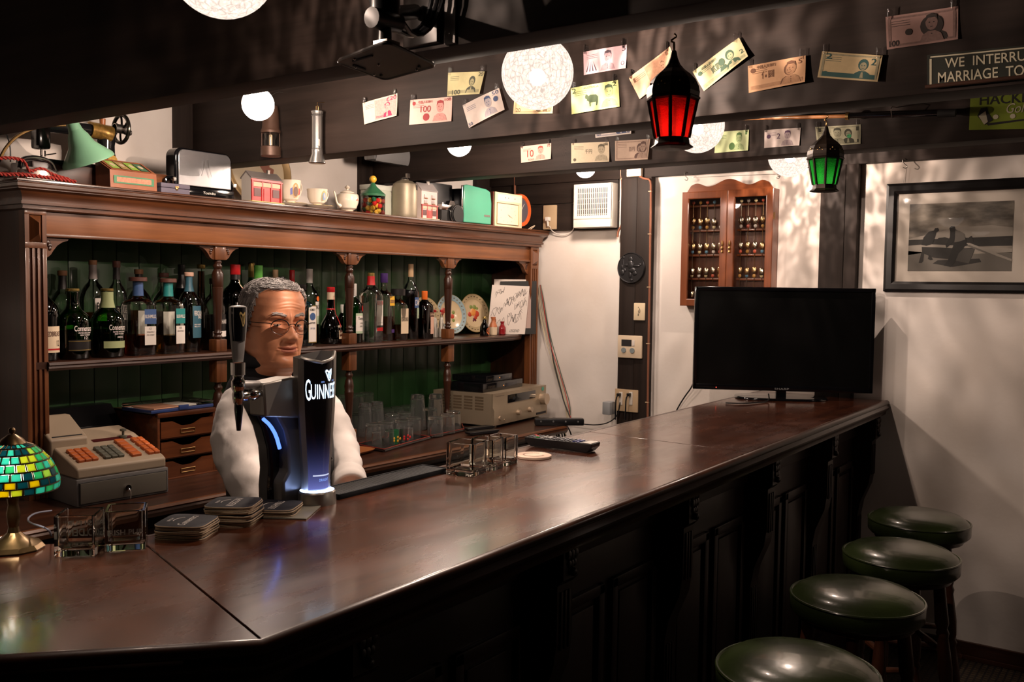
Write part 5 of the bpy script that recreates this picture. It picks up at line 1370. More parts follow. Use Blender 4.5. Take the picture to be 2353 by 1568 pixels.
for k in range(1500):
 a=rh.uniform(-PI,PI);h=hairline(a);z=h+(.113-h)*rh.random()**.8
 if abs(a)<1.0:z=rh.uniform(.090,.1135)
 pts=[];side=1 if a>0 else-1
 aa_,z_=a,z;L_=6
 for i in range(L_):
  p=headp(aa_,min(z_,.1142),0,False);d_=Vector((p.x,p.y,p.z)).normalized()
  lift=.0075+.0035*rh.random() if abs(a)>1.05 else .0045+.003*rh.random()
  pts.append(hd(p+d_*(lift-.004*(i/L_)**2+(.001 if i==0 else 0))))
  if z_>.07 and abs(aa_)<1.6:aa_+=-.10+rh.uniform(-.03,.03);z_+=rh.uniform(-.002,.002)
  else:z_-=.0055+rh.uniform(-.001,.001);aa_+=side*.035+rh.uniform(-.012,.012)
 (b,b2,b3)[rh.choice((0,1,1,2,0))].tube(pts,[.0007,.0008,.0008,.0007,.0005,.0002],3)
for mb_,m_,nm in((b,gh,'hair_strands'),(b2,gh2,'hair_strands'),(b3,gh3,'hair_strands')):
 o_=mb_.build(nm,m_,man,ang=80,fix=False);o_['kind']='stuff'
# eyebrows
for s in(-1,1):
 e=MB()
 for k in range(46):
  u=k/45;x=s*(.013+.034*u);z=.0225+.006*math.sin(u*2.6)+rh.uniform(-.003,.003);a0=math.atan2(x,.085)
  def S(x_,z_):
   p=min((headp(math.atan2(x_,.088)*q_,z_) for q_ in(.8,.9,1.0,1.1,1.2)),key=lambda v:abs(v.x-x_));return p
  p=S(x,z);q2=S(x+s*.006,z+.002);e.tube([hd(p+Vector((0,-.0008,0))),hd((p+q2)/2+Vector((0,-.004,.001))),hd(q2+Vector((s*.002,-.0035,-.001)))],[.0010,.0009,.0003],4)
 o_=e.build('eyebrow',gh2,man,ang=80,fix=False)
# spectacles worn by the man move with him
gl_=bpy.data.objects.new('spectacles',None);COL.objects.link(gl_);gl_.parent=man;gl_.empty_display_size=.01
fm=mat('spectacle_metal',(.02,.018,.016),.25,.6)
for s in(-1,1):
 c_=Vector((s*.0325,-.1010,-.006));rx,rz=.0235,.0195
 ring=[c_+Vector((rx*math.cos(q),abs(s*.0325+rx*math.cos(q))**2*4.5-.004,rz*math.sin(q))) for q in[2*PI*i/32 for i in range(32)]]
 e=MB();e.tube([hd(v) for v in ring],.0007,6,closed=True)
 e.tube([hd(v) for v in ring[1:16]],.0016,6);e.build('rim',fm,gl_)
 e=MB();e.add([hd(v) for v in ring],[tuple(range(32))]);e.build('lens',glass('lens_glass',(.97,.96,.95),1.1),gl_,ang=0)
 e=MB();o1=c_+Vector((s*rx,.006,.008));e.tube([hd(o1),hd(o1+Vector((s*.006,.006,.001))),hd(Vector((s*.084,-.06,.002))),hd(Vector((s*.087,-.01,.003))),hd(Vector((s*.086,.018,0))),hd(Vector((s*.084,.034,-.018)))],.0012,6,1);e.build('temple_arm',fm,gl_)
e=MB();e.tube([hd(Vector((-.0105,-.1035,-.001))),hd(Vector((-.005,-.110,.003))),hd(Vector((.005,-.110,.003))),hd(Vector((.0105,-.1035,-.001)))],.0011,6,1);e.build('bridge',fm,gl_)
# torso
TC=onY(648,950,2.10)-mo;TC.z=0;TYAW=.58
TR=Matrix.Rotation(TYAW,3,'Z')
TT=[(.72,.165,.120,0),(.85,.165,.122,0),(1.00,.172,.125,0),(1.10,.180,.124,0),(1.17,.182,.116,.004),(1.215,.168,.102,.010),(1.248,.135,.084,.016),(1.272,.098,.070,.020),(1.295,.072,.062,.020),(1.310,.064,.058,.020)]
def torso(a,z,off=0,lean=True):
 w,d,yo=lerp_tab(TT,z);w+=off;d+=off
 ca,sa=math.cos(a),math.sin(a);p=2.5;k=(abs(ca)**p+abs(sa)**p)**(-1/p)
 v=Vector((w*sa*k,-d*ca*k+yo,z));v=TR@v
 hx_=HC.x-TC.x;f=max(0,(z-.95)/.4)**1.5
 return v+TC+Vector(((hx_)*f*.8,-.02*f,0))
SR=onY(545,926,1.99)-mo;ER=onY(558,1068,1.92)-mo;WR=onY(618,1190,1.79)-mo
SL=onY(752,930,2.16)-mo;EL=onY(790,1022,2.10)-mo;WL=onY(803,1110,1.93)-mo
shirtm=mat('white_shirt',(.78,.72,.68),.8,bump=.35,scale=26,sheen=.2)
b=MB()
def loft(b,fn,z0,z1,nz,na,off=0):
 vs=[fn(2*PI*i/na,z0+(z1-z0)*j/nz,off) for j in range(nz+1) for i in range(na)]
 fs=[(j*na+i,j*na+(i+1)%na,(j+1)*na+(i+1)%na,(j+1)*na+i) for j in range(nz) for i in range(na)]+[tuple(reversed(range(na))),tuple(nz*na+i for i in range(na))]
 b.add(vs,fs)
loft(b,torso,.74,1.275,24,40,-.012)
def arm(b,S,E,W_,r):
 pts=[S+Vector((0,.01,.025))*1,S.lerp(E,.25),S.lerp(E,.6),E,E.lerp(W_,.25),E.lerp(W_,.6),W_]
 b.tube(pts,r,20,0)
 return pts
b.ball(SR+Vector((.015,.01,-.005)),.050,20);b.ball(SL+Vector((-.015,.01,0)),.050,20)
def smoothpts(P_,r,k=3):
 for _ in range(k):
  Q,R_=[P_[0]],[r[0]]
  for i in range(len(P_)-1):Q+=[P_[i]*.75+P_[i+1]*.25,P_[i]*.25+P_[i+1]*.75];R_+=[r[i]*.75+r[i+1]*.25,r[i]*.25+r[i+1]*.75]
  P_,r=Q+[P_[-1]],R_+[r[-1]]
 return P_,r
P_,r_=smoothpts([SR+Vector((.03,.01,.03)),SR,SR.lerp(ER,.5)+Vector((-.020,0,0)),ER+Vector((.0,0,0)),ER.lerp(WR,.45),WR,WR+(WR-ER)*.2],[.034,.046,.062,.066,.058,.048,.044],2)
r_=[q*(1+.05*math.sin(i*2.1)+.03*math.sin(i*5.3)) for i,q in enumerate(r_)]
b.tube(P_,r_,22)
P_,r_=smoothpts([SL+Vector((-.03,.01,.03)),SL,SL.lerp(EL,.5),EL,EL.lerp(WL,.6),WL],[.034,.044,.048,.047,.045,.043],2)
r_=[q*(1+.05*math.sin(i*2.3)) for i,q in enumerate(r_)]
b.tube(P_,r_,22)
sh_=b.build('shirt',shirtm,man,ang=0)
md=sh_.modifiers.new('join','REMESH');md.mode='VOXEL';md.voxel_size=.010;md.use_smooth_shade=True
md=sh_.modifiers.new('soft','SMOOTH');md.factor=.6;md.iterations=6
tx=bpy.data.textures.new('folds','CLOUDS');tx.noise_scale=.045
e_=bpy.data.objects.new('fold_space',None)
md=sh_.modifiers.new('folds','DISPLACE');md.texture=tx;md.strength=.012;md.mid_level=.5;md.texture_coords='LOCAL'
# rolled cuffs
cuffm=mat('white_cuff',(.80,.74,.70),.75,bump=.2,scale=40)
for E_,W_,nm in((ER,WR,'cuff'),(EL,WL,'cuff')):
 d_=(W_-E_).normalized();b=MB();a0=W_-d_*.035
 b.turned(a0,W_+d_*.035,[(.045,0),(.050,.03),(.051,.4),(.050,.55),(.052,.6),(.051,.96),(.047,1),(.040,.98)],28);b.build('cuff',cuffm,man,ang=60)
# waistcoat: torso shell a little larger, open in a V at the neck
vestm=mat('black_waistcoat',(.010,.010,.013),.75,bump=.15,scale=120)
b=MB();na,nz=72,50;z0,z1=.76,1.296
def vest(u,v,off=.012):
 z=z0+(z1-z0)*v;al=max(.004,(z-1.06)/.236*1.0) if z>1.06 else .004
 return torso(al+(2*PI-2*al)*u,z,off)
b.grid(lambda u,v:vest(u,v),na,nz);v_=b.build('waistcoat',vestm,man,ang=80,fix=False)
md=v_.modifiers.new('thick','SOLIDIFY');md.thickness=.006;md.offset=1
b=MB()
for k in range(4):
 p_=torso(.03,1.03-k*.075,.019);b.ball(p_,.007,10,(1,.5,1))
 b.build('button',M['gloss_black'],man);b=MB()
# stand collar of the waistcoat
b=MB()
def collar(u,v):
 z=1.296-0*v;q=abs(u-.5)*2
 lo=vest(.5+(u-.5)*.98,1.0,.013)  # top edge of the waistcoat
 hi_c=Vector((HC.x,HC.y+.018,0));a=PI+(u-.5)*2*(PI-1.0)*.98
 hi=hi_c+TR@Vector((math.sin(a)*.070,-math.cos(a)*.074,1.296+.052*(1-q**2)+.004))
 return lo*(1-v)+hi*v+(lo-hi_c-Vector((0,0,lo.z))).normalized()*.010*math.sin(v*PI)
b.grid(collar,40,5);c_=b.build('waistcoat_collar',vestm,man,ang=80,fix=False);md=c_.modifiers.new('t','SOLIDIFY');md.thickness=.006
# shirt collar
b=MB()
def scollar(u,v):
 a=(u-.5)*2*PI*.86+PI;q=abs(u-.5)*2;r=.068
 c=Vector((HC.x*.9+TC.x*.1,HC.y*.7+TC.y*.3+.010,0))
 return c+TR@Vector((math.sin(a)*(r+.008*(1-v)),-math.cos(a)*(r+.012*(1-v)),1.262-.035*max(0,q-.5)*2+.040*v*(1-.25*q)+.018*(1-q)))
b.grid(scollar,36,4);c_=b.build('shirt_collar',cuffm,man,ang=80,fix=False);md=c_.modifiers.new('t','SOLIDIFY');md.thickness=.003
# trousers and shoes, mostly behind the bar
b=MB()
for s in(-1,1):
 hp=TC+TR@Vector((s*.085,0,.80));kn=TC+TR@Vector((s*.10,-.015,.44));an=TC+TR@Vector((s*.11,.01,.06))
 b.tube([hp+Vector((0,0,.02)),hp.lerp(kn,.5),kn,kn.lerp(an,.5),an],[.088,.080,.062,.058,.056],18)
loft(b,lambda a,z,off=0:torso(a,z,.004),.72,.86,5,36)
tr_=b.build('trousers',mat('black_cloth',(.012,.012,.014),.85),man,ang=0);md=tr_.modifiers.new('join','REMESH');md.mode='VOXEL';md.voxel_size=.016;md.use_smooth_shade=True
for s in(-1,1):
 f_=TC+TR@Vector((s*.11,-.05,0));b=MB();b.at(tuple(f_),(0,0,TYAW));b.lathe([(.05,0),(.052,.01),(.050,.03),(.040,.055),(.028,.07),(.001,.072)],20,ay=2.5,ax=.85);b.build('shoe',M['gloss_black'],man)
# hands hanging below the counter edge
def hand(W_,D,up,s):
 """palm with four fingers and a thumb, slightly curled"""
 D=D.normalized();side=D.cross(up).normalized()*s;nrm_=side.cross(D).normalized()*s
 vs,es,rs=[],[],[]
 def ch(pts,rad,root):
  i0=len(vs);vs.extend(pts);rs.extend(rad);es.append((root,i0));es.extend((i0+i,i0+i+1) for i in range(len(pts)-1))
 vs.append(W_-D*.03);rs.append(.024);vs.append(W_+D*.02);rs.append(.023);es.append((0,1))
 for i,(o_,L_) in enumerate(((-.030,.070),(-.010,.080),(.010,.075),(.029,.058))):
  k=W_+D*(.085-abs(o_)*.2)+side*o_;m1=W_+D*.045+side*o_*.8
  c1=k+D*L_*.42-nrm_*L_*.12;c2=c1+D*L_*.30-nrm_*L_*.22;c3=c2+D*L_*.12-nrm_*L_*.22
  ch([m1,k,c1,c2,c3],[.013,.0105,.0088,.0078,.0062],1)
 t0=W_+D*.025-side*.024;ch([t0,t0+D*.028-side*.018-nrm_*.008,t0+D*.052-side*.020-nrm_*.018,t0+D*.070-side*.014-nrm_*.024],[.014,.0115,.0095,.0075],1)
 me=bpy.data.meshes.new('hand');me.from_pydata([tuple(v) for v in vs],es,[]);o_=link('hand',me,man)
 me.materials.append(skin)
 sk=o_.modifiers.new('skin','SKIN');sk.use_smooth_shade=True
 for v,r in zip(me.skin_vertices[0].data,rs):v.radius=(r,r)
 me.skin_vertices[0].data[1].use_root=True
 sb=o_.modifiers.new('sub','SUBSURF');sb.levels=1;sb.render_levels=1
hand(WR+(WR-ER).normalized()*.03,(WR-ER)+Vector((0,0,-.03)),Vector((0,-1,.3)),1)
hand(WL+(WL-EL).normalized()*.04,(WL-EL),Vector((0,-1,.3)),-1)
# ------------------------------------------------------------ bottles on the shelf
GL=dict(clear=glass('bottle_clear',(.95,.97,.95),1.6,.03),green=glass('bottle_green',(.10,.34,.06),1.5,.03),dgreen=glass('bottle_dark_green',(.012,.05,.012),1.6,.03),brown=glass('bottle_brown',(.06,.018,.006),1.6,.03),blue=glass('bottle_blue',(.10,.42,.52),1.4,.03),amber=glass('bottle_amber',(.40,.20,.05),1.4,.03),bgreen=glass('bottle_bright_green',(.04,.45,.08),1.5,.03))
LQ=dict(amber=glass('liquid_amber',(.80,.36,.08),.3),gold=glass('liquid_gold',(.92,.70,.25),.3),red=glass('liquid_red',(.12,.004,.004),.3),dark=mat('liquid_dark',(.012,.006,.004),.2),clear=glass('liquid_clear',(.93,.95,.95),.5),tan=glass('liquid_tan',(.68,.30,.10),.3),green=mat('liquid_green',(.01,.05,.005),.2))
def col(name,c,r=.45,**k):return mat('p_'+name,c,r,**k)
CC=dict(cork=col('cork_cap',(.22,.10,.045),.6),black=col('cap_black',(.012,.010,.010),.3),gold=col('cap_gold',(.45,.32,.10),.3,metal=.8),red=col('cap_red',(.42,.012,.015),.35),green=col('cap_green',(.10,.36,.06),.35),white=col('cap_white',(.62,.58,.54),.4),tan=col('cap_tan',(.55,.36,.20),.5),orange=col('cap_orange',(.75,.15,.02),.4),purple=col('cap_purple',(.05,.02,.12),.35),blue=col('cap_blue',(.05,.10,.24),.4),teal=col('cap_teal',(.02,.20,.19),.4),grey=col('cap_grey',(.20,.17,.16),.4),brown=col('cap_brown',(.09,.03,.02),.5),petrol=col('cap_petrol',(.03,.10,.14),.45),pink=col('cap_pink',(.62,.38,.28),.5),cream=col('lab_cream',(.66,.52,.36),.7),paper=col('lab_white',(.72,.66,.60),.7),yellow=col('lab_yellow',(.75,.42,.03),.5),olive=col('lab_olive',(.30,.34,.16),.6),lgreen=col('lab_green',(.42,.52,.36),.5))
SHP=dict(
 round=[(.92,0),(1,.015),(1,.56),(.97,.61),(.86,.67),(.60,.73),(.36,.77),(.29,.81),(.27,.92)],
 squat=[(.92,0),(1,.02),(1,.50),(.97,.56),(.86,.62),(.64,.67),(.46,.71),(.38,.76),(.34,.84),(.36,.92),(.34,.95)],
 square=[(.94,0),(1,.015),(1,.62),(.97,.66),(.80,.70),(.45,.735),(.34,.76),(.31,.90)],
 boxy=[(.94,0),(1,.015),(1,.66),(.96,.70),(.70,.76),(.42,.80),(.33,.84),(.32,.93)],
 bell=[(.88,0),(1,.03),(1.02,.14),(.98,.26),(.86,.36),(.60,.46),(.42,.53),(.34,.62),(.31,.92)],
 tall=[(.92,0),(1,.012),(1,.60),(.95,.65),(.72,.71),(.42,.76),(.33,.80),(.30,.93)],
 small=[(.9,0),(1,.02),(1,.45),(.8,.58),(.45,.72),(.40,.86)])
BN=[0]
def bottle(px,ytop,wpx,Y,shape,label,gl,liq=None,cap=('black',.10,1.15),capsule=None,labels=(),texts=(),p=2.0,ay=1.0,seal=None,base_z=SZ,group='bottles on the back bar shelf',ribbon=False,name='bottle'):
 pos=onY(px,760,Y);top=onY(px,ytop,Y).z;Hh=top-base_z;R=wpx/2*mpp(pos)
 t=thing(name,label,'bottle',(pos.x,Y,base_z),0,group)
 prof=[(r*R,z*Hh) for r,z in SHP[shape]]
 sq=p>2
 def add_lathe(b,pr):
  # round neck on a squarish body
  if not sq:b.lathe(pr,28,ay=ay);return
  kz=.70*Hh;lo=[q for q in pr if q[1]<=kz];hi=[q for q in pr if q[1]>=kz*.97]
  n=40;vs=[]
  for r,z in pr:
   pe=p if z<Hh*.63 else max(2.0,p-(z-Hh*.63)/(Hh*.12)*(p-2))
   ayy=ay if z<Hh*.63 else ay+(1-ay)*min(1,(z-Hh*.63)/(Hh*.13))
   for i in range(n):
    a=2*PI*i/n+PI/4/5;ca,sa=math.cos(a),math.sin(a);k=(abs(ca)**pe+abs(sa)**pe)**(-1/pe);vs.append((ca*k*r,sa*k*r*ayy,z))
  fs=[(j*n+i,j*n+(i+1)%n,(j+1)*n+(i+1)%n,(j+1)*n+i) for j in range(len(pr)-1) for i in range(n)]+[tuple(reversed(range(n)))]
  b.add(vs,fs)
 b=MB();add_lathe(b,prof);b.build('glass_body',GL[gl],t,ang=50)
 if liq:
  lc,lv=liq;pr=[]
  for(r,z),(r2,z2) in zip(prof,prof[1:]):
   if z>lv*Hh:break
   pr.append((max(.001,r-.0022),z+(.005 if z==0 else 0)))
   if z2>lv*Hh:pr.append((max(.001,r+(r2-r)*(lv*Hh-z)/(z2-z)-.0022),lv*Hh))
  b=MB();add_lathe(b,pr+[(.001,lv*Hh)]);b.build('liquid',LQ[lc],t,ang=50)
 nr=prof[-1][0]
 if capsule:
  cc_,h0=capsule;b=MB();z0=h0*Hh
  def rat(z):
   for(r,a),(r2,a2) in zip(prof,prof[1:]):
    if a<=z<=a2:return r+(r2-r)*(z-a)/(a2-a)
   return nr
  b.lathe([(rat(z0)+.001,z0),(rat((z0+Hh)/2)+.001,(z0+Hh*.95)/2),(nr+.0012,Hh*.95)],20);b.build('capsule',CC[cc_],t)
 c0,ch,cr=cap;h=ch*Hh
 b=MB();b.lathe([(nr*cr*.96,Hh-h),(nr*cr,Hh-h+.001),(nr*cr,Hh-.0015),(nr*cr*.9,Hh),(.001,Hh)],22);b.build('cap',CC[c0],t,ang=40)
 def fn(u,v,d=0.0,half=.8):
  x=(u-.5)*2;rr=1.0;z=v*Hh
  for(r,a),(r2,a2) in zip(prof,prof[1:]):
   if a<=z<=a2:rr=(r+(r2-r)*(z-a)/(a2-a));break
  if sq:return Vector((x*half*rr,-rr*ay-.0006-d,z))
  a=x*half;return Vector((math.sin(a)*(rr+.0005+d),-math.cos(a)*(rr+.0005+d)*ay,z))
 for k,(c_,u0,v0,u1,v1) in enumerate(labels):
  b=MB();d=.0002*k;b.grid(lambda a,c:fn(u0+(u1-u0)*a,v0+(v1-v0)*c,d),8,2 if v1<.58 else 4);b.build('label',CC[c_],t,ang=60,fix=False)
 byc={}
 for s_,c_,u0,v0,u1,v1 in texts:byc.setdefault(c_,[]).append((s_,u0,v0,u1,v1))
 for c_,L_ in byc.items():
  b=MB()
  for s_,u0,v0,u1,v1 in L_:text_on(b,s_,lambda a,c:fn(a,c,.0011),u0,v0,u1,v1,bold=.01 if len(s_)>3 else 0)
  b.build('lettering',CC[c_],t,ang=0,fix=False)
 if seal:
  c_,u,v,r=seal;b=MB();poly_on(b,lambda a,c:fn(a,c,.0014),disc(u,v,r,r*R*1.6/Hh,14));b.build('seal',CC[c_],t,ang=0,fix=False)
 if ribbon:
  b=MB();b.lathe([(nr+.003,Hh*.60),(nr+.004,Hh*.61),(nr+.003,Hh*.625)],20);b.grid(lambda a,c:fn(.52+.05*math.sin(c*5)+a*.09+.10*(1-c),.30+.55*c,.003),2,12);b.build('ribbon',CC['red'],t,fix=False)
 return t
B=bottle;F1,F2,F3=2.905,2.985,3.07
B(101,640,66,F1,'round','dark bottle with cream label ending REAST, half hidden by the pilaster','dgreen',('dark',.5),labels=[('cream',.2,.10,1.0,.42),('red',.2,.13,1.0,.15)],texts=[('REDBREAST','brown',.25,.30,.98,.36),('12','black',.75,.18,.88,.25)])
B(168,663,76,F1,'squat','squat dark green bottle with pale lettering Connemara and 12','green',('green',.42),cap=('gold',.04,1.12),labels=[('black',.02,.12,.98,.28),('gold',.02,.13,.98,.14),('gold',.02,.255,.98,.265)],texts=[('Connemara','paper',.22,.40,.96,.48),('PEATED SINGLE MALT','paper',.36,.365,.92,.385),('IRISH WHISKEY','paper',.42,.335,.86,.355),('12','paper',.58,.285,.72,.325)])
B(247,663,74,F1,'squat','squat dark green bottle with Connemara lettering and olive neck band','green',('green',.42),cap=('gold',.04,1.12),capsule=('olive',.72),labels=[('olive',.02,.14,.98,.24)],texts=[('Connemara','paper',.22,.40,.96,.48),('PEATED SINGLE MALT','paper',.36,.365,.92,.385),('IRISH WHISKEY','paper',.42,.335,.86,.355),('ORIGINAL','paper',.52,.285,.80,.31)])
B(145,622,58,F3,'round','clear bottle with cork stopper and black neck behind the green bottles','clear',('amber',.42),cap=('cork',.06,1.35),capsule=('black',.78),labels=[('paper',.3,.15,.8,.36)])
B(215,598,60,F2+.035,'round','tall clear bottle lettered EGAN between the two green bottles','clear',('tan',.45),cap=('cork',.05,1.15),capsule=('grey',.80),labels=[('paper',.25,.36,.95,.60)],texts=[("EGAN'S",'black',.34,.48,.94,.56),('IRISH WHISKEY','black',.38,.43,.90,.45)])
B(269,600,46,F2+.02,'tall','clear bottle with black cap and POGUES lettering behind the second green bottle','clear',('dark',.30),cap=('brown',.07,1.25),capsule=('black',.80),labels=[('black',.1,.25,.9,.52)],texts=[('POGUES','paper',.2,.44,.85,.50)])
B(318,637,68,F1+.01,'square','square clear bottle with royal blue BUSHMILLS label','clear',('amber',.26),cap=('brown',.055,1.9),capsule=('blue',.76),labels=[('blue',.47,.40,1.02,.59),('paper',.47,.13,1.0,.37)],texts=[('BUSHMILLS','paper',.49,.475,1.0,.52),('12','black',.68,.33,.78,.355),('SINGLE MALT','grey',.56,.29,.92,.31),('IRISH WHISKEY','grey',.56,.25,.92,.27)],p=5,ay=.8)
B(387,640,64,F1+.015,'square','square clear bottle with teal BUSHMILLS label','clear',('gold',.24),cap=('brown',.055,1.9),capsule=('teal',.76),labels=[('teal',.55,.40,1.02,.60),('paper',.55,.13,1.0,.37)],texts=[('BUSHMILLS','paper',.57,.475,1.0,.52),('10','black',.70,.33,.82,.355),('SINGLE MALT','grey',.62,.29,.95,.31)],p=5,ay=.8)
B(320,619,56,F3,'round','bottle with cork stopper behind the blue labelled square bottle','clear',('tan',.5),cap=('cork',.06,1.3),capsule=('black',.82),labels=[('paper',.1,.2,.7,.5)])
B(377,627,52,F3,'round','bottle with wide brown stopper behind the teal labelled square bottle','clear',('tan',.5),cap=('brown',.06,1.6),labels=[('paper',.1,.2,.8,.5)])
B(418,608,46,F3+.01,'tall','black bottle standing behind the Ferculle Falls bottle','dgreen',('dark',.6),cap=('black',.12,1.2),capsule=('black',.72))
B(435,626,52,F1+.02,'round','clear bottle with petrol blue FERCULLEN FALLS label and pink stopper','clear',('gold',.22),cap=('pink',.05,1.5),capsule=('petrol',.76),labels=[('petrol',.30,.18,1.1,.58)],texts=[('FERCULLEN','paper',.38,.46,1.0,.52),('FALLS','paper',.62,.42,1.0,.46),('IRISH WHISKEY','paper',.38,.34,.86,.355),('SMALL BATCH','paper',.38,.315,.80,.33)])
B(463,608,50,F3,'bell','amber bottle with a gold trimmed clear neck behind the first column','amber',('dark',.5),cap=('gold',.05,1.2),labels=[('cream',.2,.25,.8,.35)])
B(491,640,54,F1+.045,'round',"dark labelled bottle lettered KINAHAN'S behind the first column",'clear',('dark',.5),cap=('black',.08,1.3),labels=[('black',.05,.28,1.0,.50),('paper',.05,.19,1.0,.27)],texts=[("KINAHAN'S",'paper',.16,.37,.98,.43)])
B(541,608,68,F2-.02,'tall','big dark green bottle with red cap and cream neck strip beside the first column','dgreen',('dark',.6),cap=('red',.12,1.15),capsule=('black',.82),labels=[('cream',.52,.60,.62,.82),('paper',.15,.30,.9,.55)],seal=('red',.58,.70,.09))
B(578,604,44,F3+.02,'tall','bottle with tan capsule behind the barman, left of the green capped one','green',('dark',.5),cap=('gold',.18,1.1))
B(594,610,58,F2,'tall','green capped bottle behind the barman','green',('dark',.5),cap=('green',.18,1.15),labels=[('cream',.2,.3,.9,.6)])
B(633,620,36,F3+.02,'tall','bottle with tan cap behind the hair of the barman','clear',('tan',.5),cap=('tan',.12,1.2))
B(647,636,38,F2,'tall','black capped bottle with silver lid top behind the barman','clear',('tan',.5),cap=('black',.14,1.25),labels=[('paper',.2,.3,.9,.55)])
B(671,621,36,F3-.04,'tall','bottle with bright red cap right of the barman','clear',('clear',.5),cap=('red',.19,1.15),labels=[('paper',.2,.3,.9,.55)])
B(693,654,54,F1+.01,'square','blue glass bottle with black stopper and tall white label lettered BOMBAY','blue',None,cap=('black',.09,1.3),labels=[('gold',.52,.05,1.10,.66),('paper',.55,.065,1.07,.645)],texts=[('BOMBAY','black',.62,.57,1.0,.61),('SAPPHIRE','black',.62,.36,1.0,.39),('DRY GIN','blue',.66,.27,.98,.30)],seal=('blue',.81,.48,.20),p=4,ay=.8)
B(711,618,44,F2+.035,'tall','clear bottle with white cap and BACARDI label','clear',('clear',.5),cap=('white',.19,1.12),labels=[('lgreen',.45,.26,1.05,.56),('paper',.45,.37,1.05,.56)],texts=[('BACARDI','black',.48,.46,1.04,.52)],seal=('orange',.68,.60,.16))
B(760,660,52,F1+.03,'bell','brown bell-shaped bottle with red ribbon and Grand Marnier label','brown',('dark',.3),cap=('red',.09,1.15),capsule=('cream',.78),labels=[('cream',.52,.09,1.12,.33),('brown',.56,.14,1.08,.24)],texts=[('Grand Marnier','cream',.57,.17,1.07,.22)],ribbon=True)
B(786,700,22,F3,'tall','slim bottle with white neck between brown bell bottle and column','brown',('dark',.5),cap=('white',.25,1.3))
B(811,652,44,F1+.02,'tall','bright green bottle with red seal and Tanqueray label behind the second column','bgreen',('green',.3),cap=('white',.21,1.25),labels=[('lgreen',.2,.16,1.12,.50),('paper',.2,.20,1.12,.46)],texts=[('Tanqueray','black',.36,.38,1.1,.44),('LONDON','black',.52,.32,1.0,.345),('DRY GIN','black',.52,.27,1.0,.295)],seal=('red',.86,.58,.20))
B(852,627,50,F1+.01,'boxy','square clear bottle with red capsule and BEEFEATER label','clear',('clear',.3),cap=('gold',.08,1.0),capsule=('red',.82),labels=[('paper',.50,.24,1.0,.60),('red',.50,.16,1.0,.21)],texts=[('BEEFEATER','red',.51,.54,.99,.59),('LONDON','grey',.62,.52,.88,.53),('LONDON DRY GIN','grey',.56,.27,.94,.285)],p=6,ay=.75)
B(882,628,42,F1+.03,'square',"clear bottle with purple and yellow cap and yellow GORDON'S label",'clear',('tan',.36),cap=('purple',.14,1.35),labels=[('yellow',.55,.52,1.02,.66),('purple',.72,.12,1.0,.17)],texts=[("GORDON'S",'purple',.58,.56,1.0,.61)],p=4,ay=.8)
B(914,664,40,F1+.02,'boxy','squat square amaretto bottle with big black cap and DISARONNO label','clear',('tan',.30),cap=('black',.13,2.6),labels=[('cream',.22,.13,1.0,.62)],texts=[('DISARONNO','black',.27,.37,.95,.45)],p=5,ay=.9)
B(943,607,38,F1+.03,'tall','tall dark red bottle with tan capsule and CAMPARI label','clear',('red',.66),cap=('tan',.17,1.1),labels=[('blue',.30,.42,1.18,.56),('lgreen',.55,.28,1.1,.42)],texts=[('CAMPARI','paper',.32,.45,1.16,.53)],seal=('brown',.84,.31,.12))
B(975,669,36,F1+.02,'boxy','brown square bottle with orange cap and slanted white label','brown',('dark',.3),cap=('orange',.18,1.2),labels=[('pink',.60,.10,1.0,.48),('brown',.50,.46,1.04,.56)],texts=[('COINTREAU','cream',.52,.49,1.02,.53)],p=5,ay=.9,ribbon=False)
B(999,712,13,F1+.03,'small','first of two small white bottles with red caps, next to the brown square bottle','clear',None,cap=('red',.09,1.3),labels=[('paper',-1.2,.02,2.2,.72)],group='small white bottles with red caps')
B(1014,712,13,F1+.03,'small','second of two small white bottles with red caps, next to the plates','clear',None,cap=('red',.09,1.3),labels=[('paper',-1.2,.02,2.2,.72)],group='small white bottles with red caps')
B(1113,728,21,F1-.01,'small','miniature brown bottle with gold cap before the signed boards','brown',('dark',.4),cap=('gold',.12,1.1),seal=('orange',.72,.26,.5),group='miniatures before the signed boards')
# little jugs
def jug(px,y0,wpx,m1,m2,label,handle=True):
 Y=F1-.005;p=onY(px,760,Y);h=onY(px,y0,Y).z-SZ;R=wpx/2*mpp(p)
 t=thing('small_jug',label,'jug',(p.x,Y,SZ),0,'miniatures before the signed boards')
 b=MB();b.lathe([(R*.75,0),(R*.95,h*.03),(R,h*.25),(R*.98,h*.45)],24);b.build('lower_body',m1,t)
 b=MB();b.lathe([(R*.98,h*.45),(R*.9,h*.58),(R*.5,h*.74),(R*.45,h*.85),(R*.62,h*.97),(R*.60,h),(R*.45,h*.97),(R*.40,h*.80)],24);b.build('upper_body',m2,t)
 if handle:b=MB();b.tube([(R*.45,0,h*.88),(R*.9,0,h*.92),(R*1.05,0,h*.78),(R*.85,0,h*.62)],R*.12,6,2);b.build('handle',m2,t)
terra=mat('terracotta',(.50,.16,.06),.35,coat=.3);mar=mat('maroon_glaze',(.28,.015,.02),.15,coat=.6)
jug(1133,729,19,CC['cream'],terra,'small stoneware jug, terracotta above cream, before the signed boards')
jug(1154,739,17,mar,mar,'small glossy maroon jug before the signed boards',False)
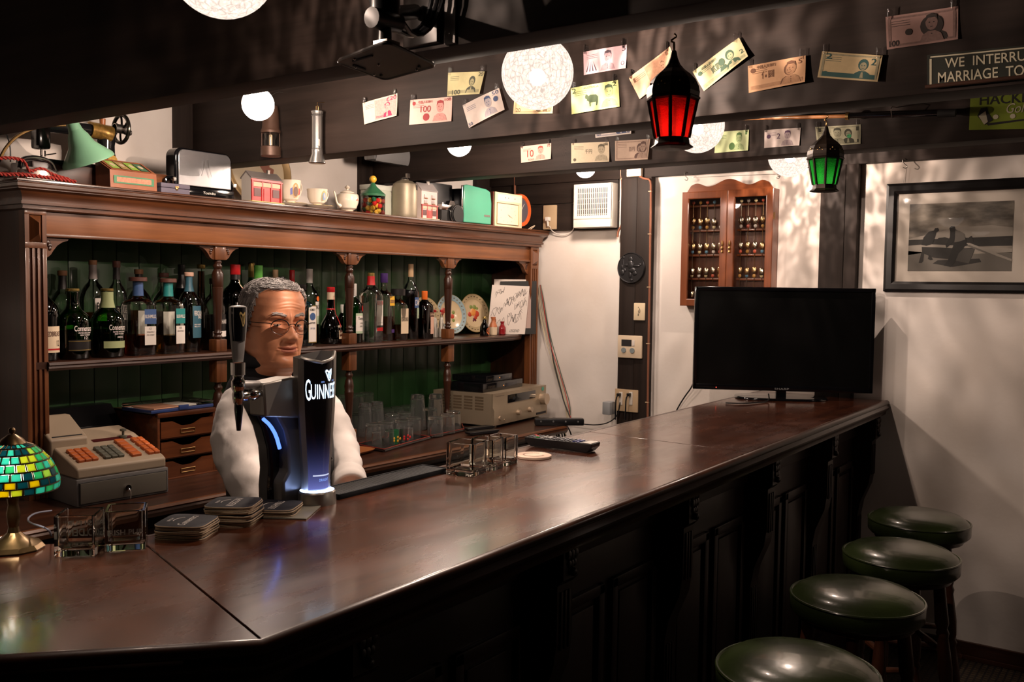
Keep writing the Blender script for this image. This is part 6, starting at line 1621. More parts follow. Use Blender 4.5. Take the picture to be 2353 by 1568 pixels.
# plates leaning on the green boards
def plate(px,py,hpx,Y,label,rim,ctr_,fruit):
 p=onY(px,py,Y);R=hpx/2*mpp(p)
 t=thing('decorative_plate',label,'plate',(p.x,Y,SZ+R*1.0+.003),0,'decorative plates leaning on the shelf',rot=(math.radians(78),0,math.radians(-14)))
 b=MB();b.lathe([(.001,0),(R*.62,.001),(R*.70,.006),(R*.98,.014),(R,.0155),(R*.98,.0165),(R*.68,.0085),(R*.60,.0035),(.001,.003)],40,ax=.92);b.build('body',ctr_,t)
 b=MB();b.lathe([(R*.72,.0105),(R*.985,.0172)],40,ax=.92,caps=False);b.build('rim_band',rim,t)
 b=MB();b.tube([(math.cos(q)*R*.99*.92,math.sin(q)*R*.99,.0155) for q in[2*PI*i/48 for i in range(48)]],.0016,6,closed=True);b.build('gilt_edge',CC['gold'],t)
 b=MB();rr=random.Random(int(px))
 for k in range(26):
  q=2*PI*k/26;b.ball((math.cos(q)*R*.86*.92,math.sin(q)*R*.86,.0142),R*.045,6,(1.4,.6,.25))
 b.build('rim_scroll',mat('scroll_brown',(.12,.08,.035),.5),t)['kind']='stuff'
 for c_,pts in fruit:
  b=MB()
  for x,y,r in pts:b.ball((x*R,y*R,.0035),r*R,12,(1,1,.15))
  b.build('fruit_print',c_,t)
fr_r,fr_y,fr_g,fr_p=mat('fruit_red',(.45,.05,.02),.4),mat('fruit_orange',(.65,.25,.05),.4),mat('fruit_leaf',(.18,.22,.05),.5),mat('fruit_plum',(.12,.015,.03),.4)
cr=mat('plate_cream',(.60,.46,.28),.22,coat=.4);bl_p=mat('plate_blue_rim',(.25,.34,.36),.3);tan_r=mat('plate_tan_rim',(.42,.32,.18),.3)
fs_=[(fr_y,[(0,.06,.20),(-.14,.0,.12)]),(fr_r,[(.2,-.02,.17),(-.24,-.04,.13),(.1,-.2,.12)]),(fr_g,[(.1,.32,.13),(-.12,.34,.10),(.26,.26,.08)]),(fr_p,[(.0,-.3,.08),(.08,-.36,.06),(-.06,-.38,.05)])]
plate(975,717,88,3.075,'cream plate with brown scroll rim, mostly behind the brown square bottle',tan_r,cr,fs_)
plate(1034,718,92,3.045,'plate with blue and flowered rim behind the third column',bl_p,cr,[(fr_r,[(-.4,.2,.14),(-.5,.05,.10),(.1,-.1,.12)]),(fr_g,[(.2,.1,.1),(0,.3,.08),(.15,-.3,.09)])])
plate(1087,718,90,3.06,'cream plate with peach and berries, gilt scroll rim, in full view',tan_r,cr,fs_)
# signed boards
def plane_hit(px,py,P0,n):
 v=ray(px,py);t_=n.dot(P0-Vector((0,0,EYE)))/n.dot(v);return Vector((0,0,EYE))+v*t_
BD=Vector((-.66,-.75,0)).normalized()  # the way the boards look out of the corner
def board(tl,tr,br,bl,P0,label,lines,name='signed_board'):
 n=(BD+Vector((0,0,.16))).normalized()
 c=[plane_hit(*q,P0,n) for q in(tl,tr,br,bl)]
 cen=sum(c,Vector())/4;cen.z=SZ;k=[q-cen for q in c]
 for q in k[2:]:q.z=.001
 t=thing(name,label,'board',cen,0)
 def fn(u,v,d=0):return(k[3]*(1-u)+k[2]*u)*(1-v)+(k[0]*(1-u)+k[1]*u)*v+n*d
 if name!='signed_board':return t,fn,n
 b=MB();q=[fn(0,0),fn(1,0),fn(1,1),fn(0,1)];b.add(q+[a-n*.003 for a in q],[(0,1,2,3),(7,6,5,4),(0,4,5,1),(1,5,6,2),(2,6,7,3),(3,7,4,0)]);b.build('card',mat('shikishi',(.66,.58,.52),.7),t)
 b=MB();rr=random.Random(len(label))
 for(u,v,s_,m_) in lines:
  for j in range(m_):
   u1=u+rr.uniform(-.03,.03);pts=[fn(min(.96,max(.04,u1+s_*(i/11-.5)*1.1)),min(.97,max(.04,v+s_*.42*rr.uniform(-1,1)+.35*s_*(i/11-.5))),.0008) for i in range(12)]
   b.tube(pts,.0006,4,2)
 b.build('signature',M['ink'],t)
 return t,fn,n
Pb=onY(1150,764,2.92);Pb.z=onY(1150,764,2.92).z
board((1136,642),(1219,643),(1212,700),(1130,700),Pb-BD*.022,'signed white card behind another, only its top edge showing',[(.35,.85,.3,2),(.6,.9,.2,1)])
t,fn,n=board((1131,655),(1217,658),(1206,767),(1120,761),Pb,'square white card covered in black signatures and the word LEGEND',[(.22,.86,.20,2),(.78,.84,.26,3),(.20,.45,.28,2),(.48,.62,.20,2),(.80,.62,.26,3),(.70,.34,.34,3),(.30,.25,.2,1),(.5,.72,.2,2)])
b=MB();text_on(b,'LEGEND',lambda u,v:fn(u,v,.0009),.58,.04,.84,.10,shear=.3);b.build('lettering',M['ink'],t,ang=0,fix=False)
t,fn,n=board((1150,647),(1233,646),(1231,768),(1150,764),Pb-BD*.012,'black upright frame behind the signed card at the end of the shelf',[],'dark_frame')
b=MB()
for q in((0,0,1,.11),(0,.89,1,1),(0,.11,.10,.89),(.86,.11,1,.89)):
 a=[fn(q[0],q[1]),fn(q[2],q[1]),fn(q[2],q[3]),fn(q[0],q[3])];b.add(a+[x-n*.008 for x in a],[(0,1,2,3),(7,6,5,4),(0,4,5,1),(1,5,6,2),(2,6,7,3),(3,7,4,0)])
b.build('frame',M['matte_black'],t)
b=MB();b.grid(lambda u,v:fn(.1+.77*u,.1+.8*v,-.004),1,1);b.build('picture',mat('pinkish_print',(.40,.28,.24),.6),t,ang=0,fix=False)
print('board',Pb)
M['satin']=mat('satin_chrome',(.50,.49,.47),.25,.9)
# ------------------------------------------------------------ things on top of the back bar
TZ=1.8315
def at(px,Y,z=TZ):p=onY(px,450,Y);return Vector((p.x,Y,z))
def wpx(px0,px1,Y):return onY(px1,450,Y).x-onY(px0,450,Y).x
def hpx(py,Y,px=600):return onY(px,py,Y).z-TZ
DB=M['gloss_black']
# sewing machine
Y=2.99;x0,x1=at(95,Y).x,at(325,Y).x;t=thing('sewing_machine','old black hand sewing machine with gold decoration on a wooden base','sewing machine',(at(210,Y).x,Y,TZ));o=t.location.copy()
def S(px,py,dy=0.0):p=onY(px,py,Y+dy);return Vector((p.x-o.x,p.y-o.y,max(0.0005,p.z-o.z)))
jap=mat('black_enamel',(.006,.006,.007),.12,coat=.6);gd=mat('gold_transfer',(.55,.33,.08),.3,.7,noise=.4,scale=200)
zb=S(200,372).z
b=MB();b.bb((S(55,400).x,-.05,0),(S(262,400).x,.085,S(100,376).z),.006);b.build('wooden_base',W['dx'],t)
b=MB();b.bb((S(66,400).x,-.045,S(100,376).z),(S(262,400).x,.08,S(100,376).z+.012),.004);b.build('bed',jap,t)
bz_=S(100,376).z+.012
pr=S(268,300)
b=MB();ax_=S(250,320).x;b.lathe([(.040,bz_),(.036,bz_+.02),(.029,bz_+.05),(.028,S(0,300).z),(.034,S(0,270).z),(.030,S(0,256).z),(.001,S(0,252).z)],28,(ax_,.015,0),ay=.8);b.build('pillar',jap,t)
zt_=S(0,270).z;xe=S(98,300).x
b=MB();b.tube([(ax_+.015,.015,zt_-.006),(ax_-.02,.015,zt_+.002),((ax_+xe)/2,.015,zt_+.004),(xe+.02,.015,zt_),(xe,.015,zt_-.01)],[.030,.032,.024,.026,.022],20,1);b.build('arm',jap,t)
b=MB();b.tube([(ax_+.010,.010,zt_-.003),(ax_-.02,.010,zt_+.0045),((ax_+xe)/2+.05,.010,zt_+.006)],[.0302,.0312,.0272],20,1);
for v in b.v:pass
b.build('gold_decoration',mat('gold_scroll',(.30,.17,.04),.3,.6,noise=.9,scale=90),t)
b=MB();b.bb((xe-.020,-.012,S(0,330).z),(xe+.022,.040,zt_+.01),.010);b.build('face_plate',jap,t)
b=MB();b.cyl((xe,.01,S(0,330).z),(xe,.01,bz_+.003),.0035);b.cyl((xe+.012,.01,S(0,332).z),(xe+.012,.01,bz_+.012),.0025);b.cyl((xe,-.01,S(0,345).z),(xe+.035,-.015,S(0,338).z),.002);b.box((xe,.01,bz_+.004),(.016,.014,.006),.001);b.build('needle_bar',M['steel'],t)
wc=S(298,298);R=.047
b=MB();b.at((ax_+.055,.015,wc.z),(0,PI/2,0));b.tube([(math.cos(q)*R,math.sin(q)*R,0) for q in[2*PI*i/40 for i in range(40)]],.0065,10,closed=True)
for k in range(6):
 q=2*PI*k/6;b.tube([(0,0,0),(math.cos(q+.25)*R*.5,math.sin(q+.25)*R*.5,0),(math.cos(q)*R,math.sin(q)*R,0)],.0035,8,1)
b.cyl((0,0,-.025),(0,0,.014),.014,seg=16);b.build('hand_wheel',mat('wheel_iron',(.05,.045,.035),.25,.8),t)
b=MB();b.cyl((ax_+.03,.015,wc.z),(ax_+.075,.015,wc.z),.016,seg=20);b.cyl((ax_+.075,.005,wc.z-.01),(ax_+.085,.005,wc.z-.01),.009,seg=16);b.build('crank_gear',M['steel'],t)
b=MB();b.cyl((ax_-.01,.02,zt_+.028),(ax_-.01,.02,zt_+.05),.009,.010);b.build('wooden_knob',mat('orange_wood',(.40,.13,.04),.4),t)
b=MB();q=[Vector((ax_+.001,-.010,bz_+.012))];b.lathe([(.001,.0),(.016,.001)],24,caps=False);b.at((0,0,0));b2=MB();b2.at((ax_+.002,-.0165,bz_+.022),(PI/2,0,0));b2.lathe([(.018,0),(.017,.003),(.001,.003)],24,ay=1.1);b2.build('gold_badge',gd,t)
# green desk lamp
Y=2.875;t=thing('desk_lamp','mint green metal desk lamp shade on a bent flexible arm','lamp',tuple(at(160,Y)));o=t.location.copy()
def S(px,py,dy=0.0):p=onY(px,py,Y+dy);return Vector((p.x-o.x,p.y-o.y,max(0.0005,p.z-o.z)))
mint=mat('mint_enamel',(.19,.40,.25),.35,coat=.3)
A_,B_=S(160,268),S(204,372);rr=(onY(258,365,Y)-onY(150,378,Y)).length/2
b=MB();d=(B_-A_);b.turned(A_,B_,[(.014,0),(.0155,.03),(.021,.28),(.023,.33),(.031,.42),(.041,.62),(rr*.97,.93),(rr,1),(rr*.97,1.0),(.038,.62),(.012,.1)],36);b.build('shade',mint,t,ang=50)
b=MB();b.tube([S(0,365),S(12,340),S(38,312),S(80,293),S(120,288),S(150,288)],.0048,10,2);b.build('flexible_arm',M['brass'],t)
b=MB();b.tube([S(-5,290),S(12,300),S(24,335),S(24,372)],.002,8,2);b.build('flex',M['black'],t)
b=MB();b.lathe([(.032,0),(.034,.004),(.03,.012),(.008,.016)],24,(S(0,380).x-.02,.01,0));b.cyl((S(0,380).x-.02,.01,.01),tuple(S(0,365)),.005);b.build('lamp_base',M['gloss_black'],t)
# old iron with red rope flex
Y=2.85;t=thing('flat_iron','old chrome iron lying with its red braided flex','iron',tuple(at(100,Y)));o=t.location.copy()
b=MB();b.prism([(-.075,.0),(-.055,.05),(.02,.055),(.07,.03),(.095,.0),(.07,-.01),(0,-.015),(-.06,-.012)],.016,(0,0,0));ob=b.build('sole',M['chrome'],t);md=ob.modifiers.new('b','BEVEL');md.width=.005;md.segments=3
b=MB();b.tube([S(20,398)-(at(160,2.875)-at(160,2.875)),],.003) if False else None
b.lathe([(.048,.016),(.046,.030),(.030,.040),(.001,.042)],24,(-.01,.015,0),ay=.7,ax=1.3);b.build('iron_body',mat('iron_enamel',(.42,.36,.32),.25,.5),t)
b=MB();b.tube([(-.065,.012,.035),(-.06,.012,.062),(-.02,.012,.072),(.03,.012,.066),(.045,.012,.035)],.007,10,2);b.build('handle',M['gloss_black'],t)
rope=mat('red_braid',(.34,.025,.015),.7,noise=.6,scale=260)
def rp(pts):return[onY(px,py,2.835+dy) for px,py,dy in pts]
def rope_tube(b,pts,r):
 b.tube(pts,r,8,2)
b=MB();pts=rp([(-20,395,0),(10,402,0),(40,400,0),(80,404,0),(120,409,0),(150,414,0),(174,418,-.004)]);
for p_ in pts:p_.z=max(p_.z,TZ+.006)
P_=pts
for _ in range(2):
 q=[P_[0]]
 for i in range(len(P_)-1):q+=[P_[i]*.75+P_[i+1]*.25,P_[i]*.25+P_[i+1]*.75]
 P_=q+[P_[-1]]
def twist(P_,r):
 out=[];L=0;n=0;b=MB()
 dense=[]
 for i in range(len(P_)-1):
  for k in range(6):dense.append(P_[i].lerp(P_[i+1],k/6))
 for s in(0,PI):
  q=[]
  L=0
  for i,p_ in enumerate(dense):
   if i:L+=(p_-dense[i-1]).length
   q.append(p_+Vector((0,math.cos(L*260+s)*r*.55,math.sin(L*260+s)*r*.55)))
  b.tube(q,r*.62,6)
 return b
t=bpy.data.objects.new('red_rope',None);COL.objects.link(t);tag(t,'red braided rope flex draped over the left end of the cornice','rope')
twist(P_,.0055).build('strand',rope,t)
P2=rp([(-20,366,.01),(20,362,.01),(55,368,.01),(62,385,0),(70,396,0),(95,385,.005),(120,402,0),(160,415,-.002)]);
for p_ in P2:p_.z=max(p_.z,TZ+.012)
for _ in range(2):
 q=[P2[0]]
 for i in range(len(P2)-1):q+=[P2[i]*.75+P2[i+1]*.25,P2[i]*.25+P2[i+1]*.75]
 P2=q+[P2[-1]]
twist(P2,.0050).build('strand',rope,t)
# sloping wooden display box with coloured labels
Y=2.845;t=thing('display_box','small sloping wooden display box with green and yellow labels under glass','box',tuple(at(300,Y)));o=t.location.copy()
def S(px,py,dy=0.0):p=onY(px,py,Y+dy);return Vector((p.x-o.x,p.y-o.y,max(0.0005,p.z-o.z)))
bw_=mat('box_wood',(.26,.085,.035),.45,noise=.2,scale=60)
xa,xb=S(254,430).x,S(361,437).x;hf,hb=S(350,400).z,S(262,362).z
b=MB();b.prism([(0,0),(.085,0),(.085,hb),(.004,hf)],xb-xa,(xa,0,0),(0,1,0),(0,0,1));b.build('case',bw_,t)
def sl(u,v,d=0):return Vector((xa+.005+(xb-xa-.010)*u,.004+.078*v-d*.5,hf+(hb-hf)*v+d))
b=MB();b.frame(0,0,1,1,.06,.002,(0,0,0),(1,0,0),(0,1,0));b.v=[sl(v.x,v.y,abs(v.z)+.001) for v in b.v];b.build('lid_frame',bw_,t,ang=20)
for i,c in enumerate(((.35,.50,.10),(.42,.28,.10),(.30,.50,.06),(.06,.16,.08))):
 b=MB();patch(b,lambda u,v:sl(u,v,.002),.08+i*.215,.14,.26+i*.215,.86,1,1);k=b.build('label_card',mat('cig_%d'%i,c,.5,noise=.2,scale=80),t,ang=0,fix=False)
 b=MB();poly_on(b,lambda u,v:sl(u,v,.0026),disc(.17+i*.215,.5,.05,.16,14));b.build('card_print',CC['cream'],k,ang=0,fix=False)
b=MB();b.grid(lambda u,v:Vector((xa+.012+(xb-xa-.024)*u,-.0008,hf*(.30+.42*v))),1,1);k=b.build('front_label',mat('box_label_green',(.06,.20,.10),.6,noise=.3,scale=90),t,ang=0,fix=False)
b=MB();b.grid(lambda u,v:Vector((xa+.022+(xb-xa-.044)*u,-.0012,hf*(.38+.26*v))),1,1);b.build('label_print',mat('box_label_pink',(.48,.20,.12),.6,noise=.6,scale=160),k,ang=0,fix=False)
t=thing('wooden_box','plain dark reddish wooden box behind the sloping display box','box',tuple(at(345,2.96)));b=MB();hh=hpx(402,2.96,360);b.box((.0,0,hh/2),(.12,.07,hh),.003);b.build('body',W['x'],t);b=MB();b.box((0,0,hh*.93),(.122,.072,.004),.001);b.build('lid',W['x'],t)
t=thing('jewel_box','small grey-purple box with a gold clasp between display box and toaster','box',tuple(at(404,2.845)));o=t.location
w=wpx(372,438,2.845);hh=hpx(422,2.845,400);pu=mat('grey_purple',(.10,.085,.12),.6)
b=MB();b.box((0,.03,hh*.28),(w,.06,hh*.55),.002);b.build('body',pu,t);b=MB();b.box((0,.03,hh*.79),(w*1.01,.061,hh*.42),.003);b.build('lid',pu,t);b=MB();b.ball((.004,-.001,hh*.55),.006,10,(1,.4,1.1));b.box((.004,-.001,hh*.7),(.014,.002,.006),.0008);b.build('clasp',M['gold'],t)
# toaster
Y=2.875;t=thing('toaster','vintage chrome and black toaster with a scratched flat side','toaster',tuple(at(471,Y)));o=t.location.copy()
def S(px,py,dy=0.0):p=onY(px,py,Y+dy);return Vector((p.x-o.x,p.y-o.y,max(0.0005,p.z-o.z)))
x0_,x1_=S(404,400).x,S(535,400).x;zt_=S(470,346).z;z0_=S(470,432).z
def rrect(x0,x1,z0,z1,r,n=6,flat=True):
 pts=[(x0,z0),(x1,z0)]
 for k in range(n+1):a=PI/2*k/n;pts.append((x1-r+r*math.cos(a),z1-r+r*math.sin(a)))
 for k in range(n+1):a=PI/2+PI/2*k/n;pts.append((x0+r+r*math.cos(a),z1-r+r*math.sin(a)))
 return pts
b=MB();b.prism([(x,z) for x,z in rrect(x0_,x1_,z0_,zt_,.03)],-.055,(0,.005,0),(1,0,0),(0,0,1));ob=b.build('body',DB,t,ang=30);md=ob.modifiers.new('b','BEVEL');md.width=.005;md.segments=2;md.limit_method='ANGLE'
al=mat('worn_aluminium',(.58,.58,.60),.26,.85,noise=.12,scale=25,bump=.15)
b=MB();b.prism([(x,z) for x,z in rrect(x0_+.010,x1_-.010,z0_+.002,zt_-.006,.024)],-.006,(0,-.002,0),(1,0,0),(0,0,1));ob=b.build('side_panel',al,t,ang=30);md=ob.modifiers.new('b','BEVEL');md.width=.002;md.segments=2;md.limit_method='ANGLE'
b=MB()
for s in(-1,1):b.tube([((x0_+x1_)/2+s*.006,-.009,z0_+(zt_-z0_)*.75),((x0_+x1_)/2+s*.012,-.009,z0_+(zt_-z0_)*.5),((x0_+x1_)/2+s*.022,-.009,z0_+(zt_-z0_)*.3)],.0010,6,1)
b.build('embossed_line',al,t)
b=MB();b.box(((x0_+x1_)/2+.002,.045,z0_/2),(x1_-x0_+.012,.085,z0_),.004);b.build('base',DB,t)
b=MB();text_on(b,'Toshiba',lambda u,v:Vector((u,-.0056,v)),(x0_+x1_)/2-.012,z0_*.38,(x0_+x1_)/2+.040,z0_*.62,shear=.2);b.build('lettering',CC['paper'],t,ang=0,fix=False)
for s,xx in((-1,x0_),(1,x1_)):
 b=MB();b.tube([(xx,.03,z0_+.028),(xx+s*.018,.03,z0_+.028),(xx+s*.020,.03,z0_+.004),(xx+s*.010,.03,z0_-.004)],.005,8,1);b.build('handle',DB,t)
 b=MB();b.bb((xx-.002,-.006,z0_+.012),(xx+s*.012,.0,z0_+.026),.001);b.build('hinge_bracket',M['steel'],t)
# round tray leaning on the wall
Y=3.135;t=thing('round_tray','large round brass tray with a brown map-like print leaning against the wall','tray',(at(592,Y).x,Y,TZ+.165),0,None,(math.radians(80),0,0));R=.165*1.0
p1,p2=onY(555,470,Y).x,onY(742,470,Y).x;
b=MB();b.lathe([(.001,0),(R*.84,0),(R*.88,.004),(R*.98,.010),(R,.016),(R*.97,.018),(R*.86,.009),(R*.82,.004),(.001,.004)],56);b.build('body',mat('tray_brass',(.40,.27,.13),.35,.6),t)
b=MB();b.lathe([(.001,.0045),(R*.81,.0045)],40,caps=False);b.build('field',mat('tray_field',(.36,.29,.19),.5),t)
b=MB();poly_on(b,lambda u,v:Vector((u*R,v*R,.0052)),[(-.1,.75),(.0,.5),(.1,.35),(.2,.40),(.25,.28),(.42,.30),(.36,.1),(.5,.05),(.42,-.2),(.2,-.1),(.05,.1),(-.05,.2),(-.15,.45)]);b.build('map_print',mat('tray_brown',(.16,.045,.02),.5),t,ang=0,fix=False)
# model pub with red front
def house(px0,px1,ytop,Y,label,wall,front,roofc,red,floors,name='model_house',base=None):
 x0,x1=at(px0,Y).x,at(px1,Y).x;w=(x1-x0);t=thing(name,label,'ornament',(x0,Y,TZ),0,'model houses on the back bar');h=hpx(ytop,Y,(px0+px1)/2);d=.055;eav=h*.80
 b=MB();b.prism([(0,0),(d,0),(d,eav),(d/2,h),(0,eav)],w,(0,0,.006),(0,1,0),(0,0,1));b.build('walls',wall,t)
 b=MB()
 for(ya,za,yb_,zb2) in((-.004,eav-.003,d/2,h+.001),(d/2,h+.001,d+.004,eav-.003)):
  b.add([(-.003,ya,za+.006),(w+.003,ya,za+.006),(w+.003,yb_,zb2+.006),(-.003,yb_,zb2+.006),(-.003,ya,za+.010),(w+.003,ya,za+.010),(w+.003,yb_,zb2+.010),(-.003,yb_,zb2+.010)],[(0,1,2,3),(7,6,5,4),(0,4,5,1),(1,5,6,2),(2,6,7,3),(3,7,4,0)])
 b.build('roof',roofc,t)
 b=MB();b.box((w*.72,d/2,h+.012),(.010,.010,.016),.001);b.box((w*.72,d/2,h+.020),(.012,.012,.003),.001);b.build('chimney',CC['paper'],t)
 b=MB();b.bb((0,-.002,.004),(w,0,eav+.004),0);b.build('front_wall',front,t)
 b=MB();gh_=eav*(.5 if floors>1 else .92)
 b.bb((0,-.006,.006),(w*.05,-.001,gh_));b.bb((w*.95,-.006,.006),(w,-.001,gh_));b.bb((-.002,-.008,gh_),(w+.002,-.001,gh_+.005));b.bb((w*.33,-.005,.006),(w*.37,-.001,gh_));b.bb((w*.63,-.005,.006),(w*.67,-.001,gh_));b.build('shopfront',red,t)
 b=MB();b.bb((w*.06,-.0045,gh_*.76),(w*.94,-.002,gh_*.96));b.build('fascia',CC['cream'],t)
 for(u0,u1,c_) in((.08,.30,'window'),(.40,.60,'door'),(.70,.92,'window')):
  b=MB();b.bb((w*u0,-.004,gh_*(.30 if c_=='window' else .04)),(w*u1,-.002,gh_*.68));b.build(c_,mat('house_dark',(.10,.02,.018),.4) if c_=='window' else red,t)
 if floors>1:
  for fl_ in range(2):
   for k in(.25,.72):
    b=MB();b.bb((w*(k-.08),-.0045,eav*(.58+.20*fl_)),(w*(k+.08),-.0015,eav*(.70+.20*fl_)));q=b.build('window',mat('house_pane',(.30,.22,.20),.3),t)
    b=MB();b.box((w*k,-.006,eav*(.565+.20*fl_)),(w*.2,.004,.005),.001);b.build('flower_box',mat('flower_box',(.30,.12,.05),.7,noise=.5,scale=300),q)
 b=MB();b.bb((-.006,-.014,0),(w+.006,d+.004,.006),.002);b.build('base_slab',base or CC['cream'],t)
 return t
house(577,646,402,2.845,'model pub with bright red shop front and grey roof',mat('ornament_grey',(.42,.38,.34),.7),M['red'],mat('roof_slate',(.14,.12,.11),.7),M['red'],1,base=mat('ornament_yellow',(.55,.48,.18),.6))
house(968,1004,426,2.845,'tall pink and white model pub with flower boxes',mat('ornament_pale',(.60,.50,.46),.7),mat('ornament_pink',(.72,.56,.52),.6),mat('roof_pale',(.30,.27,.26),.7),mat('pub_red',(.45,.06,.05),.5),2)
# cups, saucers, teapot
china=mat('china',(.74,.64,.52),.18,coat=.5);prm,pbl,pgd=mat('china_print_brown',(.14,.07,.05),.4),mat('china_print_blue',(.22,.32,.52),.4),mat('china_print_gold',(.45,.25,.08),.35)
def cup(px,w,ytop,Y,label,printer,saucer=True):
 p=at(px,Y);m_=mpp(p);R=w/2*m_;h=hpx(ytop,Y,px);s0=.0
 t=thing('teacup',label,'cup',p,0,'china on the back bar');z0=.007
 b=MB();b.lathe([(R*.42,z0),(R*.45,z0+.003),(R*.40,z0+.006),(R*.72,z0+h*.16),(R*.92,z0+h*.45),(R*.95,z0+h*.75),(R,h),(R*.97,h),(R*.90,z0+h*.72),(R*.86,z0+h*.45),(R*.6,z0+h*.2),(.001,z0+h*.16)],36,caps=False);b.build('cup_bowl',china,t)
 b=MB();b.tube([(R*.90,.0,h*.82),(R*1.28,0,h*.95),(R*1.42,0,h*.72),(R*1.2,0,h*.5),(R*1.05,0,h*.36),(R*.82,0,h*.38)],R*.07,8,2);b.build('handle',china,t)
 def fn(u,v,d=0):a=(u-.5)*1.8-.1;rr=R*(.93 if v>.4 else .80+.3*v);return Vector((math.sin(a)*(rr+.0016+d),-math.cos(a)*(rr+.0016+d),z0+h*v))
 printer(fn,t)
 if saucer:
  b=MB();b.lathe([(R*.8,0),(R*.85,.001),(R*1.55,.011),(R*1.60,.013),(R*1.55,.0135),(R*.8,.005),(.001,.004)],40);q=thing('saucer','white saucer under the '+label,'saucer',p,0,'china on the back bar');b.build('dish',china,q);t.location.z+=.0065
  b=MB();b.tube([(math.cos(k)*R*1.58,math.sin(k)*R*1.58,.0128) for k in[2*PI*i/40 for i in range(40)]],.0008,5,closed=True);b.build('gilt_line',CC['gold'],q)
def pr1(fn,t):
 b=MB();poly_on(b,fn,disc(.45,.50,.20,.30,18));b.build('wreath_print',pgd,t,ang=0,fix=False)
 b=MB();poly_on(b,lambda u,v:fn(u,v,.0006),disc(.45,.45,.13,.20,18));b.build('portrait_print',prm,t,ang=0,fix=False)
 for u,c in((.20,mat('flag_blue',(.08,.10,.35),.4)),(.70,mat('flag_red',(.45,.04,.04),.4))):
  b=MB();poly_on(b,fn,[(u-.06,.3),(u+.06,.36),(u+.05,.62),(u-.07,.56)]);b.build('flag_print',c,t,ang=0,fix=False)
def pr2(fn,t):
 b=MB();poly_on(b,fn,disc(.55,.52,.17,.28,16));b.build('wreath_print',mat('leaf_wreath',(.38,.36,.16),.4),t,ang=0,fix=False)
 b=MB();poly_on(b,lambda u,v:fn(u,v,.0006),disc(.55,.48,.11,.20,16));q=b.build('portrait_print',pbl,t,ang=0,fix=False)
 b=MB();poly_on(b,lambda u,v:fn(u,v,.0010),disc(.55,.50,.045,.12,12));b.build('profile_print',mat('china_flesh',(.60,.40,.34),.4),q,ang=0,fix=False)
 b=MB();poly_on(b,fn,[(.49,.80),(.61,.80),(.63,.90),(.55,.86),(.47,.90)]);b.build('crown_print',mat('crown_red',(.5,.12,.05),.4),t,ang=0,fix=False)
cup(668,48,419,2.875,'large china cup with a brown royal portrait and flags',pr1)
cup(729,48,439,2.865,'china cup with a blue oval portrait in a green wreath',pr2)
p=at(798,2.87);m_=mpp(p);R=26*m_;t=thing('teapot','small white china teapot with knobbed lid','teapot',p,0,'china on the back bar')
h=hpx(444,2.87,798)
b=MB();b.lathe([(R*.55,0),(R*.6,.003),(R*.5,.006),(R*.8,h*.2),(R*.98,h*.5),(R,h*.75),(R*.88,h*.92),(R*.6,h)],36);b.build('body',china,t)
b=MB();b.lathe([(R*.62,h),(R*.60,h+.004),(R*.35,h+.010),(R*.10,h+.013),(R*.10,h+.017),(R*.24,h+.022),(R*.20,h+.027),(R*.08,h+.031),(.001,h+.033)],28);b.build('lid',china,t)
b=MB();b.tube([(-R*.85,0,h*.30),(-R*1.25,0,h*.40),(-R*1.40,0,h*.75),(-R*1.62,0,h*1.02)],[R*.22,R*.16,R*.10,R*.09,R*.08],12,1);b.build('spout',china,t)
b=MB();b.tube([(R*.85,0,h*.9),(R*1.25,0,h*1.0),(R*1.35,0,h*.7),(R*1.1,0,h*.35),(R*.88,0,h*.28)],R*.08,8,2);b.build('handle',china,t)
b=MB();[b.ball((R*(.15+.1*k),-R*.98,h*(.62+.05*(k%2))),R*.06,8,(1,.3,1)) for k in range(3)];b.build('flower_print',mat('flower_red',(.5,.1,.04),.4),t)['kind']='stuff'
# sweet jar with pointed green lid
p=at(857,2.86);m_=mpp(p);R=28*m_;t=thing('sweet_jar','clear jar of red and yellow sweets with pointed green lid and yellow ball','jar',p)
hj=hpx(447,2.86,857);ht=hpx(420,2.86,857)
b=MB();b.lathe([(R*.96,0),(R,.003),(R,hj)],28,caps=False);b.build('jar_body',GL['clear'],t)
b=MB();b.lathe([(R*1.02,hj*.90),(R*1.04,hj),(R*.7,hj+(ht-hj)*.30),(R*.32,hj+(ht-hj)*.65),(R*.14,ht),(.001,ht)],28,caps=False);b.build('pointed_lid',mat('lid_green',(.03,.13,.06),.3,coat=.3),t)
b=MB();b.ball((0,0,ht+R*.28),R*.30,16);b.build('yellow_ball',mat('ball_yellow',(.75,.42,.04),.35),t)
b=MB();rr=random.Random(2)
swc=[mat('sweet_red',(.5,.02,.02),.15,coat=.6),mat('sweet_yellow',(.65,.38,.05),.15,coat=.6),mat('sweet_green',(.03,.12,.06),.15,coat=.6)]
for k in range(40):
 a=rr.uniform(0,2*PI);r=R*.8*math.sqrt(rr.random());b=MB() if False else b;b.mi=rr.choice((0,0,1,1,2));b.ball((math.cos(a)*r,math.sin(a)*r,rr.uniform(.06,.72)*hj+.003),R*.24,8,(1,.8,.9))
b.build('sweets',swc,t)['kind']='stuff'
p=at(866,2.95);t=thing('white_tin','tall pale tin box behind the jar with the pointed lid','tin',p);h=hpx(427,2.95,866);w=wpx(836,888,2.95)
b=MB();b.box((.0,0,h*.44),(w*.94,.07,h*.88),.003);b.build('body',mat('tin_white',(.55,.58,.48),.45),t);b=MB();b.box((0,0,h*.92),(w,.075,h*.16),.003);b.build('lid',mat('tin_lid',(.62,.64,.56),.45),t)
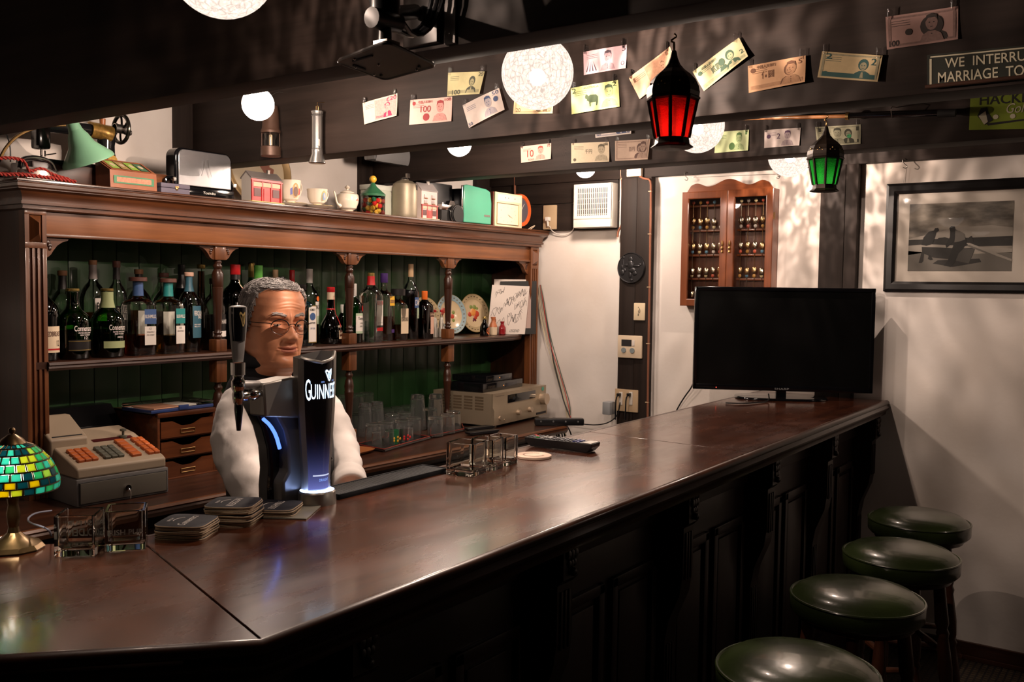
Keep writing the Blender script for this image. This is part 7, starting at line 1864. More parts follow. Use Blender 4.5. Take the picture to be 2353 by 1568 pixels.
# metal water bottle with swing stopper
p=at(930,2.875);m_=mpp(p);R=29*m_;h=hpx(415,2.875,930);t=thing('metal_flask','dented grey metal flask with a swing stopper','flask',p);pew=mat('dull_pewter',(.33,.28,.20),.5,.55,noise=.15,scale=18,bump=.1)
b=MB();b.lathe([(R*.95,0),(R*.98,.004),(R*1.0,h*.10),(R,h*.80),(R*.93,h*.90),(R*.6,h*.98),(R*.35,h*1.0),(R*.3,h*1.02)],36);b.build('body',pew,t)
b=MB();b.lathe([(R*.30,h*1.0),(R*.32,h*1.03),(R*.2,h*1.06),(.001,h*1.07)],20);b.tube([(-R*.5,0,h*.99),(-R*.2,0,h*1.08),(R*.3,0,h*1.06),(R*.35,0,h*1.14)],R*.06,8,1);b.bb((R*.2,-R*.12,h*1.08),(R*.5,R*.12,h*1.20),.002);b.build('swing_stopper',M['steel'],t)
b=MB();a0=.25;b.grid(lambda u,v:Vector((math.sin(a0+.45*u)*(R+.0006),-math.cos(a0+.45*u)*(R+.0006),h*(.74+.13*v))),5,1);b.build('plate_label',M['ink'],t,fix=False)
# green tin toy / helmet behind, and round teal thing
p=at(1003,3.03);t=thing('teal_bowl','dark teal domed bowl tipped behind the model pub','bowl',(p.x,3.09,TZ+.058),0,None,(math.radians(100),.3,.3));
b=MB();R=.055;b.lathe([(R*math.cos(a),R*.8*math.sin(a)) for a in[PI/2*k/12 for k in range(12)]]+[(.001,R*.8)],32);b.build('dome',mat('teal_enamel',(.01,.12,.13),.25,coat=.4),t)
b=MB();b.ball((.02,0,R*.72),.006,10,(1,1,.4));b.build('gold_disc',M['gold'],t)
# camera
p=at(1041,2.84);t=thing('camera','black and silver film camera with lens','camera',p);w=wpx(1016,1066,2.84);h=hpx(471,2.84,1041)
b=MB();b.box((0,.018,h*.33),(w,.034,h*.66),.005);b.build('body',M['matte_black'],t);b=MB();b.box((0,.018,h*.82),(w,.035,h*.32),.004);b.prism([(-w*.16,0),(w*.16,0),(w*.09,h*.26),(-w*.09,h*.26)],-.026,(0,.004,h*.97),(1,0,0),(0,0,1));b.box((0,.018,.003),(w*.98,.033,.006),.001);b.build('top_plate',M['chrome'],t)
b=MB();b.cyl((w*.10,.002,h*.45),(w*.10,-.018,h*.45),w*.27,seg=32);b.build('lens_barrel',M['black'],t);b=MB();b.cyl((w*.10,-.014,h*.45),(w*.10,-.022,h*.45),w*.235,seg=32);b.build('lens_cap',M['matte_black'],t)
b=MB();b.lathe([(w*.275,0),(w*.29,.001),(w*.29,.004),(w*.275,.005)],32,caps=False);b.v=[Vector((v.x+w*.10,-.008-v.z,v.y+h*.45)) for v in b.v];b.build('focus_ring',M['chrome'],t);b=MB();b.cyl((-w*.34,.018,h*.97),(-w*.34,.018,h*1.07),.006);b.cyl((w*.34,.018,h*.97),(w*.34,.018,h*1.05),.005);b.build('dial',M['chrome'],t)
# mint green slide viewer
p=at(1094,2.875);t=thing('green_toaster','mint green and black retro toaster-like appliance beside the clock','appliance',p);w=wpx(1062,1126,2.86);h=hpx(428,2.875,1094)
mg=mat('mint_front',(.09,.42,.27),.25,coat=.5)
b=MB();b.prism([(-w/2,.008),(w/2,.008),(w/2*1.02,h*.6),(w*.46,h*.90),(w*.30,h*.955),(-w*.38,h*1.0),(-w/2,h*.97)],-.014,(0,-.012,0),(1,0,0),(0,0,1));ob=b.build('green_side',mg,t,ang=30);md=ob.modifiers.new('b','BEVEL');md.width=.005;md.segments=3;md.limit_method='ANGLE'
b=MB();b.bb((-w*.52,.002,.006),(w*.48,.12,h*.9),.01);b.build('black_body',DB,t)
b=MB();b.bb((-w*1.6,.05,0),(-w*.55,.12,h*.98),.006);b.build('black_hood',M['black'],t)
b=MB();b.bb((w*.22,-.0145,h*.235),(w*.44,-.0125,h*.285));b.build('name_plate',M['chrome'],t)
b=MB();b.bb((-w*.53,-.008,.01),(-w*.49,.0,h*.97),.001);b.build('chrome_strip',M['chrome'],t)
# cream square clock
p=at(1167,2.855);t=thing('square_clock','cream square radio clock with gold framed dial','clock',p);w=wpx(1137,1199,2.855);h=hpx(445,2.855,1167);cw=mat('clock_cream',(.74,.66,.44),.35)
b=MB();b.box((-.004,.034,h/2),(w,.065,h),.003);b.build('case',mat('clock_brown',(.20,.03,.02),.4),t);b=MB();b.box((0,-.002,h/2),(w,.010,h),.002);b.build('front',cw,t)
b=MB();b.frame(-w*.44,h*.08,w*.36,h*.70,.003,.003,(0,-.007,0),(1,0,0),(0,0,1));b.build('dial_frame',M['gold'],t,ang=20)
b=MB();b.bb((-w*.43,-.0078,h*.09),(w*.35,-.0072,h*.69));b.build('dial',mat('dial_cream',(.82,.72,.54),.3),t)
b=MB();cxd,czd=-w*.04,h*.38
for k in range(12):q=PI/6*k;b.bb((cxd+math.sin(q)*w*.29-.0006,-.0084,czd+math.cos(q)*h*.22-.002),(cxd+math.sin(q)*w*.29+.0006,-.0079,czd+math.cos(q)*h*.22+.002))
b.build('hour_mark',M['brass'],t)['kind']='stuff'
for nm,q,L in(('minute_hand',1.95,.24),('hour_hand',2.1,.15)):
 b=MB();b.cyl((cxd,-.0088,czd),(cxd+math.sin(q)*h*L,-.0088,czd+math.cos(q)*h*L),.0008,seg=5);b.build(nm,M['brass'],t)
b=MB();b.bb((-w*.42,-.0076,h*.76),(w*.46,-.0070,h*.95));b.build('control_strip',CC['paper'],t)
for k in(-.14,-.02,.22):b=MB();b.box((w*k,-.009,h*.86),(.003,.003,.005),.0006);b.build('switch',M['steel'],t)
# orange round clock
p=at(1207,2.88);t=thing('round_clock','orange round alarm clock with a dark cartoon face partly behind the cream clock','clock',(p.x-.012,2.90,TZ));R=.040*1.0;R=(onY(1229,480,2.9).x-onY(1186,480,2.9).x)/2
hc=hpx(485,2.9,1207)
og=mat('clock_orange',(.72,.13,.03),.3,coat=.4);k_=min(R,hc*.95)
b=MB();b.lathe([(k_*.72,0),(k_*.76,-.008),(k_*.95,-.010),(k_,0),(k_,.03),(k_*.9,.04),(.001,.04)],36,caps=False);b.v=[Vector((v.x,v.z,v.y+hc)) for v in b.v];b.build('case',og,t)
b=MB();b.lathe([(.001,0),(k_*.74,.0)],32,caps=False);b.v=[Vector((v.x,-.003,v.y+hc)) for v in b.v];b.build('dial',mat('dial_dark',(.11,.10,.12),.3),t)
b=MB();b.bb((-.020,.0,.0),(.014,.035,.014),.004);b.build('foot',og,t)
b=MB();b.tube([(0,-.005,hc),(k_*.3,-.005,hc+k_*.4)],.001,6);b.tube([(0,-.005,hc),(-k_*.1,-.005,hc-k_*.3)],.0012,6);b.build('clock_hand',CC['paper'],t)
mb=MB();q=[at(1214,2.87,TZ+.003),at(1222,2.865,TZ+.018),at(1231,2.865,TZ+.030),at(1228,2.868,TZ+.022),at(1219,2.862,TZ+.003)];mb.tube(q,.0022,8,2);tag(mb.build('white_flex',M['cream'],None),'short loop of white flex beside the orange clock','cord')
# ------------------------------------------------------------ hanging from the middle beam: miner lamp and torch
def hang(px,y0,Xb):return onX(px,y0,Xb)
top=hang(622,243,2.26);bot=hang(621,360,2.26);Hh=top.z-bot.z;m_=mpp(top)
t=thing('miner_lamp','small brown miner safety lamp hanging from the beam','lantern',(top.x,top.y,bot.z));br_m=mat('lamp_rust',(.085,.045,.030),.5,.4,noise=.3,scale=40)
b=MB();b.lathe([(22*m_,0),(23*m_,.002),(23*m_,Hh*.18),(20*m_,Hh*.20)],24);b.build('base',br_m,t)
b=MB();b.lathe([(15*m_,Hh*.20),(15*m_,Hh*.46)],20,caps=False);b.build('glass_tube',GL['clear'],t)
for k in range(4):b=MB();q=PI/4+PI/2*k;b.cyl((math.cos(q)*20*m_,math.sin(q)*20*m_,Hh*.19),(math.cos(q)*20*m_,math.sin(q)*20*m_,Hh*.47),.0012);b.build('guard_rod',br_m,t)
b=MB();b.lathe([(.001,Hh*.2),(.006,Hh*.21),(.006,Hh*.42),(.001,Hh*.44)],12);b.build('candle',CC['cream'],t)
b=MB();b.lathe([(22*m_,Hh*.46),(23*m_,Hh*.50),(20*m_,Hh*.55),(17.5*m_,Hh*.90),(16*m_,Hh*.99),(.001,Hh)],24);b.build('chimney',br_m,t)
b=MB();b.tube([(0,0,Hh),(0,0,Hh*1.08),(.004,0,Hh*1.14),(0,0,Hh*1.2),(.03,0,Hh*1.3),(2.317-top.x,0,Hh*1.32)],.0012,6,1);b.build('wire',M['steel'],t)
top=hang(729,238,2.285);bot=hang(731,376,2.285);Hh=top.z-bot.z
t=thing('torch','ribbed chrome torch hanging head down from the beam','torch',(top.x,top.y,bot.z));m_=mpp(top)
b=MB();b.lathe([(17*m_,0),(19.5*m_,.002),(19*m_,Hh*.03),(13*m_,Hh*.16),(13*m_,Hh*.22)],28);b.build('head',M['satin'],t)
b=MB();pr=[(12.5*m_,Hh*.22)];pr+=[(12.8*m_,Hh*.24),(12*m_,Hh*.25),(12*m_,Hh*.78),(13.5*m_,Hh*.80),(12.2*m_,Hh*.82),(14*m_,Hh*.86),(14*m_,Hh*.87),(11*m_,Hh*.88),(.001,Hh*.88)];b.lathe(pr,12);b.build('barrel',M['satin'],t,ang=20)
b=MB();b.bb((-.014,-.019,Hh*.28),(-.004,-.008,Hh*.40),.003);b.build('switch',CC['paper'],t)
b=MB();b.tube([(-.005,0,Hh*.87),(-.005,0,Hh*.95),(0,0,Hh*.98),(.005,0,Hh*.95),(.005,0,Hh*.87)],.0009,6);b.tube([(0,0,Hh*.97),(0,0,Hh*1.02),(2.317-top.x,0,Hh*1.04)],.0009,6);b.build('hanging_clip',M['brass'],t)
# ------------------------------------------------------------ loudspeaker under the second beam
Y=2.97;q=[onY(852,348,Y),onY(1014,334,Y+.00),onY(1029,380,Y-.01),onY(868,388,Y-.01)]
c=sum(q,Vector())/4;L_=(q[1]-q[0]).length;hh=q[0].z-q[3].z
t=thing('loudspeaker','long silver-grey horizontal loudspeaker under the beam','speaker',tuple(c),math.atan2(q[1].y-q[0].y,q[1].x-q[0].x))
o=t.location.copy();
b=MB()
def sp(u,v):
 a=-.9+1.8*v;p=Vector((-L_/2+L_*u,-.030*math.cos(a)+.018,hh*.55*math.sin(a)/math.sin(.9)));p.x+=(1-v)*.010;return p
b.grid(sp,2,14);b.build('grille',mat('speaker_grey',(.20,.195,.195),.55,bump=.3,scale=500),t,fix=False)
b=MB();b.bb((-L_/2-.003,.0,-hh*.5),(L_/2+.003,.06,hh*.5),.01);b.build('cabinet',mat('speaker_silver',(.22,.22,.22),.4,.3),t)
b=MB();b.bb((-L_/2-.006,-.012,-hh*.5),(-L_/2+.001,.03,hh*.5),.003);b.bb((L_/2-.001,-.010,-hh*.5),(L_/2+.006,.03,hh*.5),.003);b.build('end_cap',mat('speaker_silver',(0,0,0)),t)
b=MB();b.box((L_*.38,-.0085,hh*.30),(.010,.004,.010),.0008);b.build('badge',M['black'],t)
b=MB();b.bb((-L_/2-.022,.01,-.01),(-L_/2,.03,hh*.8),.002);b.bb((-L_/2-.04,.0,hh*.7),(-L_/2+.06,.04,hh*.7+.008),.001);b.bb((-L_/2-.015,.01,hh*.7),(-L_/2+.01,.03,1.98-c.z+.01 if 1.98-c.z>hh*.7 else hh),.001);b.build('bracket',M['black'],t)
# ------------------------------------------------------------ projector mount on the nearest beam
zt0=1.895
P=[onZ(x,y,zt0) for x,y in((772,143),(889,98),(1003,152),(885,184))]
c=sum(P,Vector())/4;
t=thing('ceiling_mount','black tilted swivel plate and cables of a ceiling bracket on the nearest beam','bracket',tuple(c));k=[p-c for p in P]
def qp(u,v,z=0):return(k[0]*(1-u)+k[3]*u)*(1-v)+(k[1]*(1-u)+k[2]*u)*v+Vector((0,0,z))
pts=[]
for(cu,cv,a0) in((.9,.9,0),(.1,.9,PI/2),(.1,.1,PI),(.9,.1,3*PI/2)):
 for j in range(6):a=a0+PI/2*j/5;pts.append((cu+.1*math.cos(a),cv+.1*math.sin(a)))
n=len(pts);vs=[qp(u,v,0) for u,v in pts]+[qp(u,v,.005) for u,v in pts]
mk=mat('mount_black',(.018,.014,.012),.35,.3)
b=MB();b.add(vs,[tuple(range(n)),tuple(reversed(range(n,2*n)))]+[(i,(i+1)%n,n+(i+1)%n,n+i) for i in range(n)]);b.build('plate',mk,t,ang=30)
b=MB();b.tube([qp(u,v,.001) for u,v in pts],.0025,6,closed=True);b.build('plate_rim',mk,t)
for u,v in((.22,.12),(.80,.12),(.12,.22),(.88,.80)):
 b=MB();a_=Vector((.5,.5));b.tube([qp(u,v,-.001),qp(u+(.5-u)*.1+(.35 if v in(.12,) and u<.5 else 0)*.6,v+(.35 if u<.2 else 0),-.001)],.0018,6);b.build('slot',M['ink'],t)
for u,v in((.08,.3),(.3,.08),(.92,.7),(.7,.06),(.45,.4)):
 b=MB();b.ball(qp(u,v,-.001),.0022,8);b.build('screw',M['chrome'],t)
H0=onZ(880,100,zt0)-c
hub=Vector((H0.x*.5,H0.y*.5,0))
b=MB();b.cyl(hub+Vector((0,0,.004)),hub+Vector((0,0,.05)),.012,.010,16);b.cyl(hub+Vector((-.03,0,.05)),hub+Vector((.03,0,.055)),.016,seg=16);b.ball(hub+Vector((0,0,.065)),.018,12);b.build('swivel_joint',mk,t)
wp=onX(962,30,1.300)-c
top=wp+Vector((-.01,0,.0))
b=MB();b.cyl(hub+Vector((0,0,.06)),top,.013,seg=12);b.build('support_arm',mk,t)
b=MB();b.bb((1.317-c.x-.014,wp.y-.04,wp.z-.055),(1.317-c.x,wp.y+.04,wp.z+.20),.002);b.build('wall_plate',mk,t)
b=MB();b.bb((1.317-c.x-.006,wp.y-.075,wp.z-.06),(1.317-c.x,wp.y-.050,wp.z+.20),.001);b.build('flat_bar',mat('bar_grey',(.10,.09,.085),.4,.4),t)
b=MB();b.lathe([(.018,0),(.024,.004),(.024,.05),(.016,.058)],20,tuple(hub+Vector((0,0,.055))));b.build('motor_housing',M['black'],t)
for i,(r,dx) in enumerate(((.07,0),(.055,.02),(.085,-.02))):
 b=MB();b.tube([hub+Vector((.02+dx,.04,.30)),hub+Vector((0,.05,.12)),hub+Vector((.01,.01-.01*i,.05+.01*i)),wp+Vector((-.03,-r*.3,-.03-r*.4)),wp+Vector((-.02,-r,.0)),wp+Vector((-.01,-r*.8,.22))],.0042,8,2);b.build('cable',M['black'],t)
b=MB();b.box(qp(.25,.75,.012),(.03,.03,.014),.001);b.build('clamp_block',M['steel'],t)
# ------------------------------------------------------------ fixtures on the right wall
def wbox(b,o,X0,X1,ya,yb,za,zb,bev=.002):b.bb((X0-o.x,min(ya,yb)-o.y,min(za,zb)-o.z),(X1-o.x,max(ya,yb)-o.y,max(za,zb)-o.z),bev)
def wthing(name,label,cat,px,py,X,group=None):p=onX(px,py,X);return thing(name,label,cat,(X,p.y,p.z),0,group)
# extractor fan
Xf=XW-.085;A,B_=onX(1319,424,Xf),onX(1405,522,Xf)
t=thing('extractor_fan','square cream extractor fan with slatted grille on the dark boards','fan',(Xf,(A.y+B_.y)/2,(A.z+B_.z)/2));o=t.location.copy()
wp_=mat('fan_white',(.72,.68,.60),.4)
b=MB();wbox(b,o,Xf+.004,XW-.021,A.y,B_.y,B_.z,A.z,.006);b.build('housing',wp_,t)
h_=(A.y-B_.y)/2;v_=(A.z-B_.z)/2
b=MB();b.frame(-h_*.98,-v_*.62,h_*.98,v_*.98,h_*.16,.012,(Xf+.004-o.x,0,0),(0,1,0),(0,0,1));b.v=[Vector((2*(Xf+.004-o.x)-q.x,q.y,q.z)) for q in b.v];b.build('front_frame',wp_,t,ang=20)
b=MB();b.bb((-.004,-h_*.98,-v_*.98),(.006,h_*.98,-v_*.62),.002);b.build('lower_panel',wp_,t)
b=MB();b.bb((-.0005,-h_*.84,-v_*.48),(.0005,h_*.84,v_*.84));b.build('dark_grille_back',M['ink'],t)
N=17
for i in range(N):
 y=-h_*.80+i*h_*1.6/(N-1);b=MB();b.bb((-.005,y-h_*.022,-v_*.48),(-.0006,y+h_*.022,v_*.84),.0006);b.build('slat',wp_,t)
for i in range(6):
 z=-v_*.40+i*v_*.24;b=MB();b.bb((-.003,-h_*.84,z-.0012),(-.0006,h_*.84,z+.0012));b.build('cross_bar',wp_,t)
# upper outlet with plug and flex
t=wthing('upper_outlet','tan wall outlet with white plug left of the extractor fan','outlet',1262,500,XW-.021);o=t.location.copy();X_=XW-.034
A,B_=onX(1248,472,X_),onX(1277,527,X_);b=MB();wbox(b,o,X_,XW-.0205,A.y,B_.y,B_.z,A.z,.004);b.build('plate',M['tan'],t)
p=onX(1261,504,X_)-o;b=MB();b.box((p.x-.010,p.y,p.z),(.022,.026,.022),.005);b.cyl((p.x-.012,p.y,p.z-.010),(p.x-.010,p.y-.002,p.z-.038),.006,.004,10);b.build('plug',CC['paper'],t)
q=[onX(1263,520,X_-.01)-o,onX(1267,530,X_+.01)-o,onX(1280,539,X_+.02)-o,onX(1300,541,X_+.02)-o,onX(1315,532,X_+.02)-o,onX(1320,520,X_+.0)-o]
b=MB();b.tube(q,.0025,8,2);b.build('flex',CC['paper'],t)
# round relief
t=wthing('relief_plaque','dark metal round relief plaque of a walking figure on the black post','plaque',1451,616,XW-.046);R=(onX(1420,616,XW-.05).y-onX(1483,616,XW-.05).y)/2;pwt=mat('dark_pewter',(.045,.045,.048),.32,.7)
b=MB();b.lathe([(R,0),(R,.006),(R*.96,.010),(R*.92,.007),(.001,.006)],40);b.v=[Vector((-v.z,v.x,v.y)) for v in b.v];b.build('disc',pwt,t)
def rel(nm,items):
 b=MB()
 for y,z,r,sy,sz in items:b.ball((-.008,-y*R,z*R),r*R,12,(.25,sy,sz))
 b.build(nm,pwt,t)
rel('figure',[(-.02,.55,.16,1,1.1),(-.02,.18,.26,.9,1.2),(.10,-.15,.22,1.3,.8),(.28,-.35,.15,1.2,1.0),(-.05,-.45,.13,.9,1.8),(.05,-.78,.10,1.2,.8),(.42,.12,.12,2.0,.6),(.65,.22,.10,1.2,.6)]);rel('staff_and_castle',[(-.55,.2,.05,1,8),(-.55,.68,.09,1,1),(-.62,-.3,.15,1,1.3),(-.45,-.15,.10,1,1.2),(-.30,.18,.12,1.6,.7),(-.65,.05,.08,1,2)])
# key escutcheon style switch
t=wthing('light_switch','cream oval switch plate low on the black post','switch',1469,716,XW-.046);o=t.location.copy();A,B_=onX(1457,696,XW-.05),onX(1482,737,XW-.05)
b=MB();wbox(b,o,XW-.054,XW-.0455,A.y,B_.y,B_.z,A.z,.010);b.build('plate',mat('ivory',(.68,.56,.38),.35),t)
b=MB();b.tube([(-.010,-.004,.016),(-.012,-.008,.010),(-.010,-.008,-.004),(-.010,.0,-.006),(-.010,.0,.006)],.0012,6,1);b.ball((-.009,.001,.021),.0025,8);b.ball((-.009,.001,-.013),.0025,8);b.ball((-.009,.001,-.019),.0028,8);b.build('keyhole',M['ink'],t)
# thermostat
t=wthing('thermostat','cream control panel with small display and two round knobs on the post','control panel',1448,797,XW-.046);o=t.location.copy();A,B_=onX(1421,770,XW-.05),onX(1476,825,XW-.05)
b=MB();wbox(b,o,XW-.058,XW-.0455,A.y,B_.y,B_.z,A.z,.006);b.build('plate',M['cream'],t);hy,hz_2=(A.y-B_.y)/2,(A.z-B_.z)/2
b=MB();b.bb((-.0135,-.2*hy,.05*hz_2),(-.012,.62*hy,.62*hz_2));b.build('display',M['ink'],t);b=MB();b.bb((-.0145,-.46*hy,.10*hz_2),(-.012,-.24*hy,.60*hz_2),.001);b.build('rocker',CC['paper'],t)
for s in(.42,-.28):b=MB();b.cyl((-.012,s*hy,-.32*hz_2),(-.017,s*hy,-.32*hz_2),.19*hy,seg=20);b.build('knob',mat('knob_grey',(.22,.26,.27),.4),t)
# power outlet with plugs and grey adapter
t=wthing('power_outlet','tan double outlet with black plugs and a grey adapter above the bar end','outlet',1440,922,XW-.046);o=t.location.copy();A,B_=onX(1414,893,XW-.05),onX(1466,949,XW-.05)
b=MB();wbox(b,o,XW-.055,XW-.0455,A.y,B_.y,B_.z,A.z,.004);b.build('plate',M['tan'],t)
for px in(1427,1450):
 p=onX(px,915,XW-.055)-o;b=MB();b.box((p.x-.002,p.y,p.z-.002),(.005,.020,.066),.001);b.build('socket',M['white'],t)
 b=MB();b.box((p.x-.016,p.y+.004,p.z+.018),(.026,.016,.016),.004);b.tube([(p.x-.024,p.y+.006,p.z+.016),(p.x-.034,p.y+.010,p.z),(p.x-.030,p.y+.014,p.z-.05),(p.x-.02,p.y+.02,p.z-.11)],.0035,8,1);b.build('black_plug',M['black'],t)
p=onX(1403,937,XW-.06)-o;b=MB();b.box((p.x-.02,p.y,p.z),(.055,.045,.066),.006);b.build('grey_adapter',mat('adapter_grey',(.26,.27,.28),.5),t)
q=[onX(1425,925,XW-.09)-o,onX(1420,955,XW-.09)-o,onX(1400,972,XW-.09)-o,onX(1370,978,XW-.07)-o,onX(1330,974,XW-.06)-o,onX(1305,968,XW-.08)-o]
b=MB();b.tube(q,.003,8,2);b.build('cable',M['black'],t)
# junction box and pipes
t=wthing('junction_box','cream junction box at the top of the black post','junction box',1458,395,XW-.036);o=t.location.copy();A,B_=onX(1442,380,XW-.05),onX(1475,405,XW-.05);b=MB();wbox(b,o,XW-.06,XW-.0355,A.y,B_.y,B_.z,A.z+.02,.004);b.build('box_body',M['cream'],t)
def pipe(pts,X,r,label,ties):
 b=MB();P_=[onX(x,y,X) for x,y in pts];c=P_[0];t=thing('conduit_pipe',label,'pipe',tuple(c),0,'copper painted pipes on the wall');b.tube([p-c for p in P_],r,10,1);b.build('tube',M['copper'],t)
 for x,y in ties:p=onX(x,y,X)-c;b=MB();b.box(tuple(p),(r*2.4,r*3.0,.004),.0008);b.build('clip',M['tan'],t)
pipe([(1427,384),(1427,405),(1430,420),(1430,500),(1428,520),(1421,530),(1419,545)],XW-.03,.0055,'copper coloured pipe beside the extractor fan',((1429,412),(1430,432)))
pipe([(1470,405),(1480,411),(1494,412),(1496,430),(1494,560),(1492,700),(1489,850),(1488,965)],XW-.012-.04,.0055,'long copper coloured pipe down the edge of the black post',((1494,440),(1493,538),(1491,660),(1489,790),(1487,925)))
b=MB();P_=[onX(1183,400,XW-.03),onX(1183,440,XW-.03),onX(1184,500,XW-.03)];b.tube(P_,.006,8);tag(b.build('conduit_pipe',M['copper'],None),'short brown pipe behind the square clock','pipe','copper painted pipes on the wall')
# cable bundle down the white wall
cb_=[mat('wire_cream',(.60,.52,.36),.5),mat('wire_black',(.01,.01,.01),.5),mat('wire_red',(.45,.04,.03),.5),mat('wire_cream',(0,0,0)),mat('wire_cream',(0,0,0)),mat('wire_green',(.05,.08,.05),.5)]
root=bpy.data.objects.new('cable_bundle',None);COL.objects.link(root);tag(root,'bundle of cream, black and red cables hanging down the white wall','cables');rr=random.Random(4)
base=[(1238,655),(1243,690),(1250,740),(1262,790),(1278,840),(1292,890),(1302,930),(1308,965)]
for i in range(7):
 dx=(-4,5,3,-1,1,7,-6)[i];q=[]
 for j,(x,y) in enumerate(base):q.append(onX(x+dx*(.6 if j in(0,7) else 1)+rr.uniform(-2.5,2.5)-(8 if i==1 and 3<j<7 else 0),y,XW-.012-.003*(i%3)))
 b=MB();b.tube(q,.0022 if i!=1 else .0035,6,2);b.build('wire',cb_[i%6],root)
# ------------------------------------------------------------ on the counter
def cz(px,py,z=CZ):p=onZ(px,py,z);return Vector((p.x,p.y,z))
# cash register
pf=cz(178,1168);pr_=cz(389,1132);d=pr_-pf;w=d.length;ang=math.atan2(d.y,d.x)
t=thing('cash_register','beige cash register with orange and grey keys on a grey cash drawer','cash register',tuple(pf),ang)
inv=Matrix.Rotation(-ang,3,'Z')
hD=onY(178,1105,pf.y).z-CZ
gry=mat('register_grey',(.17,.16,.155),.5,.1);bge=mat('register_beige',(.40,.31,.22),.5)
b=MB();b.bb((0,0.004,0),(w,.32,hD),.005);b.build('drawer_case',gry,t)
b=MB();b.bb((w*.03,-.002,hD*.10),(w*.97,.006,hD*.86),.003);q_=b.build('drawer',mat('register_drawer',(.15,.135,.11),.4,.2),t)
b=MB();b.frame(w*.02,hD*.07,w*.98,hD*.89,.003,.003,(0,0.003,0),(1,0,0),(0,0,1));b.build('drawer_gap',M['ink'],t,ang=20)
b=MB();b.cyl((w*.52,-.002,hD*.46),(w*.52,-.010,hD*.46),.010,seg=20);b.tube([(w*.52,-.010,hD*.46),(w*.53,-.016,hD*.36),(w*.54,-.012,hD*.2),(w*.54,-.010,hD*.05)],.0014,6,1);b.build('lock_and_key',M['chrome'],q_)
h1,h2=hD+.030,hD+.085
b=MB();b.prism([(.01,hD),(.01,h1),(.025,h1+.008),(.19,h2),(.20,h2+.004),(.31,h2+.02),(.31,hD)],w*.97,(w*.015,0,0),(0,1,0),(0,0,1));ob=b.build('keyboard_case',bge,t,ang=30);md=ob.modifiers.new('b','BEVEL');md.width=.006;md.segments=3;md.limit_method='ANGLE'
sy=(h2-h1-.008)/.165
def kp(x,y):return(x*w,.025+y*.165,h1+.008+sy*y*.165)
ok_=mat('key_orange',(.55,.13,.03),.45);gk=mat('key_grey',(.12,.12,.09),.45);sl_a=math.atan(sy)
def keys(x0,x1,y0,y1,nx,ny,m_,skip=()):
 for i in range(nx):
  for j in range(ny):
   if(i,j) in skip:continue
   sx,sy_=(x1-x0)/nx*w,(y1-y0)/ny*.165
   p=kp(x0+(i+.5)*(x1-x0)/nx,y0+(j+.5)*(y1-y0)/ny);b=MB();b.box((0,0,.004),(sx*.90,sy_*.88,.011),.002,1);k=b.build('key',m_,t);k.location=p;k.rotation_euler=(sl_a,0,0)
keys(.08,.30,.10,.62,3,4,ok_);keys(.36,.58,.10,.60,3,4,gk);keys(.64,.76,.05,.80,1,5,ok_);keys(.83,.97,.05,.80,2,4,ok_)
b=MB();b.grid(lambda u,v:Vector(kp(.45+.45*u,.86+.12*v))+Vector((0,0,.001)),1,1);b.build('program_strip',mat('dark_red_plastic',(.08,.015,.015),.3),t)
p=kp(.80,.93);b=MB();b.lathe([(.012,0),(.012,.006),(.004,.007),(.004,.02),(.010,.022),(.010,.028),(.001,.03)],16,p);b.build('mode_key',gk,t)
pv=(.30*w,.20,h2)
b=MB();b.prism([(.16,hD+.03),(.16,h2+.015),(.28,h2+.075),(.31,h2+.075),(.31,hD+.03)],w*.40,(-.02*w,0,0),(0,1,0),(0,0,1));ob=b.build('printer_hump',bge,t,ang=30);md=ob.modifiers.new('b','BEVEL');md.width=.006;md.segments=3
b=MB();b.add([(w*.13,.196,h2+.032),(w*.30,.196,h2+.032),(w*.30,.235,h2+.049),(w*.13,.235,h2+.049)],[(0,1,2,3)]);b.build('display_window',mat('lcd_pale',(.30,.36,.38),.25),t,fix=False)
b=MB();b.add([(w*.02,.172,h2+.0215),(w*.34,.172,h2+.0215),(w*.34,.184,h2+.0265),(w*.02,.184,h2+.0265)],[(0,1,2,3)]);b.build('paper_slot',M['ink'],t,fix=False)
# black printer behind
p=onY(225,1000,2.97);t=thing('black_printer','low black office machine lettered SHARP behind the cash register','printer',(p.x+.0,3.07,CZ));h=onY(200,935,3.05).z-CZ
b=MB();b.bb((-.13,-.06,0),(.11,.06,h*.75),.006);b.prism([(-.06,h*.75),(.06,h*.75),(.06,h),(-.0,h)],.24,(-.13,0,0),(0,1,0),(0,0,1));b.build('body',M['black'],t)
b=MB();text_on(b,'SHARP',lambda u,v:Vector((-.03+.06*u,-.0605,h*(.55+.09*v))),0,0,1,1);b.build('lettering',mat('grey_print',(.25,.25,.25),.5),t,ang=0,fix=False)
# small letter cabinet with three open drawers
pA=cz(398,1108);t=thing('drawer_cabinet','small dark wooden cabinet of three scooped drawers with label holders','cabinet',(onY(360,1000,2.80).x,2.80,CZ));o=t.location.copy()
def S(px,py,Y=2.80):p=onY(px,py,Y);return Vector((p.x-o.x,p.y-o.y,max(.0005,p.z-o.z)))
x0,x1=S(362,1000).x,S(495,1000).x;zt=S(430,945).z
cab=wood('cabinet_wood_x',(.07,.018,.005),(.19,.055,.016),(.06,1,1),30,rough=.32)
D_=.27
for xx in(x0,x1-.010):b=MB();b.bb((xx,0,0),(xx+.010,D_,zt),.002);b.build('side',cab,t)
b=MB();b.bb((x0,.012,zt-.008),(x1,D_,zt),.002);b.bb((x0,-.004,zt-.014),(x1,.014,zt+.002),.003);b.build('top',cab,t)
b=MB();b.bb((x0+.01,D_-.008,0),(x1-.01,D_,zt-.008));b.build('back',cab,t)
n_d=3;dh=(zt-.020)/n_d
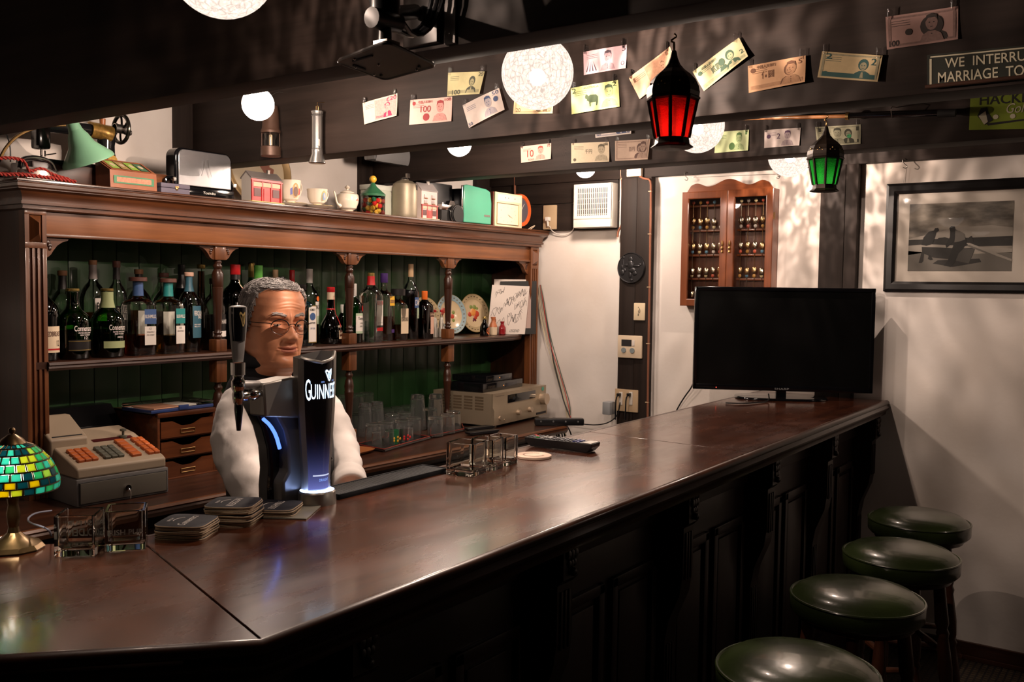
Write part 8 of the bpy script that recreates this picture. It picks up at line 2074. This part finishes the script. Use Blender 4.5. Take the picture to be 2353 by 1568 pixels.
for i in range(n_d):
 z0=.004+i*dh;z1=z0+dh*.80;w_=x1-x0-.024;xa=x0+.012;pts=[(0,0),(w_,0),(w_,z1-z0)]
 for k in range(9):q=k/8;pts.append((w_*(.80-.58*q),(z1-z0)*(1-.34*min(1,3.2*min(q,1-q)))))
 pts.append((0,z1-z0));b=MB();b.prism(pts,-.010,(xa,-.002,z0),(1,0,0),(0,0,1));b.bb((xa,.008,z0),(xa+w_,D_-.01,z0+.005));dr=b.build('drawer',cab,t)
 b=MB();b.frame(xa+w_*.36,z0+dh*.16,xa+w_*.64,z0+dh*.38,.003,.003,(0,-.002,0),(1,0,0),(0,0,1));b.build('label_holder',M['brass'],dr,ang=20)
 b=MB();b.bb((x0+.01,.004,z0-.005),(x1-.01,D_-.01,z0-.001));b.build('divider',cab,t)
b=MB();b.bb((x0,-.010,-.0),(x1,.004,.004),.001);b.build('plinth',cab,t)
# blue plastic case on top
z_=CZ+zt+.003;pc=onZ(385,932,z_);t=thing('plastic_case','flat clear-lidded blue plastic case on the drawer cabinet','case',(o.x+(x0+x1)/2-.015,2.80+.085,z_),.05);w=.26
b=MB();b.bb((-w/2,-.08,0),(w/2,.08,.012),.004);b.build('blue_base',mat('case_blue',(.02,.04,.14),.35),t);b=MB();b.bb((-w/2,-.08,.0125),(w/2,.08,.026),.005);b.build('clear_lid',GL['clear'],t);b=MB();b.bb((-w*.4,-.06,.0122),(w*.1,.06,.014));b.build('contents',mat('case_orange',(.55,.28,.18),.6),t);b=MB();b.bb((w*.02,-.05,.0122),(w*.3,.05,.0145));b.build('card',CC['paper'],t);b=MB();b.bb((-.02,-.084,.004),(.02,-.078,.020),.002);b.build('catch',mat('case_blue',(0,0,0)),t)
# brown tray, glass trays with glasses
tA=cz(820,1040);t=thing('brown_tray','orange-brown plastic tray edge beside the barman','tray',tuple(cz(800,1044)),.1);b=MB();b.lathe([(.001,.002),(.085,.003),(.100,.012),(.102,.014),(.086,.006),(.001,.005)],40,p=4,ax=1.1,ay=.7);b.build('body',mat('tray_orange',(.30,.10,.03),.4),t,ang=40)
def gtray(c1,c2,c3,label):
 A,B_,C_=cz(*c1),cz(*c2),cz(*c3);u=(B_-A);v=(C_-A);t=thing('glass_tray',label,'tray',tuple(A),0,'lacquer trays under the glasses')
 b=MB();P_=[Vector((0,0,0)),u,u+v,v];up=Vector((0,0,1));b.add(P_+[p+up*.004 for p in P_],[(3,2,1,0),(4,5,6,7),(0,1,5,4),(1,2,6,5),(2,3,7,6),(3,0,4,7)]);b.build('tray_base',mat('lacquer_black',(.015,.010,.009),.25),t)
 b=MB()
 for i in range(4):a,c=P_[i],P_[(i+1)%4];b.tube([a+up*.006,c+up*.006],.006,6)
 b.build('rim',mat('lacquer_black',(0,0,0)),t);b=MB()
 for i in range(4):a,c=P_[i],P_[(i+1)%4];b.tube([a+up*.013,c+up*.013],.0018,6)
 b.build('red_edge',mat('lacquer_red',(.25,.025,.015),.3),t)
 return A,u,v
T1=gtray((882,1040),(987,1010),(818,1028),'black lacquer tray with red edge nearer the barman, carrying glasses')
A1,A2=cz(882,1040),cz(987,1012)
T2=gtray((990,1008),(1066,992),(985,975),'black lacquer tray with red edge nearer the amplifier, carrying glasses')
gcl=solid_glass('tumbler_glass',(.97,.985,.975),haze=.025);
def make_glass(R,H,tp):
 t=thing('drinking_glass','x','glass',(0,0,0),0,'glasses upside down on the lacquer trays')
 # mouth down, thick bottom up
 k=R*tp;wl=.0018
 b=MB();b.lathe([(R-wl,.0003),(R,.0003),((R+k)/2,H*.5),(k,H*.96),(k*.93,H),(k*.5,H-.002),(.0005,H-.003),(.0005,H-.003),(.0005,H*.88),(k*.5,H*.88),(k-wl*1.5,H*.86),((R+k)/2-wl,H*.5),(R-wl,.0003)],24,caps=False);b.build('tumbler',gcl,t,ang=30)
 return t
GP={'tall':make_glass(.034,.145,.80),'tumbler':make_glass(.036,.085,.90),'pint':make_glass(.043,.16,.72),'shot':make_glass(.022,.062,.85)}
usedg=set();spots=[];placed=[]
for(px,py,kind) in[(858,1018,'tumbler'),(886,1012,'tumbler'),(925,1008,'tumbler'),(950,1002,'tumbler'),(1000,1000,'tumbler'),(1028,993,'tumbler'),(1042,985,'tumbler'),
 (838,1000,'tall'),(866,996,'tall'),(900,993,'tumbler'),(932,988,'tumbler'),(965,984,'pint'),(993,980,'pint'),(1015,975,'tumbler'),
 (828,984,'tall'),(855,978,'pint'),(882,976,'tumbler'),(908,972,'tumbler'),(934,969,'tumbler'),(958,966,'tumbler'),(982,962,'tumbler'),
 (800,985,'pint'),(845,962,'tall'),(872,960,'tumbler'),(897,957,'tumbler'),(922,955,'tumbler'),(946,952,'tumbler'),(968,950,'tumbler'),
 (866,1024,'shot'),(895,1020,'shot'),(938,1012,'shot')]:
 p=cz(px,py+4)
 if p.y>3.06:p.y=3.06;p.x=onY(px,900,3.06).x
 rk={'tall':.034,'tumbler':.036,'pint':.043,'shot':.022}[kind]
 o_=GP[kind] if kind not in usedg else dup(GP[kind]);usedg.add(kind);spots.append([p,rk,o_,kind])
 o_['row']='front' if py>1000 else 'second' if py>983 else 'third' if py>965 else 'rear';o_['kind_']=kind;o_['px_']=px;placed.append(o_)
ordn=['first','second','third','fourth','fifth','sixth','seventh','eighth','ninth','tenth','eleventh','twelfth']
for _ in range(200):
 for a in range(len(spots)):
  for c in range(a+1,len(spots)):
   dv=spots[a][0]-spots[c][0];dv.z=0;need=spots[a][1]+spots[c][1]+.0015-dv.length
   if need>0:dv=(dv if dv.length>1e-5 else Vector((1,0,0))).normalized()*need/2;spots[a][0]+=dv;spots[c][0]-=dv
 for s in spots:s[0].y=min(s[0].y,3.085);s[0].x=min(s[0].x,3.43)
for s in spots:s[2].location=(s[0].x,s[0].y,CZ+.0045)
for rw in('front','second','third','rear'):
 for i,o_ in enumerate(sorted([q for q in placed if q['row']==rw],key=lambda q:q['px_'])):
  o_['label']='upside-down clear %s glass, %s from the barman in the %s row'%(o_['kind_'],ordn[i],rw)
for o_ in placed:
 for k_ in('row','kind_','px_'):del o_[k_]
# second storey of tumblers on the rear ones
for i,s in enumerate(sorted([s for s in spots if s[3]=='tumbler' and s[0].y>2.93],key=lambda s:s[0].x)[:6]):
 o_=dup(GP['tumbler'],(s[0].x,s[0].y,CZ+.0045+.0855));o_['label']='clear tumbler stacked on another in the rear, %s from the barman'%ordn[i]
gi=bpy.data.objects
def printed(px,py,c,label,R=.022,H=.058,mcol=None):
 p=cz(px,py);t=thing('printed_glass',label,'glass',(p.x,p.y,CZ+.0045),0,None);b=MB();b.lathe([(R*.85,0),(R,H),(R*.9,H),(R*.78,.006),(.001,.006)],20);b.build('cup_body',c,t)
 if mcol:b=MB();[b.ball((math.cos(a)*R*.94-.004,-math.sin(abs(a))*0-R*.93,H*.35+math.sin(a)*.008),.006,8,(1,.3,1)) for a in(0,1.25,2.5,3.77,5.03)];b.build('flower_print',mcol,t)['kind']='stuff'
printed(905,1022,mat('cup_green',(.02,.13,.05),.3),'small green cup printed with a yellow flower at the tray front',mcol=mat('cup_yellow',(.65,.35,.02),.4))
printed(928,1018,glass('frosted_cup',(.7,.7,.7),6,.3),'small frosted glass with red print at the tray front',mcol=mat('cup_red',(.6,.02,.02),.4))
# amplifier
aL,aR=cz(1131,980,CZ+.012),cz(1253,952,CZ+.012);d=aR-aL;w=d.length;ang=math.atan2(d.y,d.x);hA=onY(1141,905,aL.y).z-aL.z;print('amp',aL,aR,w,hA)
t=thing('amplifier','champagne coloured hi-fi amplifier with silver knobs on the counter','amplifier',(aL.x,aL.y,CZ),ang);ch=mat('champagne',(.36,.29,.205),.36,.55);hh=hA+.012
b=MB();b.bb((0,.004,.012),(w,.34,hh),.002);b.build('case',ch,t)
b=MB();b.prism([(0,.012),(-.010,.014),(-.010,hh*.52),(-.002,hh*.60),(-.002,hh),(.006,hh),(.006,.012)],w,(0,0,0),(0,1,0),(0,0,1));b.build('front_panel',ch,t)
b=MB();b.bb((w*.26,-.004,hh*.66),(w*.78,-.001,hh*.90),.001);b.build('display',M['gloss_black'],t)
for x,z,r,L in((.90,.60,.030,.028),(.42,.34,.013,.018),(.64,.35,.013,.018),(.10,.28,.010,.006),(.40-.22,.2,.004,.004)):
 b=MB();b.cyl((w*x,-.003,hh*z),(w*x,-.010-L,hh*z),r,r*.94,28);b.build('knob',mat('champagne_knob',(.60,.48,.36),.28,.7),t)
for k in range(10):
 b=MB();b.box((w*(.30+.045*k),-.005,hh*.52),(.008,.004,.004),.0008);b.build('button',ch,t)
b=MB();b.bb((w*.78,-.013,hh*.13),(w*.97,-.009,hh*.20),.001);b.build('input_strip',M['ink'],t)
b=MB();b.at((w*.93,-.0035,hh*.90),(PI/2,0,0));b.lathe([(.013,0),(.001,.001)],20,ay=.8,caps=False);b.build('green_sticker',mat('sticker_green',(.08,.35,.25),.5),t,fix=False)
for x,y in((.10,.03),(.90,.03),(.10,.30),(.90,.30)):b=MB();b.cyl((w*x,y,0),(w*x,y,.013),.018,seg=16);b.build('foot',ch,t)
for k in range(4):
 b=MB()
 for j in range(5):b.bb((-.0006,.05+k*.062,hh*(.50+.085*j)),(.0,.05+k*.062+.048,hh*(.555+.085*j)))
 b.build('vent_slots',mat('vent_dark',(.10,.07,.04),.5),t)['kind']='stuff'
b=MB();text_on(b,'DTS',lambda u,v:Vector((u,-.0025,v)),w*.66,hh*.93,w*.72,hh*.955);text_on(b,'YAMAHA',lambda u,v:Vector((u,-.0025,v)),w*.04,hh*.90,w*.20,hh*.93);b.build('lettering',mat('amp_print',(.10,.07,.05),.5),t,ang=0,fix=False)
# black boxes on the amplifier
for i,(z0,h_,x0_,x1_,y0_,lab) in enumerate(((hh,.042,.02,.74,.06,'black set-top box directly on the amplifier'),(hh+.0435,.030,.14,.60,.08,'small black box with a blue-white display on top of the stack'))):
 c=Vector((math.cos(ang),math.sin(ang),0));n=Vector((-c.y,c.x,0));p=Vector((aL.x,aL.y,CZ))+c*(w*x0_)+n*y0_
 t2=thing('media_box',lab,'media box',(p.x,p.y,CZ+z0+.0005),ang,'black boxes on the amplifier');b=MB();b.bb((0,0,0),(w*(x1_-x0_),.20,h_),.003);b.build('body',M['gloss_black'],t2);b=MB();b.bb((w*(x1_-x0_)*.55,-.002,h_*.25),(w*(x1_-x0_)*.85,.001,h_*.75),.001);b.build('front_display',mat('disp_dark',(.03,.03,.035),.15),t2);b=MB();b.ball((w*(x1_-x0_)*.5,-.001,h_*.5),.0014,6);b.build('indicator',glow('amber_led',(1,.3,.05),3),t2)
# remotes and power strip beside the amplifier
for i,(px,py,a_,lab) in enumerate(((1108,997,-.25,'slim black remote control between tray and amplifier, nearer the edge'),(1100,987,-.2,'slim black remote control between tray and amplifier, farther back'))):
 p=cz(px,py+1);remote(p,.17,.042,.016,a_,lab,CZ,hero=False)
pA_,pB_=cz(1262,958),cz(1315,975);p=onZ(1285,962,CZ+.035);
t=thing('power_strip','black power strip with cables lying behind the amplifier','power strip',(min(p.x,XW-.16),p.y,CZ+.002),-.9);b=MB();b.bb((-.12,-.022,0),(.12,.022,.035),.008);b.build('body',M['black'],t)
for k in range(4):b=MB();b.ball((-.09+.06*k,-.021,.020),.006,8,(1,.3,1));b.build('socket',mat('socket_grey',(.10,.10,.10),.4),t)
root=bpy.data.objects.new('cable_tangle',None);COL.objects.link(root);tag(root,'tangle of black and cream cables falling over the counter end','cables')
for i in range(7):
 s=(0,3,4,9,13,15,24)[i];Y0=2.60-.008*i
 q=[onY(1248+s,961,Y0+.05),onY(1262+s,962+(i*3)%5,Y0),onY(1274+s*1.2,975+(i*5)%7,Y0-.03),onY(1280+s*1.4,1000,Y0-.05),onY(1282+s*1.6,1040,Y0-.06),onY(1280+s*1.6,1090,Y0-.06)]
 for p in q:p.x=min(p.x,XW-.012-.008*(i%3))
 b=MB();b.tube(q,.0036,6,2);b.build('cable',cb_[0] if i in(1,5) else cb_[1],root)
# tall glass and printed pint beside the barman
print('counter right',xr,yR)
